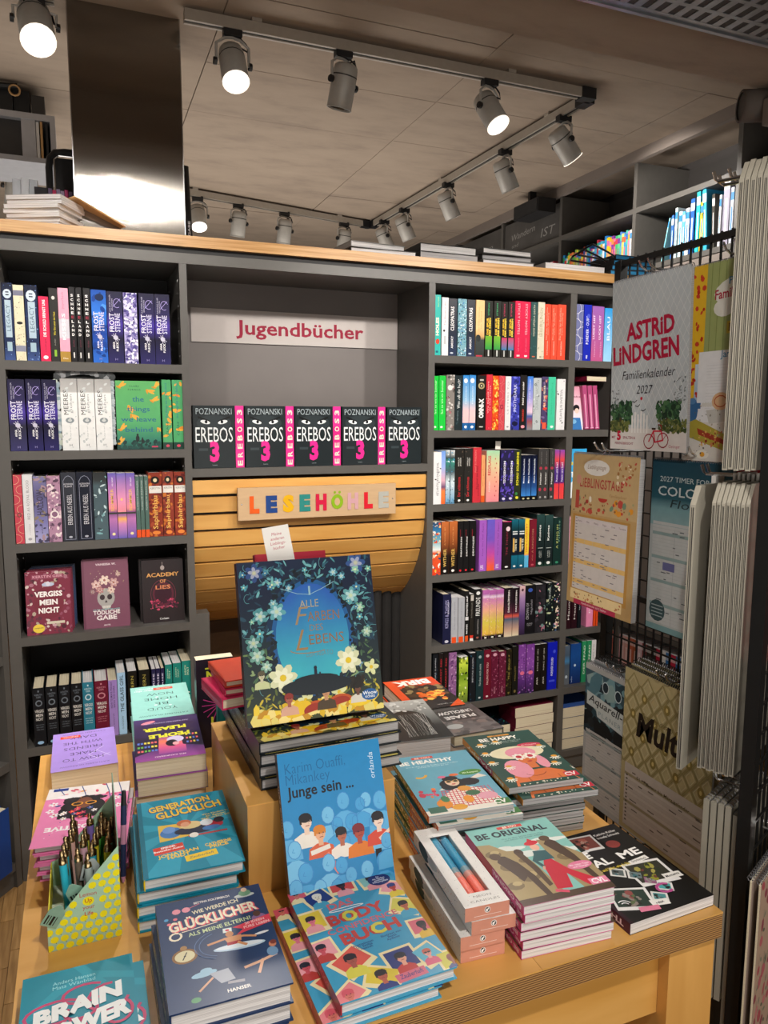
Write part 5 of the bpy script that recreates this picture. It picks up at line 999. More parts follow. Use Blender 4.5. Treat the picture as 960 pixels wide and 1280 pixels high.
def art_colour():
    a = Art(.2, .342, 'b5bcbc'); H = a.H
    a.layer(); a.grad([(H*.62, '8fb0b4'), (H*.72, '7ba4ac'), (H*.78, '2c5a68'), (H, '1d4456')]); a.rect(0, 0, 100, 6, '7ba0a4'); a.layer(); a.T(46, H*.875, 5, '2027 TIMER FOR 2', 'c4d2d4', .0, fit=70); a.T(46, H*.795, 9, 'COLOUR', 'cdd8da', .01, fit=74); a.T(46, H*.73, 8, 'Flow', '26383c', .0, fit=40, slant=.3)
    R = random.Random(4)
    for k in range(30): a.rect(4, 8+k*3.4, 96, 11+k*3.4, '8fa6a6' if k % 7 == 5 else 'c2c6c6')
    a.layer()
    for k in range(40): x, y = R.uniform(8, 88), R.uniform(10, H*.6); a.rect(x, y, x+R.uniform(3, 8), y+1, '5f666a')
    for x in (34, 64): a.rect(x, 8, x+.4, H*.6, '9aa2a4')
    a.rect(20, 62, 36, 70, '6a6c9c'); a.ell(15, 20, 11, 11, '3c5458')
    a.layer(); [a.rect(7, 14+k*3.5, 23, 15+k*3.5, 'a8b8ba') for k in range(4)]
    return a
calendar('teal and grey planner for two with white lettering', MT((1.060, 1.190, 1.340)) @ LEFTF, .2, .342, art_colour(), n=36, col='b5bcbc')
def art_aqua():
    a = Art(.21, .312, 'a5a6a4'); H = a.H
    a.layer(); a.rect(0, H*.56, 100, H, '3a5560'); a.layer(); a.scatter(60, ['223038', '4f7480', '6f949c', '2c424c', '86a0a0'], 4, 10, 3, (0, H*.58, 100, H), 2.0); a.scatter(26, ['161c20', '20282c'], 5, 9, 9, (0, H*.58, 100, H*.8), 2)
    a.layer(); a.poly([(4, H*.84), (66, H*.79), (66, H*.64), (22, H*.68), (20, H*.73), (4, H*.74)], 'b9c0be'); a.layer(); a.T(34, H*.755, 8, 'Aquarell-', '1c2022', .01, fit=54, rot=-.08, slant=.2); a.T(42, H*.685, 5, 'PLANER', '7f9094', .0, fit=36, rot=-.08, ls=1.2)
    for k in range(24): a.rect(4, 6+k*3.2, 96, 8.6+k*3.2, '86908f' if k % 8 == 6 else 'b4b2ae')
    a.layer(); R = random.Random(8)
    for k in range(26): x, y = R.uniform(8, 88), R.uniform(8, H*.5); a.rect(x, y, x+R.uniform(3, 8), y+1, '55585a')
    for x, y in ((34, H*.92), (54, H*.90), (70, H*.84)): a.ell(x, y, 5, 6, '20303a'); a.arc(x, y, 5, 6, 0, 360, 1, 'b8c8cc')
    return a
calendar('blue-grey leaf-patterned planner hanging low at the rack\'s left end', MT((1.050, 1.364, .872)) @ LEFTF @ MR(.0, 'X'), .21, .328, art_aqua(), n=36, col='a5a6a4', T=.01)
def art_multi():
    a = Art(.235, .338, 'a4976f'); H = a.H
    a.layer()
    for i in range(8):
        for j in range(9):
            x, y = i*17+(j % 2)*8.5-6, H*.42+j*9
            if y < H*.42: continue
            a.line([(x-7, y), (x, y+9), (x+7, y), (x, y-9)], 1.1, '857950', True); a.line([(x-4.5, y), (x, y+6), (x+4.5, y), (x, y-6)], .7, 'b8ac86', True)
    a.layer(); 
    for i in range(4):
        for j in range(4): a.ell(12+i*26+(j % 2)*13, H*.5+j*17, 3.4, 4.4, '7a6a3a'); a.L += 1; a.ell(12+i*26+(j % 2)*13, H*.5+j*17, 1.4, 2, 'b8a468', 8); a.L -= 1
    a.layer(2); a.T(40, H*.74, 4.5, 'Times for dreams', '6a5c34', .0, fit=36, slant=.3); a.T(17, H*.62, 20, 'Multi', '1d1613', .03, al='l', fit=52, slant=.12)
    a.rect(5, 4, 97, H*.42, 'aea49a'); a.layer()
    for k in range(15): a.rect(5, 6+k*3.1, 97, 8.4+k*3.1, '8e8468' if k in (6, 14) else ('b7afa6' if k % 2 else 'b0a79e'))
    a.layer(); R = random.Random(5)
    for k in range(22): x, y = R.uniform(10, 88), R.uniform(6, H*.38); a.rect(x, y, x+R.uniform(4, 9), y+1, '5c544c')
    for k in range(13): a.rect(7, 8+k*3.4, 9, 9.4+k*3.4, '4c443c')
    a.T(50, H*.35, 2.8, '01 · Februar bis März kalender', '4c4228', .01, fit=60)
    return a
calendar('olive-gold diamond-patterned planner with black brush lettering', MT((1.005, 1.179, .925)) @ LEFTF @ MR(.0, 'X'), .235, .34, art_multi(), n=44, col='9d906a', loop=False, T=.004)
for k in range(3): calendar('olive planner copy hanging behind the front one, %s of three' % ORD[k], MT((1.017+k*.012, 1.176, .932+.004*k)) @ LEFTF, .235, .338, None, n=44, col='9d906a', loop=False, group='olive planner copies')
for k in range(3): calendar('leaf-patterned planner copy hanging behind the front one, %s of three' % ORD[k], MT((1.067+k*.013, 1.358, .878)) @ LEFTF, .2, .325, None, n=36, col='8a9090', loop=False, group='leaf planner copies')
def art_red():
    a = Art(.2, .33, 'c01e28'); a.layer(); a.T(50, a.H*.86, 6, 'Kreativ', 'e6a8a0', .0, fit=60, slant=.3); a.ell(14, a.H*.93, 7, 5, 'd8d0c8'); a.scatter(20, ['f0d0c8', 'e0a030'], 1.5, 4, 2); return a
calendar('red calendar with white spots behind the white hanging stacks', MT((1.085, 1.058, 1.335)) @ LEFTF, .19, .33, art_red(), n=34, col='c01e28', loop=False)
for yy, zz, xx in ((1.19, 1.702, 1.012), (1.012, 1.702, 1.04), (1.298, 1.35, 1.008), (1.09, 1.35, 1.04), (1.26, .88, 1.03), (1.06, .932, .985)): hook(XG, yy, zz, XG-xx)
# wire basket loops at the top left of the rack
lp = thing('wire_holder', 'black wire display holder on top of the rack beside the notebooks', 'holder', (XG, 1.39, 1.765))
mb = MB(); P = [(-.02, .07, .0), (-.16, .05, .0), (-.18, .02, .004), (-.17, -.01, .02), (-.06, .04, .022), (-.02, .05, .01)]
P = [(x*.7, y, z*.5) for x, y, z in P]; mb.tube(P, .0022, 6); mb.tube([(x+.012, y-.012, z+.010) for x, y, z in P], .0022, 6); mb.build('wire_loop', 'black_metal', lp)

# --- white wrapped calendars hanging edge-on in the near wing of the rack
Q0 = Vector((.95, .831, 0)); nB = Vector((-.423, .906, 0)); dB = Vector((.906, .423, 0)); angB = math.atan2(.423, .906)
wing = thing('rack_wing', 'black wire wing of the calendar rack at the right edge', 'rack', (Q0.x-nB.x*.008, Q0.y-nB.y*.008, 0), angB)
MB().box(-.012, .012, -.01, .01, .0, 1.9).build('post', 'black_metal', wing); MB().box(.30, .32, -.01, .01, 0, 1.9).build('post', 'black_metal', wing)
for k in range(12): MB().box(.012+k*.0246-.0016, .012+k*.0246+.0016, -.002, .002, .06, 1.88).build('grid_wire', 'black_metal', wing)
for k in range(36): MB().box(.0, .31, -.0052, -.002, .08+k*.0495, .083+k*.0495).build('cross_wire', 'black_metal', wing)
MB().box(-.02, .33, -.14, -.11, 0, .03).box(-.02, .33, .11, .14, 0, .03).build('foot', 'black_metal', wing)
def wing_m(s, z, off=0, tw=0): return MT(Q0+nB*s+dB*off+Vector((0, 0, z))) @ MR(angB+tw, 'Z')
def wrapped(s, z, h, w, label, grp, off=0, T=.007, spiral_top=False, tw=0, tilt=0):
    t = thing('wrapped_calendar', label, 'calendar', mtx=wing_m(s, z, off, tw) @ MR(tilt, 'X'), group=grp)
    mb = MB(); mb.prism([(.02, 0), (w-.02, 0), (w, -.03), (w, -h), (0, -h), (0, -.03)] if not spiral_top else [(0, 0), (w, 0), (w, -h), (0, -h)], 0, T)
    mb.build('wrapped_sheets', 'plastic_wrap', t)
    if not spiral_top:
        MB().box(w/2-.02, w/2+.02, .001, T-.001, -.004, .012).build('hanger', 'white_card', t)
        MB().box(.003, w-.003, T*.3, T*.34, -h+.002, -h*.06).build('sheet_gap', 'shelf_dark', t) if False else None
        e = MB(); e.box(-.0008, 0, T*.28, T*.42, -h+.003, -.034).box(-.0008, 0, T*.62, T*.7, -h+.003, -.034); e.build('sheet_edges', 'shelf_dark', t)
    else:
        mb = MB(); spiral(mb, w, 14, .005, 0, T/2); mb.build('spiral_binding', 'spiral_wire', t)
    return t
def whook(s0, s1, z, off=.1):
    for q in (-.012, .012):
        p0 = Q0+nB*s0+dB*(off+q)+Vector((0, 0, z)); p1 = Q0+nB*s1+dB*(off+q)+Vector((0, 0, z))
        o = wing_root_local(p0, p1)
def wing_root_local(p0, p1):
    inv = (MT(wing.location) @ MR(angB, 'Z')).inverted(); tip = p1+nB*.008+Vector((0, 0, .016))
    return MB().tube([inv @ p0, inv @ p1, inv @ (p1+nB*.004+Vector((0, 0, .004))), inv @ tip], .0026, 6).build('hook', 'chrome', wing)
# upper stack
for k in range(6): wrapped(.054-k*.0085, 1.80+.002*(k % 2), .46, .23, 'tall white wrapped calendar in the upper hanging stack, %s from left' % ORD[k], 'upper stack of wrapped calendars', T=.0072)
whook(-.004, .105, 1.805, .115); whook(-.004, .105, 1.785, .05)
wrapped(.098, 1.312, .475, .21, 'single white wrapped calendar hanging apart at the left of the lower stack', None, T=.009, tilt=0)
for k in range(8): wrapped(.067-k*.0072, 1.318+.002*(k % 2), .468, .21, 'white wrapped calendar in the lower hanging stack, %s from left' % ORD[k], 'lower stack of wrapped calendars', T=.0058)
whook(-.004, .118, 1.326, .105)
for k in range(4): wrapped(.050-k*.0115, .80, .34, .17, 'small spiral-bound calendar at the table corner, %s from left' % ORD[k], 'small spiral-bound calendars', T=.009, spiral_top=True)
whook(-.004, .062, .806, .085)
wrapped(.006, .79, .52, .2, 'long grey wrapped calendar hanging beside the table corner', None, T=.006, spiral_top=True)
def art_pink():
    a = Art(.24, .42, 'a48b78'); H = a.H; R = random.Random(2); a.layer()
    for k in range(130):
        x, y = R.uniform(0, 99), R.uniform(2, H-2); a.line([(x, y), (x+R.uniform(-3, 6), y+R.uniform(6, 12))], .5, '6c6a58')
        a.ell(x, y, R.uniform(2, 4), R.uniform(2.6, 5), R.choice(['9c4a52', 'a85a60', '84424c', 'b06c6c']), 8, R.uniform(0, 3)); a.ell(x+4, y+6, 1.4, 2.6, R.choice(['6f7462', '585c4c']), 6, R.uniform(0, 3))
    a.poly([(40, 0), (100, 0), (100, 50)], '6c2638'); return a
for k, lab in enumerate(('calendar with small rose blossoms at the lower right edge, front one', 'rose blossom calendar copy behind the front one')):
    calendar(lab, MT(Q0-nB*(.045-.013*k)+dB*(-.035)+Vector((0, 0, .715))) @ MR(angB, 'Z'), .24, .42, art_pink() if k == 0 else None, n=30, col='a39186', T=.003, edge='pages_cream')
o = MB()
for q in (0, .02): o.tube([(.10+q, -.0, .735), (.10+q, -.06, .735), (.10+q, -.075, .75)], .0024, 6)
o.build('hook', 'chrome', wing)
# ------------------------------------------------------------------ table
TZ = .70; TX0, TX1, TY0, TY1 = -.105, .848, .762, 1.692
tb = thing('display_table', 'light birch plywood display table with a striped ply edge', 'table', (.37, 1.2, 0))
def tp_(name, x0, x1, y0, y1, z0, z1, m): return MB().box(x0-.37, x1-.37, y0-1.2, y1-1.2, z0, z1).build(name, m, tb)
tp_('top_board', TX0, .2695, TY0, TY1, TZ-.0025, TZ, 'birch_ply'); tp_('top_board', .27, .5345, TY0, TY1, TZ-.0025, TZ, 'birch_ply'); tp_('top_board', .535, TX1, TY0, TY1, TZ-.0025, TZ, 'birch_ply')
tp_('ply_core', TX0+.0003, TX1-.0003, TY0+.0003, TY1, TZ-.040, TZ-.0026, 'ply_edge')
for x0 in (TX0+.005, TX1-.09):
    for y0 in (TY0+.008, TY1-.095): tp_('leg', x0, x0+.085, y0, y0+.085, 0, TZ-.0405, 'birch_ply_z')
tp_('apron', TX0+.09, TX1-.0905, TY0+.028, TY0+.048, .545, TZ-.0405, 'birch_ply'); tp_('apron', TX0+.09, TX1-.0905, TY1-.05, TY1-.03, .545, TZ-.0405, 'birch_ply')
tp_('apron', TX0+.02, TX0+.04, TY0+.0935, TY1-.0955, .545, TZ-.0405, 'birch_ply'); tp_('apron', TX1-.045, TX1-.025, TY0+.0935, TY1-.0955, .545, TZ-.0405, 'birch_ply')
tp_('lower_shelf', TX0+.091, TX1-.091, TY0+.03, TY1-.06, .30, .32, 'birch_ply')
bo = thing('riser_box', 'birch plywood box on the table carrying the large dark picture books', 'box', (.209, 1.056, TZ))
mb = MB(); mb.box(0, .238, 0, .012, 0, .1425).box(0, .012, .012, .33, 0, .1425).box(.226, .238, .012, .33, 0, .1425).box(.012, .226, .318, .33, 0, .1425); mb.build('box_sides', 'birch_ply_z', bo)
MB().box(-.0005, .2385, -.0005, .3305, .1428, .1448).build('box_top', 'birch_ply', bo)
ZR = TZ+.145

# ---- vector figures for the printed covers
def bust(a, x, y, s, skin, hair, shirt, hairtop=True, look=0, glasses=None, w=1.0):
    a.poly([(x-1.5*s*w, y-2.6*s), (x-1.35*s*w, y-1.5*s), (x-.5*s, y-1.05*s), (x+.5*s, y-1.05*s), (x+1.35*s*w, y-1.5*s), (x+1.5*s*w, y-2.6*s)], shirt)
    a.layer(); a.rect(x-.28*s, y-1.3*s, x+.28*s, y-.5*s, skin); a.ell(x, y, .62*s, .8*s, skin, 14); a.layer()
    if hair:
        a.ell(x-.08*s*look, y+.42*s, .72*s, .5*s, hair, 12); a.rrect(x-.6*s, y+.15*s, .24*s, .7*s, hair); a.rrect(x+.58*s, y+.2*s, .18*s, .5*s, hair)
    for q in (-.24, .24): a.ell(x+(q+look*.14)*s, y+.02*s, .07*s, .09*s, '1c1a20', 6)
    a.line([(x+look*.2*s, y-.02*s), (x+(look*.2+.1)*s, y-.26*s)], .05*s, mix(skin, '000000', .35)); a.line([(x-.18*s+look*.1*s, y-.42*s), (x+.2*s+look*.1*s, y-.4*s)], .07*s, '8c2c30')
    if glasses:
        for q in (-.26, .26): a.ell(x+q*s, y+.03*s, .25*s, .19*s, glasses, 10)
        a.line([(x-.6*s, y+.1*s), (x+.6*s, y+.1*s)], .07*s, glasses)
    a.L -= 2
    return a
def sil(a, x, y, s, c, o='3f8fd0'):
    a.poly([(x-1.4*s, y-3*s), (x-1.25*s, y-1.5*s), (x-.4*s, y-1*s), (x+.4*s, y-1*s), (x+1.25*s, y-1.5*s), (x+1.4*s, y-3*s)], c); a.ell(x, y, .68*s, .85*s, c, 12)
    a.layer(); a.arc(x, y, .68*s, .85*s, 0, 360, .07*s, o, 12); a.line([(x-1.4*s, y-3*s), (x-1.25*s, y-1.5*s), (x-.4*s, y-1*s)], .07*s, o); a.line([(x+1.4*s, y-3*s), (x+1.25*s, y-1.5*s), (x+.4*s, y-1*s)], .07*s, o); a.line([(x-.1*s, y+.1*s), (x-.25*s, y-.2*s), (x, y-.25*s)], .05*s, o); a.L -= 1

# ---- covers
def c_friends():
    a = Art(.122, .187, 'a58ad6'); H = a.H; a.layer()
    for k, (t, f) in enumerate((('HOW TO', 62), ('MAKE', 40), ('FRIENDS', 60), ('WITH THE', 62), ('DARK', 44))): a.T(52, H*.72-k*H*.145, 11, t, '3c2c50', -.01, fit=f)
    a.layer(); a.T(50, H*.9, 4, 'KATHLEEN GLASGOW', '5c4680', .0, fit=74); a.T(50, H*.05, 4, 'KATHLEEN GLASGOW', '5c4680', .0, fit=70); a.rect(56, H*.10, 88, H*.17, 'e0452c'); a.layer(); a.T(72, H*.12, 3.6, 'SPIEGEL', 'f6d8d0', .02, fit=26)
    for p in ([(10, H*.7), (30, H*.8), (44, H*.68), (30, H*.6), (10, H*.78)], [(30, H*.8), (60, H*.86)], [(20, H*.5), (34, H*.62)]): a.line(p, .6, 'e6dcf4')
    return a
def c_home():
    a = Art(.124, .2, '92cfc6'); H = a.H; a.layer(); a.T(50, H*.90, 5, 'KATHLEEN GLASGOW', '2c5a58', .0, fit=80)
    for k, (t, f) in enumerate((('YOU\'D', 50), ('BE', 22), ('HOME', 56), ('NOW', 46))): a.T(50, H*.70-k*H*.15, 12, t, '2a4644', -.01, fit=f)
    a.layer(); a.rect(26, H*.08, 60, H*.15, 'e0452c'); a.T(76, H*.07, 6, 'roman', 'f4f8f6', .01, fit=30); a.T(78, H*.13, 6, 'über alles', 'f4f8f6', .01, fit=32); a.layer(); a.T(43, H*.10, 3.4, 'BESTSELLER', 'f8dcd4', .01, fit=26)
    for x, y in ((40, .5), (56, .38), (60, .62), (36, .66)): a.ell(x, H*y, 3, 2.4, 'dff0ee', 8)
    return a
def c_please():
    a = Art(.125, .2, '3c2a58'); H = a.H
    a.layer(); a.grad([(0, '4a3a70'), (H*.2, '34264e'), (H*.5, '2c2148'), (H*.78, '5c3474'), (H, '9a4a9c')]); a.layer()
    a.grad([(H*.50, '8c4a8c'), (H*.6, 'f08060'), (H*.74, 'd85a8c'), (H*.88, '9a4a98')], 26, 66); a.layer(); a.poly([(100, H*.88), (66, H*.76), (64, H*.5), (100, H*.46)], '231a38'); a.poly([(30, H*.72), (0, H*.8), (0, H*.44), (32, H*.46)], '231a38'); a.layer()
    for i in range(3):
        for j in range(6): a.rect(96-j*5, H*(.80-i*.09), 92.6-j*5, H*(.76-i*.09), ['e86a6a', '6ab84a', '5a7ad0', 'e8d84c'][(i+j//2) % 4])
        for j in range(4): a.rect(24-j*5, H*(.70-i*.09), 21-j*5, H*(.66-i*.09), ['5a7ad0', 'e86a6a', 'e8d84c'][(i+j) % 3])
    a.ell(40, H*.58, 13, 12, 'cfc4e4'); a.ell(46, H*.66, 9, 12, '1c1628'); a.ell(40, H*.68, 5, 6, 'e8a8b0'); a.ell(78, H*.1, 12, 5, 'e88a9c', 12, .4); a.layer()
    a.T(48, H*.42, 13, 'PEOPLE', 'e6e43c', .05, fit=62, rot=.05); a.T(54, H*.25, 12, 'PLEASER', 'e6e43c', .05, fit=66, rot=.05); a.T(50, H*.12, 4, 'ALLE FEIERN IHRE SCHÖNE STORY', 'c0b4d8', .0, fit=70); a.T(50, H*.92, 4, 'MIA KANKIMÄKI', 'f0d8e8', .01, fit=44)
    return a
def c_posit():
    a = Art(.135, .192, 'ea86b6'); H = a.H
    a.layer(); a.rect(0, 0, 100, H*.2, 'efe9e6'); a.layer(); R = random.Random(3)
    for k in range(26): x, y = R.uniform(4, 96), R.uniform(1, H*.34); a.ell(x, y, 4, 2, ['d84a6a', 'e8a03c', '2f4a8c', 'c83c50', 'f0b8cc'][k % 5], 8, R.uniform(0, 3))
    for x0, x1 in ((88, 70), (60, 48), (30, 20), (14, 6)): a.line([(x0, 0), ((x0+x1)/2, H*.14), (x1, H*.34)], 1.2, '2f4a8c')
    a.rect(76, H*.01, 94, H*.06, '27408c'); a.ell(70, H*.18, 17, 6, 'f0eef0'); a.layer()
    a.scatter(150, ['1c1a1c', '262226'], 4, 7, 5, (30, H*.24, 76, H*.56)); a.ell(52, H*.4, 26, 22, '1f1c1e', 20); a.layer(); a.ell(52, H*.33, 10, 14, '7c4a34'); a.layer()
    for q in (-8, 8): a.ell(52+q, H*.34, 7, 4.6, 'e8a030'); a.layer(); a.ell(52+q, H*.34, 5.2, 3.2, '241c1c'); a.L -= 1
    for k in range(14): a.flower(R.uniform(28, 78), R.uniform(H*.42, H*.58), 4, ['e8384c', 'f4eef0', 'c83c6c', '3f5aa0'][k % 4], 'f0c04c')
    for x, y in ((88, .3), (90, .42), (84, .5), (14, .3), (10, .44)): a.flower(x, H*y, 5.5, 'f4eef2', 'e8486c')
    a.layer(); a.T(50, H*.7, 9, 'BE POSITIVE', 'f6f2f2', .04, fit=80); a.line([(34, H*.64), (66, H*.64)], .5, 'f6dce8'); a.scatter(14, ['f8e0ee', '3f5aa0'], .6, 1.2, 6, (10, H*.6, 90, H*.95))
    return a
def c_gen():
    a = Art(.142, .222, '0f87a4'); H = a.H
    a.layer()
    for k in range(18):
        if k % 2: continue
        an, b = 2*PI*k/18, 2*PI*(k+1)/18; a._add([(50, H*.56), (50+120*math.cos(an), H*.56+120*math.sin(an)), (50+120*math.cos(b), H*.56+120*math.sin(b))], [X('2a9cba')]*3, a.L)
    a.layer(); a.rect(0, 0, 5, H, '0d6f88'); a.poly([(20, H*.40), (52, H*.42), (52, H*.60), (20, H*.62)], 'e6c04c'); a.ell(33, H*.5, 12, 11, '4a7fc0'); a.ell(31, H*.54, 7, 7, '6f9ad8')
    a.layer(); a.ell(60, H*.49, 24, 9, '1c2340', 16); a.ell(55, H*.56, 12, 8, 'e0c890'); a.ell(48, H*.60, 8, 7, 'c8683c'); a.ell(49, H*.58, 5, 5, 'e0a080'); a.ell(80, H*.52, 10, 8, 'b02c40'); a.ell(72, H*.56, 7, 7, 'd8e0e8'); a.ell(86, H*.57, 6, 6, '24202c'); a.ell(76, H*.48, 10, 5, '3f78b8'); a.rect(50, H*.405, 92, H*.425, 'b83c38'); a.ell(56, H*.42, 5, 5, 'f0ece4')
    a.layer(2); a.T(48, H*.845, 12, 'GENERATION', '2b4a88', .075, fit=72, rot=.13); a.T(57, H*.735, 14, 'GLÜCKLICH', '2b4a88', .075, fit=76, rot=.13); a.layer(); a.T(48, H*.85, 12, 'GENERATION', 'f2c83c', .035, fit=70, rot=.13); a.T(57, H*.74, 14, 'GLÜCKLICH', 'f2c83c', .035, fit=74, rot=.13)
    for k, t in enumerate(('Was Kindern in', 'der digitalen', 'Welt wirklich hilft')): a.T(84, H*(.67-k*.03), 3.2, t, 'f2d24c', .01, rot=.1)
    a.rrect(28, H*.30, 31, 14, 'd8402c', .1); a.rrect(59, H*.155, 33, 11, 'f0cc2c', .12); a.layer(); a.T(28, H*.315, 3.2, 'SPIEGEL', 'ffffff', .03, rot=.1); a.T(28, H*.285, 3.2, 'Bestseller-Autor', 'ffffff', .02, rot=.1); a.T(59, H*.145, 4, 'Zauberhaft', '2c5a78', .0, rot=.12, slant=.3)
    a.T(37, H*.215, 5.4, 'JONATHAN', 'f2c83c', .03, rot=.1); a.T(37, H*.18, 5.4, 'HAIDT', 'f2c83c', .03, rot=.1); a.T(79, H*.255, 5.4, 'CATHERINE', 'f2c83c', .03, rot=.1, fit=28); a.T(79, H*.22, 5.4, 'PRICE', 'f2c83c', .03, rot=.1)
    return a
def c_navy():
    a = Art(.137, .196, '243c66'); H = a.H
    a.layer(); a.T(52, H*.925, 3, 'BETTINA KOLTERBACH', 'e8e6e2', .03, fit=34); a.T(54, H*.835, 5.4, 'WIE WERDE ICH', 'e8e2c4', .02, fit=44, rot=.1)
    a.T(51.6, H*.704, 13, 'GLÜCKLICHER', 'e8606c', .05, fit=83, rot=.09); a.layer(); a.T(50.5, H*.71, 13, 'GLÜCKLICHER', 'f2e8d0', .035, fit=82, rot=.09); a.line([(20, H*.665), (52, H*.69)], 1, 'f2e8d0'); a.arc(14, H*.635, 5, 5, 60, 400, 2, 'f2e8d0', 12)
    a.T(54, H*.625, 5.2, 'ALS MEINE ELTERN?', 'c8d8a8', .02, fit=58, rot=.09)
    for q in (18, 27): a.ell(q, H*.885, 4, 4, 'e898a8', 10)
    a.line([(30, H*.895), (40, H*.92)], 1, 'c86a7c'); a.ell(83, H*.905, 10, 3, 'c0c8c8'); a.ell(84, H*.93, 6, 5, '6f9a7c'); a.ell(84, H*.965, 3, 3.4, 'd8b8a0', 8)
    for x, y, c in ((8, .82, '5aa8d8'), (10, .77, 'e87a88'), (16, .81, 'e87a88')): a.ell(x, H*y, 2.2, 2, c, 6)
    a.ell(90, H*.64, 7, 6, '8c6a98'); a.ell(89, H*.685, 3.6, 4.4, '5a3c34', 10); a.poly([(66, H*.52), (100, H*.575), (100, H*.655), (64, H*.60), (73, H*.565)], 'de4258', True); a.layer(); a.T(85, H*.605, 3.2, '20 IDEEN', 'f8c8c8', .03, rot=.08); a.T(86, H*.57, 3.2, 'FÜRS LEBEN', 'f8c8c8', .03, rot=.08)
    a.rrect(59, H*.585, 8, 6, 'dfe6e4', -.1); a.layer(); a.ell(59, H*.585, 2, 1.6, 'd8384c', 6); a.L -= 1
    a.ell(19, H*.44, 11, 9.5, '8c6434', 18); a.ell(19, H*.515, 3, 3, 'a8804c'); a.layer(); a.ell(19, H*.44, 8.6, 7.2, 'dcd4ac', 18); a.layer(); a.line([(17, H*.41), (21, H*.47)], 1, '2a2a2a'); a.ell(19, H*.44, 1, 1, '2a2a2a', 6)
    for r in (20, 24): a.arc(52, H*.48, r, r*.8, 110, 250, .7, '5a78a8')
    a.ell(66, H*.415, 23, 4.5, 'bcd4ea', 18, -.06); a.layer(); a.ell(66, H*.42, 21, 3, 'e4eef6', 18, -.06); a.line([(40, H*.49), (55, H*.51), (72, H*.50), (82, H*.475)], 2.6, 'd89a6c'); a.poly([(54, H*.52), (70, H*.52), (69, H*.465), (57, H*.46)], 'd89a6c'); a.ell(60, H*.545, 3.6, 4, 'c8885c'); a.rect(56, H*.44, 68, H*.468, 'b02c38'); a.line([(66, H*.45), (72, H*.415)], 3, 'd89a6c')
    a.L -= 3; a.layer(2); a.ell(32, H*.25, 11, 3.6, '9cc4dc', 14, .1); a.ell(34, H*.275, 5, 3, '9cc4dc'); a.poly([(36, H*.24), (52, H*.25), (56, H*.15), (44, H*.14)], 'a8aebc'); a.line([(50, H*.13), (62, H*.12)], 3, '9a98a4'); a.line([(38, H*.2), (26, H*.12)], 2, 'd8a888'); a.ell(22, H*.06, 4, 3, '5a9a6c')
    a.line([(66, H*.22), (80, H*.24), (94, H*.27)], 3, 'e0b090'); a.line([(82, H*.25), (76, H*.15)], 2.6, 'e0b090'); a.ell(92, H*.3, 5, 6, '6f94b8'); a.ell(94, H*.365, 3.4, 4, 'c88060'); a.ell(95, H*.38, 3, 3, '7c3428', 8); a.ell(88, H*.49, 7, 1.6, 'e6e8ec', 10, .1)
    a.T(57, H*.055, 3.6, 'HANSER', 'e8e6e2', .03)
    return a
def c_brain():
    a = Art(.129, .2, '1389a0'); H = a.H; a.layer()
    for p in ([(0, H*.6), (30, H*.8), (60, H*.9), (100, H*.8)], [(50, H), (70, H*.8)], [(0, H*.3), (40, H*.4)]): a.line(p, 9, '1f97ae')
    a.layer(); a.T(46, H*.875, 4.6, 'Anders Hansen', '9adbe4', .0, fit=38, rot=.03); a.T(46, H*.835, 4.6, 'Mats Wänblad', '9adbe4', .0, fit=38, rot=.03)
    for i, (x, y, rx, ry) in enumerate(((30, .64, 26, 14), (56, .74, 20, 12), (76, .66, 18, 18), (20, .5, 18, 12), (52, .6, 14, 9), (84, .52, 12, 14), (40, .48, 16, 10))): a.arc(x, H*y, rx, ry, 20+i*30, 290+i*25, 3, 'c03c6c', 12)
    a.layer(); a.T(50, H*.60, 18, 'BRAIN', 'f0f4f4', .06, fit=78, rot=.2, slant=.2); a.T(56, H*.44, 18, 'POWER', 'f0f4f4', .06, fit=80, rot=.2, slant=.2)
    a.T(50, H*.2, 5, 'Das Buch für dein Gehirn', 'c8ecf0', .0, fit=70)
    return a
PAL = ['f0e2b0', 'd85a6a', '24347c', 'e0c83c', '48a4c8', 'e8a0a8', 'b83c34']
def polaroid(a, x, y, w, h, rot, bg, skin, hair, shirt, gl=None):
    a.rrect(x, y, w, h, 'eedfae', rot); a.layer(); c, s = math.cos(rot), math.sin(rot); ix, iy = x-s*h*.05*-1*0, y+h*.05
    a.rrect(ix, iy, w*.82, h*.72, bg, rot); a.layer(); bust(a, ix, iy+h*.04, w*.24, skin, hair, shirt, glasses=gl, w=.85); a.L -= 2
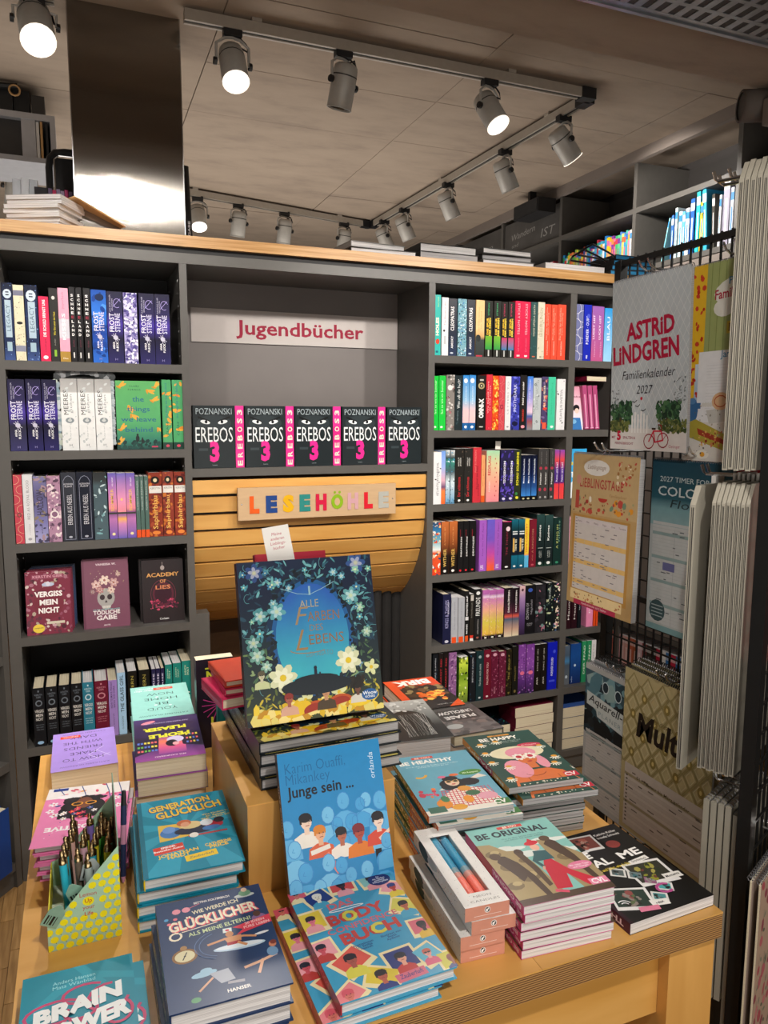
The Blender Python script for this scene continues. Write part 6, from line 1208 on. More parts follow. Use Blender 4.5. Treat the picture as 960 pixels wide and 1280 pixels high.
def c_body():
    a = Art(.158, .222, '3f9cc4'); H = a.H; a.layer()
    P = [(7, .96, 20, 20, .1, 'd85a6a', 'd87a6c', 'd85a6a', 'f0e2b0', '1c1c2c'), (24, .88, 26, 26, .35, '24347c', 'f0ead8', 'e8e4d8', '48a4c8', None), (50, .945, 26, 22, -.05, 'd84a44', '3a2620', '241820', 'e8a0a8', None), (79, .93, 26, 22, .1, '8cc4c0', '6a3c2c', '3a2018', 'e8a0a8', None),
         (93, .80, 24, 22, -.5, 'e8a0a8', 'b83c34', '24347c', 'e0c83c', None), (9, .68, 26, 30, .05, 'e0c83c', 'e0788c', '2c1c24', 'e8a0a8', '1c1c2c'), (92, .60, 27, 24, -.5, 'd8cf5c', 'b8684c', '1c1820', '48a4c8', None), (95, .38, 25, 24, -.06, 'd86a7c', '2c2030', '1c1820', 'e0b83c', None),
         (6, .42, 26, 26, .1, 'e8a0a8', 'c8505c', '24202c', 'b83c34', None), (24, .27, 32, 28, .55, 'd8584a', 'a8584a', '2c1c20', 'd8cf4c', None), (62, .17, 29, 30, .06, '24347c', 'e8a890', '1a1a2c', 'c83c3c', None), (84, .15, 22, 26, .35, '5ab4d0', 'e8a098', 'c86450', 'd85a7c', '1c1c24'), (99, .06, 24, 24, .0, 'd0c83c', '8c3c2c', None, '24347c', None),
         (40, .09, 30, 24, -.5, 'e0c83c', 'b8604c', '241c24', '24347c', None), (9, .03, 28, 22, .6, 'e8868c', 'd87a6c', 'd85a6a', 'e0a8a8', None)]
    for p in P: polaroid(a, p[0], H*p[1], *p[2:])
    a.layer(5); a.T(40, H*.745, 8.5, 'DAS', 'd06a74', .03, fit=24, rot=.06); a.arc(43, H*.725, 16, 1.6, 190, 530, 1, 'eef2f2', 12)
    a.T(49, H*.61, 12.5, 'BODY', 'c4453c', .045, fit=54, rot=.06); a.T(50, H*.535, 6.6, 'CONFIDENCE', 'd06a74', .02, fit=66, rot=.06); a.T(52, H*.425, 12.5, 'BUCH', 'c4453c', .045, fit=54, rot=.06)
    a.layer(); a.T(42.6, H*.606, 12.5, 'O', 'd6cf4c', .05, fit=14, rot=.06); a.T(59, H*.43, 12.5, 'C', 'd6cf4c', .05, fit=12.5, rot=.06)
    for x, y, t in ((40, .375, 'Illustrationen'), (40, .355, 'Dr. Emilija'), (40, .335, 'Chesnutt'), (66, .39, 'Illustriert von'), (66, .37, 'Beyza'), (66, .35, 'Aydemir')): a.T(x, H*y, 2.4, t, '24347c', .01, rot=.06)
    a.ell(86, H*.915, 11, 8.5, '2b2f6c', 18); a.rrect(62, H*.045, 26, 9, 'd86a84', .06); a.layer(); a.T(62, H*.035, 4.6, 'Zauberhaft', '24347c', .01, fit=20, rot=.06, slant=.2)
    for k, t in enumerate(('für', 'ein starkes', 'positives', 'Körpergefühl')): a.T(86, H*(.94-k*.018), 2, t, 'e8e8f4', .02)
    return a
def c_junge():
    a = Art(.163, .228, '2288c4'); H = a.H; L2 = ['5cb0e2', '74c0ea', '48a4dc']
    a.layer(); a.T(6, H*.865, 9.5, 'Karim Ouaffi,', '16669c', -.012, al='l', fit=58); a.T(6, H*.795, 9.5, 'Mikankey', '16669c', -.012, al='l', fit=42); a.T(6, H*.715, 9.5, 'Junge sein ...', '14141c', .018, al='l', fit=64); a.T(92, H*.83, 5, 'orlanda', 'cfe6f6', .0, fit=24, rot=PI/2, slant=.2)
    R = random.Random(3)
    for i, (x, y, s) in enumerate(((94, .60, 10), (80, .62, 8), (74, .6, 7), (58, .64, 9), (42, .57, 9), (64, .5, 9), (3, .53, 9), (90, .48, 9), (50, .5, 8))): sil(a, x, H*y, s, L2[i % 3])
    a.layer(3)
    for x, y, s, sk, ha, sh in ((21, .555, 8.5, 'ecd0bc', '15141c', 'ece6dc'), (33, .47, 8, 'e8b08c', 'd8842c', 'd8603c'), (53, .435, 7.6, 'b86a50', '1c1822', 'efe6dc'), (70, .43, 8.2, 'b04c3c', '7c2430', 'e07c2c'), (90, .48, 8.4, 'ecd4c4', '15141c', 'd84c38')):
        a.layer(); bust(a, x, H*y, s, sk, ha, sh, look=1, w=1.05); a.L += 2
    a.line([(95, H*.38), (90, H*.36), (104, H*.42)], 3, 'ecd4c4'); a.rect(84, H*.23, 90, H*.30, '14141c'); a.layer()
    a.line([(38, H*.33), (47, H*.22)], 5, 'e8866c'); a.line([(24, H*.36), (40, H*.38)], 4, 'ece6dc'); a.layer()
    for i, (x, y, s) in enumerate(((8, .40, 9), (16, .25, 10), (6, .17, 9), (38, .28, 9), (50, .25, 8.5), (58, .18, 8), (74, .19, 9), (90, .22, 9), (96, .34, 8), (28, .14, 9), (44, .12, 9))): a.layer(); sil(a, x, H*y, s, L2[(i+1) % 3])
    return a
def c_alle():
    a = Art(.232, .266, '15202c'); H = a.H
    a.layer(); a.grad([(0, '3c4420'), (H*.15, '22302c'), (H*.4, '1a2c34'), (H*.8, '15223a'), (H, '16243e')]); a.layer()
    # glowing blue opening
    n = 28
    for (rx, ry, c0, c1) in ((34, 46, '173a60', '15304c'), (30, 42, '1f5a94', '1f5a94')):
        a.rad(51, H*.5, rx, ry, c0, c1, n); a.layer()
    a.q += 1
    for k in range(n):
        t0, t1 = 2*PI*k/n, 2*PI*(k+1)/n; P = [(51, H*.46), (51+27*math.cos(t0), H*.5+39*math.sin(t0)), (51+27*math.cos(t1), H*.5+39*math.sin(t1))]
        a.e.append((P, [mix('3cb8c4', '2a5cb0', max(0, min(1, (p[1]-H*.25)/(H*.5)))) for p in P], a.L, a.q))
    a.layer(); a.scatter(150, ['101c28', '16262e', '0e1820'], 2, 4, 3, (0, 0, 1, 1)); R = random.Random(8)
    for k in range(230):
        t = R.uniform(0, 2*PI); rr = R.uniform(.98, 1.3); a.ell(51+28*rr*math.cos(t), H*.5+41*rr*math.sin(t), R.uniform(1, 2.8), R.uniform(.8, 2.2), R.choice(['101c28', '14242e', '182c34', '0d1720']), 6, R.uniform(0, 3))
    a.layer()
    for k in range(520):                 # leaves and tendrils
        x, y = R.uniform(1, 99), R.uniform(2, H-1)
        if ((x-51)/31)**2+((y-H*.5)/44)**2 < 1: continue
        q = y/H; c = R.choice(['2f5f70', '3c7888', '4d8c94', '6aaab0', '274a5c', '1f3c50'] if q > .45 else (['4a6a4c', '6a8450', '88a070', '3a5644', '2c4038'] if q > .2 else ['7a8030', 'a8a038', '5c6a34', 'd0b838']))
        a.ell(x, y, R.uniform(1.6, 3.4), R.uniform(.5, 1.1), c, 6, R.uniform(0, 3))
    for k in range(60):
        x, y = R.uniform(2, 98), R.uniform(H*.2, H-2)
        if ((x-51)/31)**2+((y-H*.5)/44)**2 < 1: continue
        a.arc(x, y, R.uniform(2, 5), R.uniform(2, 5), R.uniform(0, 180), R.uniform(200, 340), .3, '5a98a0', 6)
    a.layer()
    for x, y, r, c in ((12, .93, 8, '33508c'), (88, .95, 9, '3a5c9c'), (28, .86, 4.5, '4f9cb4'), (36, .82, 3.5, '4f9cb4'), (24, .73, 4, '6ab0bc'), (14, .66, 7, '5aa4a8'), (26, .68, 8, '6ab8c0'), (70, .9, 4, '5aa8bc'), (76, .87, 3.5, '5aa8bc'), (82, .74, 8, '6fb8bc'), (88, .66, 5, '7ab89c'), (8, .5, 7, '5c9c94'), (10, .42, 7, '7ab4a4'), (16, .35, 5, '8cc0ac'), (92, .5, 5, '8cbca4'), (80, .4, 4, '7aa88c')):
        a.flower(x, H*y, r*.85, mix(c, '16283a', .25), mix(c, 'e8e8b0', .5), 6, x)
        a.flower(x, H*y, r*.55, mix(c, 'ffffff', .3), mix(c, 'e8e8b0', .6), 5, x+1)
    for k in range(46):
        x, y = R.uniform(2, 98), R.uniform(H*.3, H-3)
        if ((x-51)/33)**2+((y-H*.5)/47)**2 < 1: continue
        a.flower(x, y, R.uniform(1.6, 3.4), R.choice(['5aa4b0', '3f7ca0', '7ab8a8', '6a94b8', '8cc0a8']), 'd8e0b0', 5, x)
    for x, y, r in ((27, .27, 9), (76, .33, 8.6)): a.layer(); a.flower(x, H*y, r*1.15, 'd8dcb4', 'e0c02c', 7, x); a.flower(x, H*y, r*.8, 'eef0d0', 'e6c828', 6, x+.4)
    for x, y, r in ((93, .27, 6), (42, .12, 6), (67, .14, 6)): a.flower(x, H*y, r, 'dce0a8', 'e0c02c', 5, x)
    a.layer(); a.scatter(80, ['e0b81c', 'f0d03c', 'c89018', 'e8d878', 'b0a02c', 'f4e08c'], 3, 6, 12, (4, 0, 98, H*.10), .8); a.layer()
    for x, y in ((48, .055), (67, .075)): a.ell(x, H*y, 10, 6, 'c0501c', 16, .1, 0, PI+.3); a.layer(); a.ell(x, H*y, 8, 4.4, 'a02c18', 14, .1, 0, PI+.3); a.L -= 1
    a.ell(36, H*.07, 10, 5, 'e8c01c', 12, .3); a.ell(82, H*.07, 9, 4, 'f0cc28', 12)
    a.layer(); bust(a, 57, H*.155, 4.8, 'c8946c', None, '4a3a24'); a.layer(); a.scatter(60, ['d8b060', 'e8c878', 'c09848'], 1.2, 2.2, 5, (50, H*.16, 64, H*.225)); bust(a, 30, H*.14, 4.4, 'a8604c', '8c2c24', 'd8a890'); bust(a, 81, H*.15, 4, '6a4434', '181410', 'd8d4c8'); bust(a, 12, H*.3, 3.6, 'c8c4a4', '5c5440', 'c8d09c')
    a.scatter(40, ['181410', '241c14'], 1.4, 2.4, 6, (76, H*.16, 86, H*.22))
    a.layer(); a.line([(30, H*.82), (42, H*.78), (51, H*.77), (60, H*.80), (70, H*.84)], .4, '8cb8c8'); a.line([(51, H*.77), (51, H*.82)], 1.4, '90b8c4'); a.ell(51, H*.20, 26, H*.055, '0e1c26', 18); a.ell(51, H*.235, 17, 4, '0e1c26', 14); a.rect(49.8, H*.265, 51.8, H*.30, '141830'); a.ell(50.8, H*.31, 1.2, 1.4, '141830', 8); a.rect(53.4, H*.265, 54.4, H*.28, '141830')
    a.layer(); a.T(50, H*.69, 5.4, 'ALLE', 'a8a088', .0, fit=14); a.T(42, H*.585, 13, 'F', '9a8464', -.005, slant=.3); a.T(60, H*.60, 7, 'ARBEN', '8c6a50', .0, fit=24); a.T(54, H*.54, 4.6, 'DES', '8c7a68', .0, fit=10); a.T(42, H*.425, 15, 'L', '9a7c54', -.005, slant=.35); a.T(61, H*.455, 7, 'EBENS', '8c6a4c', .0, fit=26); a.arc(48, H*.43, 14, 3, 180, 320, .6, '9a7c54'); a.T(55, H*.38, 3.6, 'LISA AISATO', '6a8a90', .0, fit=20)
    a.ell(90, H*.10, 6.4, 4.2, '1f5c9c', 14); a.layer(); a.T(90, H*.10, 2.6, 'Woow', 'e8f0f8', .02); a.T(90, H*.08, 1.6, 'KÖNIG', 'e8f0f8', .02)
    return a
def c_healthy():
    a = Art(.146, .208, '67a5ba'); H = a.H
    a.layer(); a.poly([(30, 50), (40, 58), (56, 60), (60, 52)], 'e4dccb'); a.poly([(70, 66), (90, 78), (98, 70)], 'e4dccb'); a.rect(0, 0, 100, 10, 'e8e2d6'); a.rect(24, H*.925, 52, H*.965, 'd84a38'); a.layer(); a.T(38, H*.932, 3.4, 'BE YOU', 'f6e0d0', .03, fit=20)
    a.T(40, H*.84, 8.5, 'BE HEALTHY', 'f0eee6', .04, fit=70); a.T(44, H*.79, 2.4, 'Was du über gesunde Ernährung wissen solltest', 'd8ecec', .0, fit=68); a.T(44, H*.765, 2.4, 'und was dir wirklich gut tut', 'd8ecec', .0, fit=40)
    a.poly([(26, 12), (34, 40), (48, 50), (70, 50), (86, 40), (96, 8)], 'f0e8dc'); a.layer()
    for k in range(14): a.line([(26+k*5, 10), (32+k*4.4, 48)], 1, 'cc3048')
    for k in range(9): a.line([(28+k*.6, 12+k*4.4), (94-k*1.3, 10+k*4.6)], 1, 'cc3048')
    a.layer(); a.ell(52, 62, 17, 12, '17161c', 14); a.ell(72, 62, 13, 9, '17161c', 10); a.ell(44, 56, 9, 8, '17161c'); a.layer(); a.ell(52, 66, 8.6, 10, 'e8c8ac'); a.layer(); a.ell(52, 74, 10, 6, '17161c', 10); a.ell(48, 67, 3.8, 3, 'c8a05c'); a.ell(56.5, 67, 3.8, 3, 'c8a05c'); a.layer(); a.ell(48, 67, 2.6, 2, '201c1c'); a.ell(56.5, 67, 2.6, 2, '201c1c'); a.ell(52, 60.5, 2.6, 1.2, 'c83c3c'); a.ell(44, 80, 5, 3, 'd86a8c'); a.ell(60, 82, 6, 3, 'e0703c')
    a.ell(82, 84, 15, 6.5, '4c8c34', 16, .08); a.arc(20, 92, 8, 8, 230, 340, 3.4, 'e0a83c'); a.scatter(12, ['d84a6c', 'c83850', 'e8803c'], 2, 3.4, 3, (8, 26, 26, 60)); a.ell(26, 20, 9, 10, 'e08a2c'); a.ell(56, 24, 6, 8, 'e8952c'); a.ell(66, 36, 9, 6, '3c6a48'); a.ell(80, 26, 12, 8, 'e0a0b0'); a.ell(60, 48, 8, 6, 'e09a3c'); a.rect(4, 4, 24, 16, '3c6a58'); a.ell(40, 10, 9, 6, 'e0a030'); a.ell(8, 44, 4, 5, 'c83850'); a.ell(30, 30, 5, 7, '3f7a50')
    a.layer(); a.T(82, 82, 3, 'Mit Rezepten', 'dff0cc', .02, fit=20); a.rect(82, 4, 100, 16, '3c7a3c'); a.layer(); a.T(88, 6, 8, 'CV', 'f4f2ec', .03)
    return a
def c_happy():
    a = Art(.142, .21, '1f4a40'); H = a.H
    a.layer(); a.rect(34, H*.935, 66, H*.965, 'd89a3c'); a.layer(); a.T(50, H*.94, 3.2, 'BE YOU', '8c4a20', .02); a.T(46, H*.855, 9, 'BE HAPPY', 'f0efe4', .04, fit=56); a.T(48, H*.815, 2.4, 'Was du über Glück, Freude und', 'b8ccc0', .0, fit=52); a.T(48, H*.79, 2.4, 'gute Tage wissen solltest', 'b8ccc0', .0, fit=44)
    a.ell(52, H*.58, 38, 18, 'e4dcb8', 22); a.ell(78, H*.70, 17, 5.5, 'cc3450', 16, -.04); a.layer(); a.T(78, H*.69, 2.8, 'Mit Glücksplaner', 'f4d8d8', .01, fit=22)
    a.poly([(12, 0), (20, 26), (34, 36), (70, 36), (86, 26), (96, 0)], 'd9743c'); a.layer(); a.rect(34, 0, 36, 18, 'b85a2c'); a.rect(74, 0, 76, 18, 'b85a2c'); a.poly([(18, 8), (92, 8), (94, 0), (16, 0)], '1f4a40'); a.scatter(16, ['f0e8d0'], 1, 1.5, 3, (20, 2, 90, 6)); a.layer()
    a.ell(34, 42, 17, 24, 'e698a8', 16); a.ell(56, 84, 21, 15, 'e698a8', 16); a.ell(72, 54, 8, 18, 'e698a8'); a.layer(); a.ell(56, 68, 14, 17, 'd9743c', 16); a.rect(50, 40, 62, 56, 'd9743c'); a.layer(); a.ell(54, 84, 14, 6, 'e698a8')
    for q in (48, 64): a.flower(q, 72, 9, 'f2ece0', 'c83444', 8, q); a.layer(); a.ell(q, 72, 4, 4, 'c02c40', 10); a.L -= 1
    a.ell(57, 58, 3.4, 1.6, 'b83434'); a.arc(50, 30, 14, 10, 200, 340, .8, '8c3c24')
    for x, y in ((14, 118), (38, 122), (10, 92), (8, 66), (24, 50), (90, 96), (94, 62), (86, 46), (12, 20)):
        for k in range(6): a.line([(x, y), (x+8*math.cos(-.3-k*.5), y+8*math.sin(-.3-k*.5))], 1.5, 'eeeede')
        a.ell(x, y+1.4, 4.4, 3, 'e0a030', 8)
    a.layer(); a.rect(82, 8, 100, 20, 'c82c40'); a.layer(); a.T(90, 10, 8, 'CV', 'f6f2ee', .03)
    return a
def c_orig():
    a = Art(.143, .192, '86c2ba'); H = a.H
    a.layer(); 
    for x, y, w in ((30, 88, 20), (76, 92, 26), (50, 74, 24), (88, 70, 20)): a.ell(x, y, w, 4, 'dfe6e0', 12); a.ell(x-4, y+3, w*.5, 4, 'dfe6e0', 10)
    a.poly([(0, 104), (14, 102), (26, 86), (36, 84), (44, 60), (50, 0), (0, 0)], 'a89468', True); a.poly([(66, 96), (78, 92), (100, 60), (100, 0), (72, 0), (66, 40)], 'a08c64', True); a.layer()
    for x, y, r in ((10, 84, 9), (16, 60, 10), (28, 40, 12), (80, 60, 9), (88, 40, 9), (36, 66, 6), (8, 30, 9)): a.ell(x, y, r, r*.7, '7c6a4a', 10); a.ell(x+3, y+3, r*.6, r*.4, 'bca878', 8)
    a.layer(); a.poly([(8, 70), (13, 80), (20, 78), (28, 64), (34, 40), (36, 8), (30, 6), (26, 40), (19, 34), (14, 52)], '4a382c', True); a.ell(37, 80, 5, 6, '4a382c'); a.poly([(32, 80), (40, 78), (44, 50), (44, 22), (39, 20), (37, 50)], '54402f', True); a.ell(10, 80, 6, 6, '54402f'); a.poly([(70, 86), (78, 95), (85, 88), (91, 60), (94, 20), (88, 14), (84, 50), (76, 70)], '4a382c', True); a.ell(76, 96, 6, 5, '5a4634')
    a.rect(0, 0, 100, 9, '4f3c2e'); a.layer(); a.poly([(44, 14), (50, 50), (56, 62), (64, 60), (72, 40), (90, 18), (78, 10), (66, 34), (60, 12)], 'c8203a', True); a.poly([(48, 60), (52, 78), (66, 76), (68, 60)], '2a5a60'); a.line([(54, 74), (46, 62), (50, 50)], 4, '2a5a60'); a.line([(50, 50), (48, 46)], 2.6, 'e0a890'); a.ell(58, 84, 5, 6, 'e8b49c'); a.ell(58, 92, 8.4, 4, 'cc2c3c', 12, .1); a.poly([(52, 90), (64, 92), (58, 101)], 'cc2c3c'); a.line([(42, 12), (52, 8)], 4, 'd84a68')
    a.ell(86, 42, 14, 6.5, 'e07ca0', 16, .05); a.layer(); a.T(86, 42, 2.6, 'Mit vielen Tipps', 'f8e2ea', .01, fit=22); a.T(86, 38.6, 2.6, 'und Übungen', 'f8e2ea', .01, fit=18)
    a.rect(36, H*.935, 66, H*.972, 'd84038'); a.layer(); a.T(51, H*.943, 3.4, 'BE YOU', 'f4e0cc', .03); a.T(48, H*.84, 10, 'BE ORIGINAL', '23303a', .035, fit=84); a.T(56, H*.79, 2.4, 'Was du über deinen eigenen Weg', '4a7a78', .0, fit=50); a.T(56, H*.765, 2.4, 'und deinen Stil wissen solltest', '4a7a78', .0, fit=46)
    a.rect(80, 9, 100, 19, 'e488a8'); a.layer(); a.T(90, 10.6, 7, 'CVL', 'f8eef2', .03, fit=16)
    return a
def c_real():
    a = Art(.168, .222, '171616'); H = a.H
    a.layer(); a.rect(0, 0, 4, H, '2b1420')
    def pic(x, y, w, h, r, c, cs, sd):
        w *= 1.2; h *= 1.2
        a.rrect(x, y, w, h, 'e0dedc', r); a.layer(); a.rrect(x, y+h*.03, w*.86, h*.76, c, r); a.layer(); q = min(w, h)*.28; a.scatter(16, cs, q*.2, q*.5, sd, (x-q, y-q, x+q, y+q)); a.L -= 2
    pic(26, 26, 32, 26, -.35, '2c3c34', ['5c6a48', '8c4c48', '2a2826', '8a8078'], 3); pic(72, 50, 36, 30, -.12, '34342c', ['8a8c30', '6c3c34', '2c3424', 'a0984c'], 4); pic(44, 114, 28, 22, -.1, '8c5048', ['b86a5c', '3a2a28', 'c8a090'], 5)
    pic(26, 110, 22, 18, .1, '3c403c', ['1c1c1c', '6a6a60', '5c7068'], 6)
    for x, y, c in ((42, 62, '5a6464'), (55, 52, '6a7a7c'), (62, 40, '8c5a78'), (68, 28, '4aa4a4'), (52, 18, '4a8a8c')): a.rrect(x, y, 15, 13, 'd8d6d2', -.6); a.layer(); a.rrect(x, y, 11, 9, c, -.6); a.layer(); a.scatter(6, ['1c2020', '8c8c88', '3c6a70'], 1.2, 2.4, x, (x-3, y-3, x+3, y+3)); a.L -= 2
    a.layer(3); a.T(24, 91, 9, 'THE', 'f2f0ec', .05, fit=26, rot=.0); a.T(30, 76, 10.5, 'REAL', 'f2f0ec', .03, fit=42, rot=.03); a.T(76, 78, 10.5, 'ME', 'f2f0ec', .03, fit=27, rot=.03); a.T(40, 68, 4, 'So siehst und liebst, wie du bist', 'd8c040', .02, fit=50); a.rrect(76, 70, 24, 6, 'e4e2dd', .1); a.rrect(88, 38, 20, 8, 'e4e2dd', -.1); a.rrect(46, 12, 18, 8, 'e4e2dd', -.2); a.layer(); a.T(76, 68.8, 3, 'Gutscheinbuch', '222222', .01, fit=18); a.T(88, 36.8, 3, 'Moments', '222222', .02); a.T(46, 10.6, 3, 'relax', '222222', .02)
    a.T(78, 120, 3.4, 'Kathrin Köller', 'f2f0ec', .01); a.T(78, 114.5, 3.4, 'Irmela Schautz', 'f2f0ec', .01); a.ell(72, 102, 8, 6.4, '8c3c38', 14); a.arc(66, 26, 8, 6, 40, 300, 2.8, 'b04c88'); a.poly([(20, 8), (40, 4), (42, 10), (22, 14)], 'd87c98'); a.arc(14, 20, 4, 4, 20, 120, 1, 'e8e8e8'); a.arc(14, 20, 7, 7, 20, 120, 1, 'e8e8e8')
    return a
def c_birk():
    a = Art(.13, .195, '1b1716'); H = a.H; a.layer(); a.rect(0, 0, 100, H*.3, 'c8401c'); a.rect(84, 0, 100, H, 'd84a20'); a.layer(); a.scatter(40, ['3a2a1e', '6a4a2c', '8c7a50', '241c16'], 5, 10, 3, (8, H*.25, 80, H*.6)); a.scatter(30, ['f0a830', 'f4c858', 'e06a20', 'd8581c'], 4, 9, 5, (12, H*.5, 60, H*.76)); a.poly([(0, H*.8), (30, H), (0, H)], 'e0561c'); a.layer(); a.T(50, H*.06, 22, 'BIRK', 'f0ece6', .05, fit=72); a.T(30, H*.9, 3, 'roman · jugendbuch', 'e0dcd6', .0)
    return a
def c_portrait():
    a = Art(.125, .205, '8e8f8c'); H = a.H; a.layer(); a.grad([(0, '1c1c1c'), (H*.3, '232323'), (H*.5, '6a6c6a'), (H, 'b4b6b2')]); a.layer(); a.ell(50, H*.45, 34, 46, '171717', 20); a.rect(16, 0, 84, H*.35, '151515'); a.layer(); R = random.Random(2)
    for k in range(34): x = 30+k*1.4; a.line([(x, H*.08), (x+R.uniform(-6, 6), H*.3), (x+R.uniform(-10, 10), H*.62)], .6, R.choice(['c8c8c4', '3a3a3a', '8c8c88', '0e0e0e']))
    a.scatter(40, ['c8cac6', 'a4a6a2', '70726e', 'd4d6d2'], 2, 6, 3, (2, H*.7, 98, H-3)); return a
def c_unf():
    a = Art(.125, .18, '6c6a68'); H = a.H; a.layer(); a.grad([(0, '4c4a48'), (H*.6, '5a5654'), (H, '7a7674')]); a.layer(); a.scatter(46, ['5a5856', '6e6a68', '484644', '7c6f6a'], 6, 14, 4); a.layer(); a.rect(14, H*.12, 90, H*.52, '3a3836'); a.layer(); a.T(50, H*.36, 15, 'PLEASE', 'dcdad6', .03, fit=62); a.T(50, H*.18, 15, 'UNFOLLOW', 'dcdad6', .03, fit=70); a.ell(80, H*.72, 16, 12, 'a8aaa8', 18); return a
def c_vergiss():
    a = Art(.125, .19, '7a1c38'); H = a.H; a.layer(); a.scatter(150, ['a86a7c', 'c8a0a8', '4c1024', '8c4058', 'b0a08c', 'd0c0b8', '5c2034'], 2.4, 6, 3); a.layer(); a.ell(50, H*.5, 34, 40, '74182f', 20); a.rect(14, H*.88, 86, H*.95, '8c3a54'); a.layer()
    a.T(50, H*.9, 6, 'KERSTIN GIER', 'e0a8b4', .01, fit=66); a.T(50, H*.60, 12, 'VERGISS', 'f4f0ec', .04, fit=62); a.T(50, H*.47, 12, 'MEIN', 'f4f0ec', .04, fit=40); a.T(50, H*.34, 12, 'NICHT', 'f4f0ec', .04, fit=46); a.ell(50, H*.79, 14, 5, 'b8c0d8', 12); a.ell(50, H*.80, 5, 6, 'd8d4e0', 10); a.ell(26, H*.1, 13, 10.5, 'e8c83c', 16); a.rect(44, H*.16, 84, H*.2, 'cfc4b0'); a.layer(); a.T(26, H*.1, 3.4, 'Leseprobe', '7a4a20', .01, fit=20); return a
def c_gabe():
    a = Art(.135, .212, '7c4a5e'); H = a.H; a.layer(); a.rect(0, 0, 5, H, '6c3c50'); a.T(52, H*.92, 4.6, 'VANESSA W.', 'e8d8dc', .02, fit=44); a.layer(); a.ell(50, H*.44, 19, 22, 'a8a4a0', 18); a.ell(50, H*.34, 11, 12, 'a8a4a0', 14); a.layer()
    for q in (-8, 8): a.ell(50+q, H*.45, 5.6, 6.4, '3a2a30', 10)
    a.poly([(47, H*.37), (53, H*.37), (50, H*.41)], '3a2a30'); [a.rect(42+k*3, H*.29, 44+k*3, H*.325, 'd8d4cc') for k in range(6)]
    for x, y, r, c in ((30, .64, 11, 'd8b0a8'), (48, .70, 12, 'e4ccbc'), (68, .66, 11, 'c89c98'), (38, .56, 9, 'b87c7c'), (62, .55, 9, 'dcc0b0'), (78, .78, 6, 'c8a89c'), (22, .54, 7, '8c6468')): a.flower(x, H*y, r, c, 'a86c60', 6, x); a.flower(x, H*y, r*.55, mix(c, 'ffffff', .3), 'a86c60', 5, x+.5)
    a.scatter(24, ['c8b8a0', '9c7c6c'], 1, 2.2, 4, (14, H*.5, 90, H*.84)); a.layer(); a.T(50, H*.265, 3, 'wie man mit den Toten spricht', '7ad0d0', .01, fit=58); a.T(50, H*.2, 9, 'TÖDLICHE', 'ece4e2', .03, fit=58); a.T(50, H*.12, 10, 'GABE', 'ece4e2', .03, fit=44); a.T(50, H*.03, 3, 'ARCTIS', 'e8d8dc', .02); return a
def c_academy():
    a = Art(.128, .2, '2c2426'); H = a.H; a.layer(); a.ell(50, H*.45, 26, 30, '5a2434', 20); a.layer(); a.ell(50, H*.45, 21, 25, '3a1c28', 20); a.arc(50, H*.45, 30, 36, 0, 360, .8, '8c3c50', 24); a.scatter(50, ['b03c58', '7c2c48', 'd05070', '5a2038'], 1.4, 4, 4, (16, H*.2, 84, H*.36)); a.ell(50, H*.87, 5, 6, 'a89c98'); a.line([(50, H*.9), (50, H*.96)], 1, 'a89c98'); a.layer(); a.T(50, H*.73, 9.5, 'ACADEMY', 'd8a05c', .02, fit=78); a.T(50, H*.63, 8, 'OF', 'd8945c', .02); a.T(50, H*.53, 9.5, 'LIES', 'd8885c', .02, fit=36); a.T(50, H*.24, 4, 'autorin jung', 'c8607c', .01, fit=40); a.T(50, H*.04, 5, 'Carlsen', 'e0dcda', .01); return a
def c_things():
    a = Art(.128, .207, '58ad68'); H = a.H; a.layer(); a.grad([(0, '14403c'), (H*.12, '2a7a68'), (H*.4, '56ac6c'), (H, '62b068')]); R = random.Random(5); a.layer()
    for x, y, r in ((10, .92, .4), (74, .86, -.5), (90, .92, .7), (30, .62, -1.1), (36, .5, -.8), (10, .3, .6), (96, .3, -.7), (84, .72, .2), (6, .1, .8)):
        for q in (0, .5): a.ell(x+5*math.cos(r+q), H*y+5*math.sin(r+q), 11, 3, 'e8ac40', 10, r+q)
        a.ell(x-3, H*y-2, 6, 2, 'd8902c', 8, r-.9)
    a.layer(); a.T(42, H*.91, 4, 'CLARE', '1f5048', .01, ls=1.4); a.T(42, H*.86, 4, 'FURNISS', '1f5048', .01, ls=1.4)
    for t, y, f in (('the', .70, 26), ('things', .56, 52), ('we leave', .41, 80), ('behind', .26, 62)): a.T(50, H*y, 11 if t != 'the' else 12, t, '2b6a88', .01, fit=f)
    a.scatter(60, ['123834', '184640'], 2, 5, 3, (0, 0, 100, H*.13), 1.4); a.layer(); a.ell(46, H*.16, 4.4, 8, '1c2424'); a.ell(46, H*.215, 2.4, 3, '1c2424'); a.ell(57, H*.13, 3, 5, '1c2424'); a.ell(57, H*.165, 1.8, 2, '1c2424'); a.rect(78, H*.03, 92, H*.05, 'c83c60'); return a
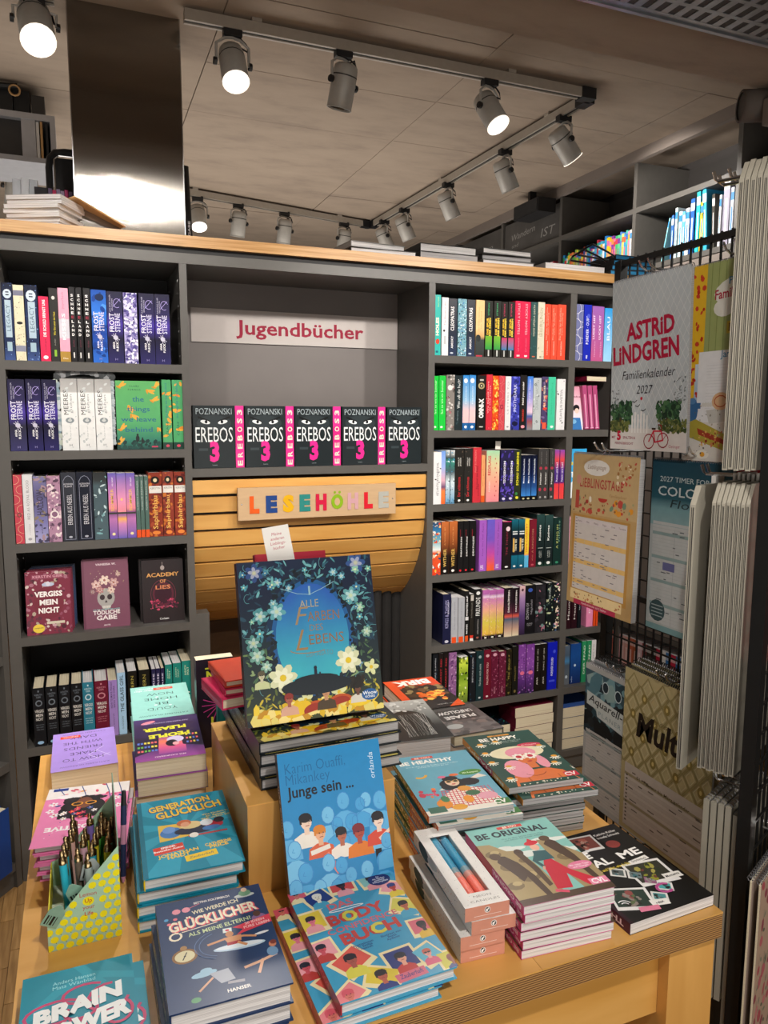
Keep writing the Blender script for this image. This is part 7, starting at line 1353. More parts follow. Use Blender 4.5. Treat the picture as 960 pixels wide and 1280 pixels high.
def c_erebos():
    a = Art(.130, .197, '1b2326'); H = a.H; a.layer(); a.ell(50, H*.72, 42, 20, '2b3437', 16); a.layer(); a.T(50, H*.86, 15, 'POZNANSKI', 'a4b0b4', -.004, fit=86)
    for q, sg in ((28, 1), (72, -1)): a.poly([(q-17*sg, H*.835), (q+13*sg, H*.76), (q+12*sg, H*.735), (q-16*sg, H*.80)], '07090a'); a.ell(q+1*sg, H*.738, 12, 4.6, 'dfe3e3', 12, -.22*sg); a.layer(); a.ell(q+3*sg, H*.742, 3.6, 4.2, '101416', 8); a.L -= 1
    a.layer(2); a.T(50, H*.42, 36, 'EREBOS', 'dfe2e2', .0, fit=90); a.layer(); a.T(50, H*.12, 44, '3', 'e8268c', .05, fit=23); a.T(50, H*.04, 3, 'Loewe', '8a9296', .01); a.rect(12, H*.28, 34, H*.32, '343e42'); return a
def s_erebos():
    a = Art(.036, .205, 'e2308c'); H = a.H; a.layer(); a.rect(0, H*.33, 100, H*.66, 'd0247c')
    for i, ch in enumerate('EREBOS3'): a.layer(); vs, fs, x0, x1, y0, y1 = glyphs(ch, .03); y = H*(.03+i*.137); [a._add([((.82-.6*(vs[j][1]-y0)/(y1-y0))*100, y+(vs[j][0]-x0)/(x1-x0)*H*.085) for j in f], [X('ecdfc8')]*len(f), a.L) for f in fs]
    return a
# ---- placing: standing face-out / spine-out books in the bookcase
def face_out(x0, y, z, W, L, T, art, lab, lean=.1, col='888888', hard=True, spine=None, grp=None, yaw=0):
    m = MT((x0, y, z)) @ MR(yaw, 'Z') @ MR(-lean, 'X') @ FACE @ MT((0, 0, -T))
    r = thing('book', lab, 'book', mtx=m, group=grp); book_parts(r, W, L, T, col, front=art, spine=spine, hard=hard, pages='pages_white'); return r
for k in sorted(ROWS):
    z, items = ROWS[k]; shelf_row(k, z+.0003, items)
face_out(.1085, YD+.012, 1.3195, .128, .207, .02, c_things(), 'green book facing front with orange birds and a blue title', lean=.0, col='58ad68')
# ornate silver slipcase around the three white books
slc = thing('slipcase', 'ornate silver-grey scalloped cardboard frame around the three white books', 'slipcase', (-.049, YD+.004, 1.3195))
R = random.Random(5); mb = MB()
for k in range(30):
    z = .01+k*.0065; mb.lathe([(-.006, 0), (-.005, .010), (.004, .009), (.006, 0)], (-.002-R.uniform(0, .008), .012, z), (0, 1, 0), 7, R.choice(['a9b4b8', 'c4ccce', '8fa0a8', 'b8c0b4', '7f98a4']))
for k in range(34):
    t = k/33; x = t*.148; zz = .217+.016*math.sin(PI*min(1, t*1.1))+(.004 if k % 3 else 0); mb.lathe([(-.005, 0), (-.004, .012), (.005, .011), (.006, 0)], (x, .012, zz), (0, 1, 0), 7, R.choice(['55585a', '6a6c6e', '3f4244', '8a8c8e', '4a4c4e']))
for k in range(26): mb.lathe([(-.004, 0), (-.003, .006), (.004, .005), (.005, 0)], (.1475+R.uniform(0, .003), .012, .02+k*.0075), (0, 1, 0), 6, R.choice(['b4bcc0', '9aa6aa']))
mb.build('scalloped_frame', 'print_matt', slc); MB().box(-.004, .150, .10, .104, 0, .22, 'b8bcbe').build('case_back', 'print_matt', slc)
# fourth shelf of the left bay: three face-out groups
Z4 = .7663
for k in range(5):
    face_out(-.168+.0035*k, YD+.018+.024*k, Z4, .125, .19, .010, c_vergiss() if k == 0 else None, 'maroon paperback with white three-line title facing front' if k == 0 else 'maroon paperback copy behind the front one, %s in the leaning row' % ORD[k-1], lean=.13, col='7a1c38' if k < 3 else '2a3f68', hard=False, grp='leaning copies of the maroon paperback' if k else None)
for k in range(2): face_out(-.010+.003*k, YD+.03+.024*k, Z4, .135, .212, .022, c_gabe() if k == 0 else None, 'mauve hardback with a skull under flowers facing front' if k == 0 else 'mauve hardback copy leaning behind the skull cover', lean=.1, col='7c4a5e')
for k in range(2): face_out(.166-.006*k, YD+.035+.024*k, Z4, .128, .2, .022, c_academy() if k == 0 else None, 'dark hardback with golden capitals and crimson ornament facing front' if k == 0 else 'dark hardback copy leaning behind the golden capitals', lean=.1, col='2c2426')
# centre bay row
e0 = None
for i, (x, w) in enumerate([(.334, .128), (.498, .128), (.662, .128), (.826, .118), (.990, .118)]):
    lab = 'black book with grey title and pink numeral facing front, %s from left' % ORD[i]; m = MT((x, YD+.012, 1.2575)) @ FACE @ MT((0, 0, -.036))
    if e0 is None:
        e0 = thing('book', lab, 'book', mtx=m, group='black books with a pink numeral'); ea2 = c_erebos(); book_parts(e0, .130, .197, .036, '1c2427', front=ea2, hard=True)
    else: dup(e0, lab, mtx=m)
e1 = None
for i, x in enumerate((.466, .631, .794, .956)):
    lab = 'same book turned so its pink spine faces front, %s from left' % ORD[i]; m = MT((x, YD+.014, 1.2575)) @ UPR
    if e1 is None:
        e1 = thing('book', lab, 'book', mtx=m, group='pink spines between the black books'); sa = s_erebos(); book_parts(e1, .130, .197, .0275, '1c2427', spine=Art_scale(sa, .0275, .197), hard=True, spinecol='e2308c')
    else: dup(e1, lab, mtx=m)
# narrow bay: leaning pink books and a light blue one
Z2 = 1.3743
r = face_out(1.757, YD+.03, Z2, .062, .165, .015, None, 'white and pink book with a painted boy, leaning in the narrow bay', lean=.05, col='e8c4d0', hard=False)
a = Art(.062, .165, 'ecc8d2'); a.layer(); a.grad([(0, 'f0eef4'), (a.H*.4, 'f4dce4'), (a.H, 'd890a8')]); a.layer(); a.ell(50, a.H*.5, 24, 22, '1c1820'); a.ell(54, a.H*.44, 16, 16, 'f0cfc0'); a.poly([(14, 0), (20, 74), (80, 74), (94, 0)], '3a78b8'); a.ell(34, 50, 18, 14, '7ab4dc'); a.layer(); a.T(50, a.H*.75, 10, 'liebe', '8c2c50', .02, fit=70)
m2 = MB(); a.emit(m2, lambda x, y, h: (x, y, .015+h)); m2.build('cover_print', 'print_matt', r)
for k in range(3):
    rr = thing('book', 'slim pink paperback leaning in the narrow bay, %s from left' % ORD[k], 'book', mtx=MT((1.822+.024*k, YD+.02, Z2+.001)) @ MR(-.12, 'Y') @ UPR, group='leaning pink paperbacks')
    sa = Art(.02, .168, 'b04a78'); sa.layer(); sa.rect(30, 40, 60, sa.H*.8, 'e0a0bc'); sa.rect(10, 20, 80, 34, 'e8c8d8'); book_parts(rr, .12, .168, .020, 'b04a78', spine=sa)
rr = thing('book', 'dark crimson paperback lying across the pink books in the narrow bay', 'book', mtx=lay(1.83, YD+.03, Z2+.187, .1)); book_parts(rr, .1, .13, .018, '7c1c38')
r = face_out(1.757, YD+.02, 1.1103, .085, .19, .02, None, 'light blue book with white letters facing front in the narrow bay', lean=.06, col='3aa4dc', hard=False)
a = Art(.085, .19, '3aa8e0'); a.layer(); a.poly([(0, 0), (0, 60), (40, 90), (60, 30), (50, 0)], 'e8eef2'); a.T(40, 130, 20, 'L', 'f4f8fa', .04); a.T(34, 96, 22, 'TO', 'f4f8fa', .05, fit=50); a.ell(48, 122, 10, 10, '2a2c30'); a.layer(); a.ell(48, 122, 5, 5, 'd8603c'); a.rect(10, 150, 24, 164, 'e8d04c'); a.poly([(30, 60), (50, 70), (60, 50)], 'd84c40')
m2 = MB(); a.emit(m2, lambda x, y, h: (x, y, .02+h)); m2.build('cover_print', 'print_matt', r)
rr = thing('book', 'pale pink hardback on the fourth shelf of the narrow bay', 'book', mtx=MT((1.7515, YD+.01, .8513)) @ UPR); book_parts(rr, .13, .185, .034, 'e8a0bc', hard=True)
# flat piles on the lowest shelf
for k in range(5):
    r = thing('book', 'maroon paperback lying on the lowest shelf, %s from the bottom of five' % ORD[k], 'book', mtx=MT((1.535+.004*(k % 2), YD+.012, .0855+k*.0416)) @ lay(0, 0, 0, 0), group='pile of maroon paperbacks')
    book_parts(r, .175, .13, .041, '6a1830', pages='pages_cream')
for k in range(4):
    r = thing('book', 'black glittering book lying on the lowest shelf, %s from the bottom' % ORD[k], 'book', mtx=MT((1.345, YD+.014, .0855+k*.037)), group='pile of black glittering books')
    g = Art(.17, .13, '14181c'); g.layer(); g.scatter(60, ['2a7ac0', '40c0b0', '1f4a80'], .8, 2, 3); book_parts(r, .17, .13, .0365, '14181c', front=g if k == 3 else None, pages='pages_cream')
for k in range(4):
    r = thing('book', 'blue-edged book lying on the narrow bay\'s lowest shelf, %s from the bottom' % ORD[k], 'book', mtx=MT((1.757, YD+.012, .0855+k*.044)), group='pile of blue-edged books')
    book_parts(r, .17, .13, .043, '3a5a9c' if k % 2 else '2c3440', pages='pages_cream')
r = thing('book', 'mauve paperback lying below the black books, bottom left shelf', 'book', mtx=MT((-.165, YD+.012, .304))); book_parts(r, .1, .13, .03, '8c6a80'); r.location.z = .1205
r2 = dup(r, 'grey-mauve paperback lying on top of the mauve one, bottom left shelf', loc=(-.165, YD+.014, .151)); 
for k, c in enumerate(('2a4a80', '1f3c6c', '8c7c94')):
    rr = thing('book', ('blue', 'dark blue', 'mauve')[k]+' book standing on the bottom left shelf', 'book', mtx=MT((-.05+k*.04, YD+.01, .1205)) @ UPR); book_parts(rr, .13, .2, .034, c)
cdk = thing('price_card', 'small white card sticking up between books on the third shelf, right bay', 'card', mtx=MT((1.437, YD+.05, 1.1105)) @ MR(.03, 'Y'))
MB().box(0, .022, 0, .0008, 0, .222).build('card_sheet', 'white_card', cdk)
# ------------------------------------------------------------------ stacks on the table
def stack(n, x, y, z, yaw, W, L, T, art, lab, grp, cover, spine=None, hard=True, pages='pages_white', flip=False, jit=.002, offs=None, fin='print_gloss', spinecol=None, name='book', seed=1, where='its stack'):
    """n equal books; x,y = near left corner of the top book"""
    R = random.Random(seed); first = None
    for k in range(n):
        top = k == n-1; ox, oy, oa = (0, 0, 0) if top else ((offs[k] if offs else (R.uniform(-jit, jit), R.uniform(-jit, jit), R.uniform(-1, 1)*jit*400)))
        m = MT((x+ox, y+oy, z+k*(T+.0006))) @ MR(math.radians(yaw+oa), 'Z')
        if flip: m = m @ MT((W, L, 0)) @ MR(PI, 'Z')
        l = (lab[0] if top else '%s, %s from the bottom of %s' % (lab[1], ORD[k], where))
        if first is None:
            first = thing(name, l, name, mtx=m, group=grp if n > 1 else None); book_parts(first, W, L, T, cover, front=art, spine=spine, hard=hard, pages=pages, fin=fin, spinecol=spinecol)
        else: dup(first, l, mtx=m)
    return first
def sp_text(T, L, bg, txt, col, t0=.1, t1=.9, a0=.25, a1=.75, extra=()):
    a = Art(T, L, bg, eps=.0001)
    for o in extra: a.layer(); a.rect(0, o[1]*a.H, 100, o[2]*a.H, o[0])
    a.layer(); vs, fs, x0, x1, y0, y1 = glyphs(txt, .03)
    for f in fs: a._add([((a1-(a1-a0)*(vs[i][1]-y0)/(y1-y0))*100, (t0+(t1-t0)*(vs[i][0]-x0)/(x1-x0))*a.H) for i in f], [X(col)]*len(f), a.L)
    return a
Z = TZ+.0003
stack(1, -.077, 1.505, Z, 0, .121, .184, .043, c_friends(), ('thick violet paperback with upside-down dark capitals at the table\'s far left corner', ''), None, 'a58ad6', hard=False, pages='pages_cream', flip=True)
stack(3, .080, 1.572, Z, -2, .122, .19, .0327, c_home(), ('mint-green paperback with upside-down handwriting-like capitals, on top of its stack', 'mint-green paperback'), 'stack of mint-green paperbacks', '92cfc6', hard=False, pages='pages_cream', flip=True, where='the mint stack', jit=.001)
stack(3, .070, 1.365, Z, -3, .124, .198, .0327, c_please(), ('purple paperback with upside-down yellow capitals, topmost of its stack', 'purple paperback'), 'stack of purple paperbacks', '6a3c84', hard=False, pages='pages_cream', flip=True, where='the purple stack', offs=[(-.002, .004, 1), (.002, -.003, .5)])
stack(4, -.094, 1.205, Z, -7, .132, .182, .0158, c_posit(), ('pink hardback with a woman in yellow sunglasses, top of the pink stack', 'pink hardback'), 'stack of pink hardbacks', 'e07cac', spine=sp_text(.0158, .182, '27305c', 'BE POSITIVE', 'f0e0ea'), flip=True, where='the pink stack', offs=[(.008, .006, 1), (.005, .003, -1), (.006, .004, 0)])
stack(4, .057, 1.034, Z, -1.5, .142, .222, .0186, c_gen(), ('turquoise comic hardback with yellow title, top of the turquoise stack', 'turquoise comic hardback'), 'stack of turquoise comic hardbacks', '1488a4', spine=sp_text(.0186, .222, 'e6c41c', 'GENERATION', '2b4a88', .3, .9), where='the turquoise stack', offs=[(-.010, -.004, 0), (-.010, .0, .5), (-.009, .003, -.5)], spinecol='e6c41c')
stack(3, .063, .768, Z, -1, .137, .196, .0262, c_navy(), ('navy hardback with surfer and compass drawings, top of the navy stack', 'navy hardback'), 'stack of navy hardbacks', '22385f', spine=sp_text(.0262, .196, '22385f', 'GLÜCKLICHER', 'e8e2c4', .2, .9), where='the navy stack', offs=[(-.004, .003, 1.5), (.001, .001, 2)])
stack(2, -.094, .764, Z, 0, .129, .19, .0105, c_brain(), ('teal paperback with white brush capitals at the bottom left, upper copy', 'teal paperback with white brush capitals, lower copy'), 'two teal paperbacks', '1389a0', hard=False, where='the pair', offs=[(.0135, -.004, 0)])
stack(2, .256, .765, Z, 1.5, .156, .208, .0172, c_body(), ('light blue hardback covered in small portrait polaroids, upper copy', 'light blue polaroid-pattern hardback, lower copy'), 'two polaroid-pattern hardbacks', '4aa4c8', spine=sp_text(.0172, .208, 'a8323a', 'BODY CONFIDENCE', 'd8606c', .2, .8), spinecol='a8323a', where='the pair', offs=[(-.022, -.002, 0)])
je = thing('book', 'sky-blue paperback with a group of drawn boys leaning against the plywood riser', 'book', mtx=MT((.254, .985, TZ+.0005)) @ MR(math.radians(-20), 'X') @ MR(math.radians(2), 'Z') @ FACE @ MT((0, 0, -.016)))
je.matrix_world = MT((.2535, .972, TZ+.0055)) @ MR(math.radians(-20.5), 'X') @ FACE @ MT((0, 0, -.0155))
book_parts(je, .163, .228, .0155, '2a2840', front=c_junge(), spine=sp_text(.0155, .228, '2a2440', 'Junge sein', 'd8d8e8', .5, .8), hard=False, spinecol='2a2440')
al = c_alle(); asp = sp_text(.0192, .285, '1a2226', 'ALLE FARBEN DES LEBENS', '7c8c90', .3, .9)
stack(4, .236, 1.092, ZR+.0003, 1, .238, .285, .0190, Art_scale(c_alle(), .238, .285) if False else al, ('large dark picture book with yellow lower edge, top of the flat stack on the riser', 'large dark picture book'), 'flat stack of large picture books', '1a2226', spine=asp, pages='pages_grey', where='the flat riser stack', offs=[(.002, 0, -.3), (.0, .002, .4), (.001, -.001, 0)])
zst = ZR+4*.0197+.0012
dl = math.radians(15)
disp = thing('book', 'large picture book with a glowing blue opening and flowers, leaning upright on the riser', 'book', mtx=MT((.228, 1.135, zst+.006)) @ MR(-dl, 'X') @ FACE @ MT((0, 0, -.020)))
book_parts(disp, .232, .262, .020, '131a22', front=Art_scale(c_alle(), .232, .262), spine=asp if False else None, hard=True, pages='pages_grey')
rb = thing('book', 'red hardback standing behind the large upright picture book', 'book', mtx=MT((.268, 1.178, zst+.004)) @ MR(-dl, 'X') @ FACE @ MT((0, 0, -.018)))
book_parts(rb, .125, .268, .018, 'b02038', hard=True)
cdm = thing('bookmark_card', 'white card with small red script sticking up from the red hardback', 'card', mtx=MT((.300, 1.1772, zst+.004)) @ MR(-dl, 'X') @ MT((0, 0, .168)) @ MR(-.12, 'Y') @ FACE)
MB().box(0, .047, .0, .145, 0, .0008).build('card_sheet', 'white_card', cdm)
a = Art(.047, .145)
for k, t in enumerate(('Meine', 'anderen', 'Lieblings-', 'bücher')): a.T(50, 275-k*17, 11, t, 'b8485c', .0, slant=.2)
m2 = MB(); a.emit(m2, lambda x, y, h: (x, y, .0008+h)); m2.build('lettering', 'print_matt', cdm)
for k, (x, y, yaw, c, t, lab) in enumerate(((.205, 1.235, 8, 'd02c5c', .020, 'pink-red hardback lying behind the big upright picture book, lowest'), (.212, 1.245, 2, 'c83058', .012, 'pink hardback lying second behind the upright picture book'), (.214, 1.25, 5, 'd8482c', .012, 'red and white hardback lying topmost behind the upright picture book'))):
    r = thing('book', lab, 'book', mtx=MT((x, y, zst+.001+[0, .0206, .0332][k])) @ MR(math.radians(yaw), 'Z')); book_parts(r, .14, .12, t, c, hard=True)
for k in range(2):
    r = thing('book', 'teal hardback standing behind the plywood riser, %s copy' % ('front', 'rear')[k], 'book', mtx=MT((.252-.018*k, 1.43+.03*k, Z+.0)) @ FACE @ MT((0, 0, -.022))); book_parts(r, .12, .175+.008*k, .022, '1c7470', hard=True)
a = Art(.08, .2, '231826'); a.layer()
for k in range(16): an = 2*PI*k/16; a.line([(60+8*math.cos(an), 120+8*math.sin(an)), (60+46*math.cos(an), 120+46*math.sin(an))], 2.4, 'c8408c')
a.layer(); a.T(40, 190, 26, 'N', 'd8d83c', .03); a.T(40, 60, 26, 'I', 'd8d83c', .03); a.rect(24, 222, 50, 226, 'd8d83c')
r = thing('book', 'black book with magenta rays and a yellow letter behind the purple stack', 'book', mtx=MT((.212, 1.60, Z)) @ FACE @ MT((0, 0, -.03))); book_parts(r, .08, .2, .03, '231826', front=a, hard=False)
# right part of the table
stack(2, .662, 1.468, Z, -2, .13, .19, .0352, c_birk(), ('black and orange hardback with upside-down white capitals, at the back of the table', 'black and orange hardback'), 'black and orange hardbacks', '1b1716', flip=True, where='the black-orange pair')
stack(2, .545, 1.292, Z, -7, .122, .2, .0442, c_portrait(), ('grey book with long black hair on its cover, on top of two', 'grey hair-cover book'), 'two grey hair-cover books', '8a8a88', flip=False, pages='pages_white', where='the pair')
r = thing('book', 'tan paperback under the grey lettered one behind the white-daisy books', 'book', mtx=lay(.678, 1.262, Z, 0)); book_parts(r, .122, .198, .042, '9c8878', hard=False, pages='pages_cream')
stack(1, .690, 1.318, Z+.0428, 0, .118, .145, .026, Art_scale(c_unf(), .118, .145), ('grey-brown book with upside-down white capitals on a dark panel', ''), None, '6c6a68', flip=True, pages='pages_cream')
sh = sp_text(.0120, .208, 'd8601c', 'BE YOU', 'f0e8d0', .06, .24, extra=(('3c7a2c', .40, 1), ('b83c20', .32, .40))); vs = None
stack(8, .483, 1.003, Z, -6, .146, .205, .0118, c_healthy(), ('light blue paperback with a woman behind a checked cloth, top of its stack', 'light blue paperback with green-orange spine'), 'stack of light blue paperbacks', '67a5ba', spine=sp_text(.0118, .205, 'd8601c', 'BE HEALTHY · CV · BE HEALTHY', 'f0e8c8', .04, .96, extra=(('3c7a2c', .45, .98),)), hard=False, where='its stack', spinecol='c85a1c', pages='pages_grey', offs=[(-.002, .003, 0), (.001, .004, .5), (0, .002, -.5), (-.001, .004, .4), (.0, .002, 0), (.001, .003, .3), (.010, -.013, 0)])
stack(8, .648, 1.036, Z, -6, .142, .208, .0118, c_happy(), ('dark green paperback with a pink-haired woman and daisies, top of its stack', 'dark green daisy paperback'), 'stack of dark green daisy paperbacks', '1f4a40', spine=sp_text(.0118, .208, 'd8922c', 'BE HAPPY', 'f4e8c8', .10, .9, extra=(('c02c44', .32, .62),)), hard=False, where='the daisy stack', jit=.003, seed=9, spinecol='d8922c', pages='pages_grey', offs=[(.006, .004, 0), (.008, .003, .5), (.005, .004, -.5), (.008, .002, .4), (.006, .004, 0), (.007, .003, .4), (.014, -.022, -.6)])
stack(6, .520, .787, Z, -4, .140, .188, .0122, c_orig(), ('mint paperback with a woman in red trousers between rocks, top of its stack', 'mint paperback with pink spine'), 'stack of mint and brown paperbacks', 'd868a0', spine=sp_text(.0122, .188, 'c83c80', 'BE ORIGINAL', 'f0d8e4', .04, .5, extra=(('c02038', .5, .8),)), hard=False, where='the pink-spined stack', jit=.003, seed=3, spinecol='d0509c')
stack(1, .686, .772, Z, 2.5, .160, .216, .017, Art_scale(c_real(), .160, .216), ('black paperback with photo strips and white capitals at the table corner', ''), None, '171616', spine=sp_text(.017, .216, '4c1a38', 'THE REAL ME', 'e8d0dc', .06, .6), hard=False, spinecol='4c1a38')

# ---- candle boxes
def candle_box(k, x, y, z, yaw, lab):
    W, L, T = .0645, .197, .0195; t = thing('candle_box', lab, 'candle box', mtx=MT((x, y, z)) @ MR(math.radians(yaw), 'Z'), group='stack of candle boxes')
    mb = MB(); wx0, wx1, wy0, wy1 = .016, .0485, .028, .172
    c = 'e9e6e2'; e = 'd0907c'
    mb.box(0, W, 0, L, 0, .0006, c); mb.box(0, .0006, 0, L, .0006, T-.0006, c); mb.box(W-.0006, W, 0, L, .0006, T-.0006, c)
    mb.box(.0006, W-.0006, 0, .0006, .0006, T-.0006, e); mb.box(.0006, W-.0006, L-.0006, L, .0006, T-.0006, e)
    mb.box(0, wx0, 0, L, T-.0006, T, c); mb.box(wx1, W, 0, L, T-.0006, T, c); mb.box(wx0, wx1, 0, wy0, T-.0006, T, c); mb.box(wx0, wx1, wy1, L, T-.0006, T, c)
    mb.box(wx0, wx0+.0005, wy0, wy1, .003, T-.0006, 'c8c4be'); mb.box(wx1-.0005, wx1, wy0, wy1, .003, T-.0006, 'c8c4be')
    a = Art(W, L); R = random.Random(4)
    for _ in range(110):
        u, v = R.uniform(2, 98), R.uniform(4, a.H-3)
        if 22 < u < 78 and 41 < v < 270: continue
        a.rrect(u, v, 1.8, .6, R.choice(['3a3a40', '8a8a90', 'd86a5c', '3a6a9c', '6a6a70']), R.uniform(0, 3))
    a.layer(); a.T(52, 27, 7, 'NEON', '7c7874', -.01, fit=40); a.T(52, 12, 7, 'CANDLES', '7c7874', -.01, fit=66); a.ell(80, a.H-2, 30, 12, 'd8a08c')
    a.emit(mb, lambda u, v, h: (u, v, T+h))
    b = Art(W, T); b.rect(0, 0, 100, b.H, 'cf8f7a'); b.layer(); b.ell(50, 19, 6.6, 6.6, 'f0ece8', 16); b.layer(); b.ell(50, 19, 5.4, 5.4, '1e1c1c', 14); b.layer(); b.ell(48.8, 18, 2.6, 3.6, 'f0ece8', 8); b.ell(52, 21, 1.6, 2.2, 'f0ece8', 8); b.rect(20, 7.5, 82, 8.4, 'f0ddd4')
    b.emit(mb, lambda u, v, h: (u, -h, v))
    s = Art(L, T); s.scatter(50, ['8a8a90', 'd86a5c', '5a5a60'], .3, .6, 5)
    s.layer(); s.ell(78, 5, 11, 5, '24505c', 14, .12); s.ell(60, 5.5, 10, 3.4, 'b8c4c8', 12, -.1); s.emit(mb, lambda u, v, h: (-h, u, v))
    mb.build('carton', 'print_matt', t)
    for q in (.0245, .0405):
        m2 = MB(); n = 14; pr = [(i/n*.165, .0072) for i in range(n+1)]
        cols = ['ff7f6e' if i < 5 else ('dc9a8c' if i == 5 else ('8aa8b4' if i == 6 else '3aa0c8')) for i in range(n)]
        m2.lathe([(0, 0)]+pr+[(.1655, 0)], (q, .012, .0095), (0, 1, 0), 12, cols=[cols[0]]+cols+[cols[-1]]); m2.build('candle', 'print_gloss', t, smooth=True)
    MB().box(wx0, wx1, wy0, wy1, T-.00075, T-.00065).build('window_film', 'clear_film', t)
    return t
fm = mat('clear_film', 'ffffff', .06); N = fm.node_tree.nodes; mxs = N.new('ShaderNodeMixShader'); trn = N.new('ShaderNodeBsdfTransparent'); gls = N.new('ShaderNodeBsdfGlossy'); gls.inputs['Roughness'].default_value = .06
mxs.inputs[0].default_value = .05; fm.node_tree.links.new(trn.outputs[0], mxs.inputs[1]); fm.node_tree.links.new(gls.outputs[0], mxs.inputs[2]); fm.node_tree.links.new(mxs.outputs[0], N['Material Output'].inputs['Surface'])
for k, (dx, dy, dy2, lab) in enumerate(((-.004, .003, 0, 'candle box at the bottom of the stack of four'), (-.006, .0, .5, 'candle box, second from the bottom of the stack'), (.009, -.002, -.5, 'candle box below the top one, pushed to the right'), (0, 0, 0, 'topmost candle box with blue and coral candles behind a window'))):
    candle_box(k, .4435+dx, .808+dy, Z+k*.0199, -4.2+dy2, lab)

# ---- pen display box and pens
bx0, bx1, by0, by1 = -.068, .026, 1.036, 1.192
pbx = thing('pen_box', 'yellow dotted mint cardboard box full of ball pens', 'pen box', (bx0, by0, TZ+.0002))
Wp = bx1-bx0; Dp = by1-by0
prof = [(0, 0), (Wp, 0), (Wp, .134), (.012, .044), (0, .040)]
mb = MB(); mb.prism(prof, 0, .0015, 'y', 'a9cdb0'); mb.prism(prof, Dp-.0015, Dp, 'y', 'a9cdb0')
mb.prism([(0, 0), (Dp, 0), (Dp, .168), (.055, .168), (.012, .150), (0, .134)], Wp-.0015, Wp, 'x', '7fa08c'); mb.box(0, .0015, .0015, Dp-.0015, 0, .040, 'e8dc3c'); mb.box(0, Wp-.0015, .0015, Dp-.0015, 0, .001, 'c9d6c4')
mb.box(Wp-.0018, Wp-.0015, .003, Dp-.003, .06, .15, '6c4a38')
a = Art(Wp, .134); R = random.Random(3); a.poly([(0, 0), (100, 0), (100, a.H), (12, a.H*.33), (0, a.H*.30)], 'a9cdb0', True); a.layer()
def inside(u, v): return v < a.H*.31+(u-6)/94*a.H*.66-5
for j in range(12):
    for i in range(8):
        u, v = i*13.4+(j % 2)*6.7+2, 5+j*12.0
        if inside(u, v) and not (40 < u < 72 and 42 < v < 78): a.ell(u, v, 5.6, 5.0, 'f2e41c', 12, R.uniform(0, 1)); a.ell(u+2, v-5.3, .8, .6, '2c6a3c', 5)
for t, v in (('Lemon', 74), ('Up', 64), ('your', 54), ('Life', 44)):
    if t == 'Up': a.ell(56, 66, 8, 7, 'f2e41c'); 
    a.layer(); a.T(56, v, 6, t, 'c8402c' if t in ('Up', 'Life') else 'b8605c', .01); a.L -= 1
a.emit(mb, lambda u, v, h: (u, -h, v)); mb.build('carton', 'print_matt', pbx)
def pen(x, y, z, c, lab):
    bxx = max(bx0+.008, min(bx1-.010, x*.85)); byy = max(by0+.01, min(by1-.01, y)); b = Vector((bxx, byy, TZ+.004)); t = Vector((x, y, z)); d = (t-b); L = d.length; d.normalize()
    r = thing('ball_pen', lab, 'pen', tuple(b), group='ball pens in the dotted box')
    MB().lathe([(0, .0012), (.006, .0035), (.012, .0048), (L-.022, .0052), (L-.018, .0052)], (0, 0, 0), d, 10, c).build('barrel', 'print_gloss', r, smooth=True)
    MB().lathe([(L-.018, .0054), (L-.010, .0048), (L-.009, .0030), (L-.002, .0030), (L, .0024), (L+.0005, 0)], (0, 0, 0), d, 10).build('push_button', 'pen_gold', r, smooth=True)
    h = d.orthogonal().normalized(); MB().tube([d*(L-.012)+h*.004, d*(L-.014)+h*.0074, d*(L-.04)+h*.0066], .0011, 5).build('clip', 'pen_gold', r)
mat('pen_gold', 'b8a078', .22, metal=1, noise=(60, .05, one))
PENS = [(-0.034,1.172,0.820,'2e2e38'), (-0.010,1.178,0.815,'8a72c8'), (0.007,1.180,0.812,'5a4a48'), (0.012,1.166,0.810,'6a7a5c'), (0.022,1.168,0.808,'c8d060'), (-0.034,1.151,0.819,'4a4238'), (-0.017,1.133,0.816,'c8c84c'), (0.000,1.139,0.812,'5ab04c'), (0.017,1.155,0.809,'7ab0a0'), (-0.037,1.129,0.820,'d8b0a8'), (-0.020,1.116,0.816,'ecb8c8'), (-0.004,1.119,0.813,'d0c030'), (0.006,1.147,0.811,'4fae44'), (0.016,1.127,0.809,'88b8a8'), (-0.043,1.108,0.822,'54423c'), (-0.045,1.086,0.823,'3aa8b8'), (-0.047,1.065,0.825,'2fb4cc'), (-0.027,1.073,0.820,'6a5c50'), (-0.008,1.092,0.814,'30b0c8'), (0.013,1.104,0.809,'dcd83c'), (-0.014,1.057,0.818,'a8b4b0'), ]
wd2 = {'2': 'dark', '8': 'violet', '5': 'brown or green'}
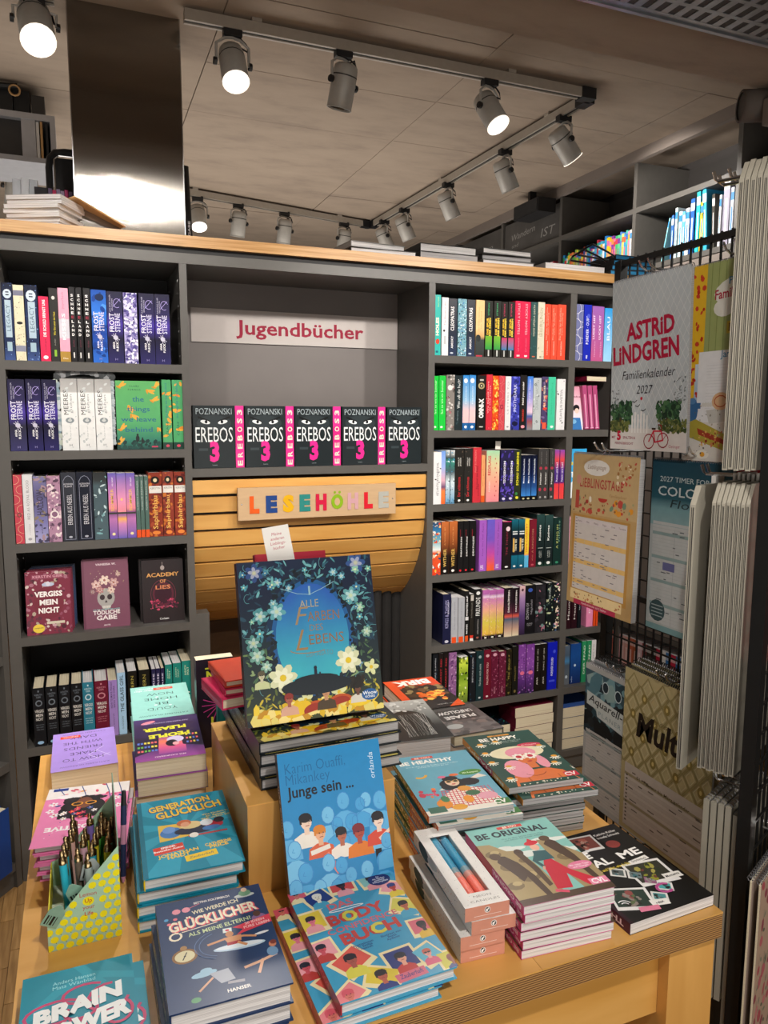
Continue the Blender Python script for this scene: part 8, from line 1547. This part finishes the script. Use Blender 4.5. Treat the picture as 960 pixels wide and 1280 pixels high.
def pen_colour(c):
    r_, g_, b_ = int(c[:2], 16), int(c[2:4], 16), int(c[4:], 16)
    if g_ > 150 and b_ > 150 and r_ < 100: return 'turquoise'
    if r_ > 190 and g_ > 180 and b_ < 110: return 'yellow'
    if g_ > r_+30 and g_ > b_+30: return 'green'
    if r_ > 200: return 'pale pink'
    if b_ > r_+20 and b_ > 150: return 'violet'
    return 'dark taupe' if r_ < 120 else 'mint-grey'
for i, (x, y, z, c) in enumerate(sorted(PENS, key=lambda p: -p[1])):
    row = 'back' if y > 1.145 else ('middle' if y > 1.095 else 'front')
    pen(x, y, z, c, '%s ball pen in the dotted box, %s counted from the back' % (pen_colour(c), ORD[i] if i < 20 else 'twenty-first'))
for k, (x, y, z, a1_, c, lab) in enumerate(((-.060, 1.030, .752, .5, 'tag_mint', 'mint price tag hanging left of the dotted pen box'), (-.030, 1.050, .765, -.3, 'tag_mint', 'mint price tag lying on the pens at the box front'), (-.012, 1.06, .79, .2, 'tag_clear', 'translucent grey tag between the pens'))):
    if c not in M: mat(c, {'tag_mint': '8fb8a4', 'tag_clear': 'b4bcbc'}[c], .4, noise=(80, .1, one))
    r = thing('price_tag', lab, 'tag', mtx=MT((x, y, z)) @ MR(a1_, 'Y') @ MR(.3, 'X')); MB().box(-.011, .011, 0, .0006, -.016, .012).prism([(-.011, .012), (.011, .012), (.002, .024), (-.002, .024)], 0, .0006).build('tag_sheet', c, r)
    MB().box(-.008, -.006, -.0004, 0, -.012, .004).box(-.004, -.003, -.0004, 0, -.012, .004).box(-.001, .002, -.0004, 0, -.012, .004).box(.004, .005, -.0004, 0, -.012, .004).build('tag_code', 'cable', r)
r = thing('ball_pen', 'navy and pink ball pen standing between the pen box and turquoise books', 'pen', (.034, 1.16, TZ+.002))
MB().lathe([(0, .002), (.01, .0042), (.06, .0046), (.09, .0046), (.12, .0045)], (0, 0, 0), (.05, .12, 1), 10, cols=['c88aa8', '2b3358', 'c88aa8', '2b3358']).build('barrel', 'print_gloss', r, smooth=True)
MB().lathe([(.12, .0044), (.132, .004), (.142, .003), (.143, 0)], (0, 0, 0), (.05, .12, 1), 10).build('push_button', 'black_plastic', r)
bpy.context.view_layer.update()
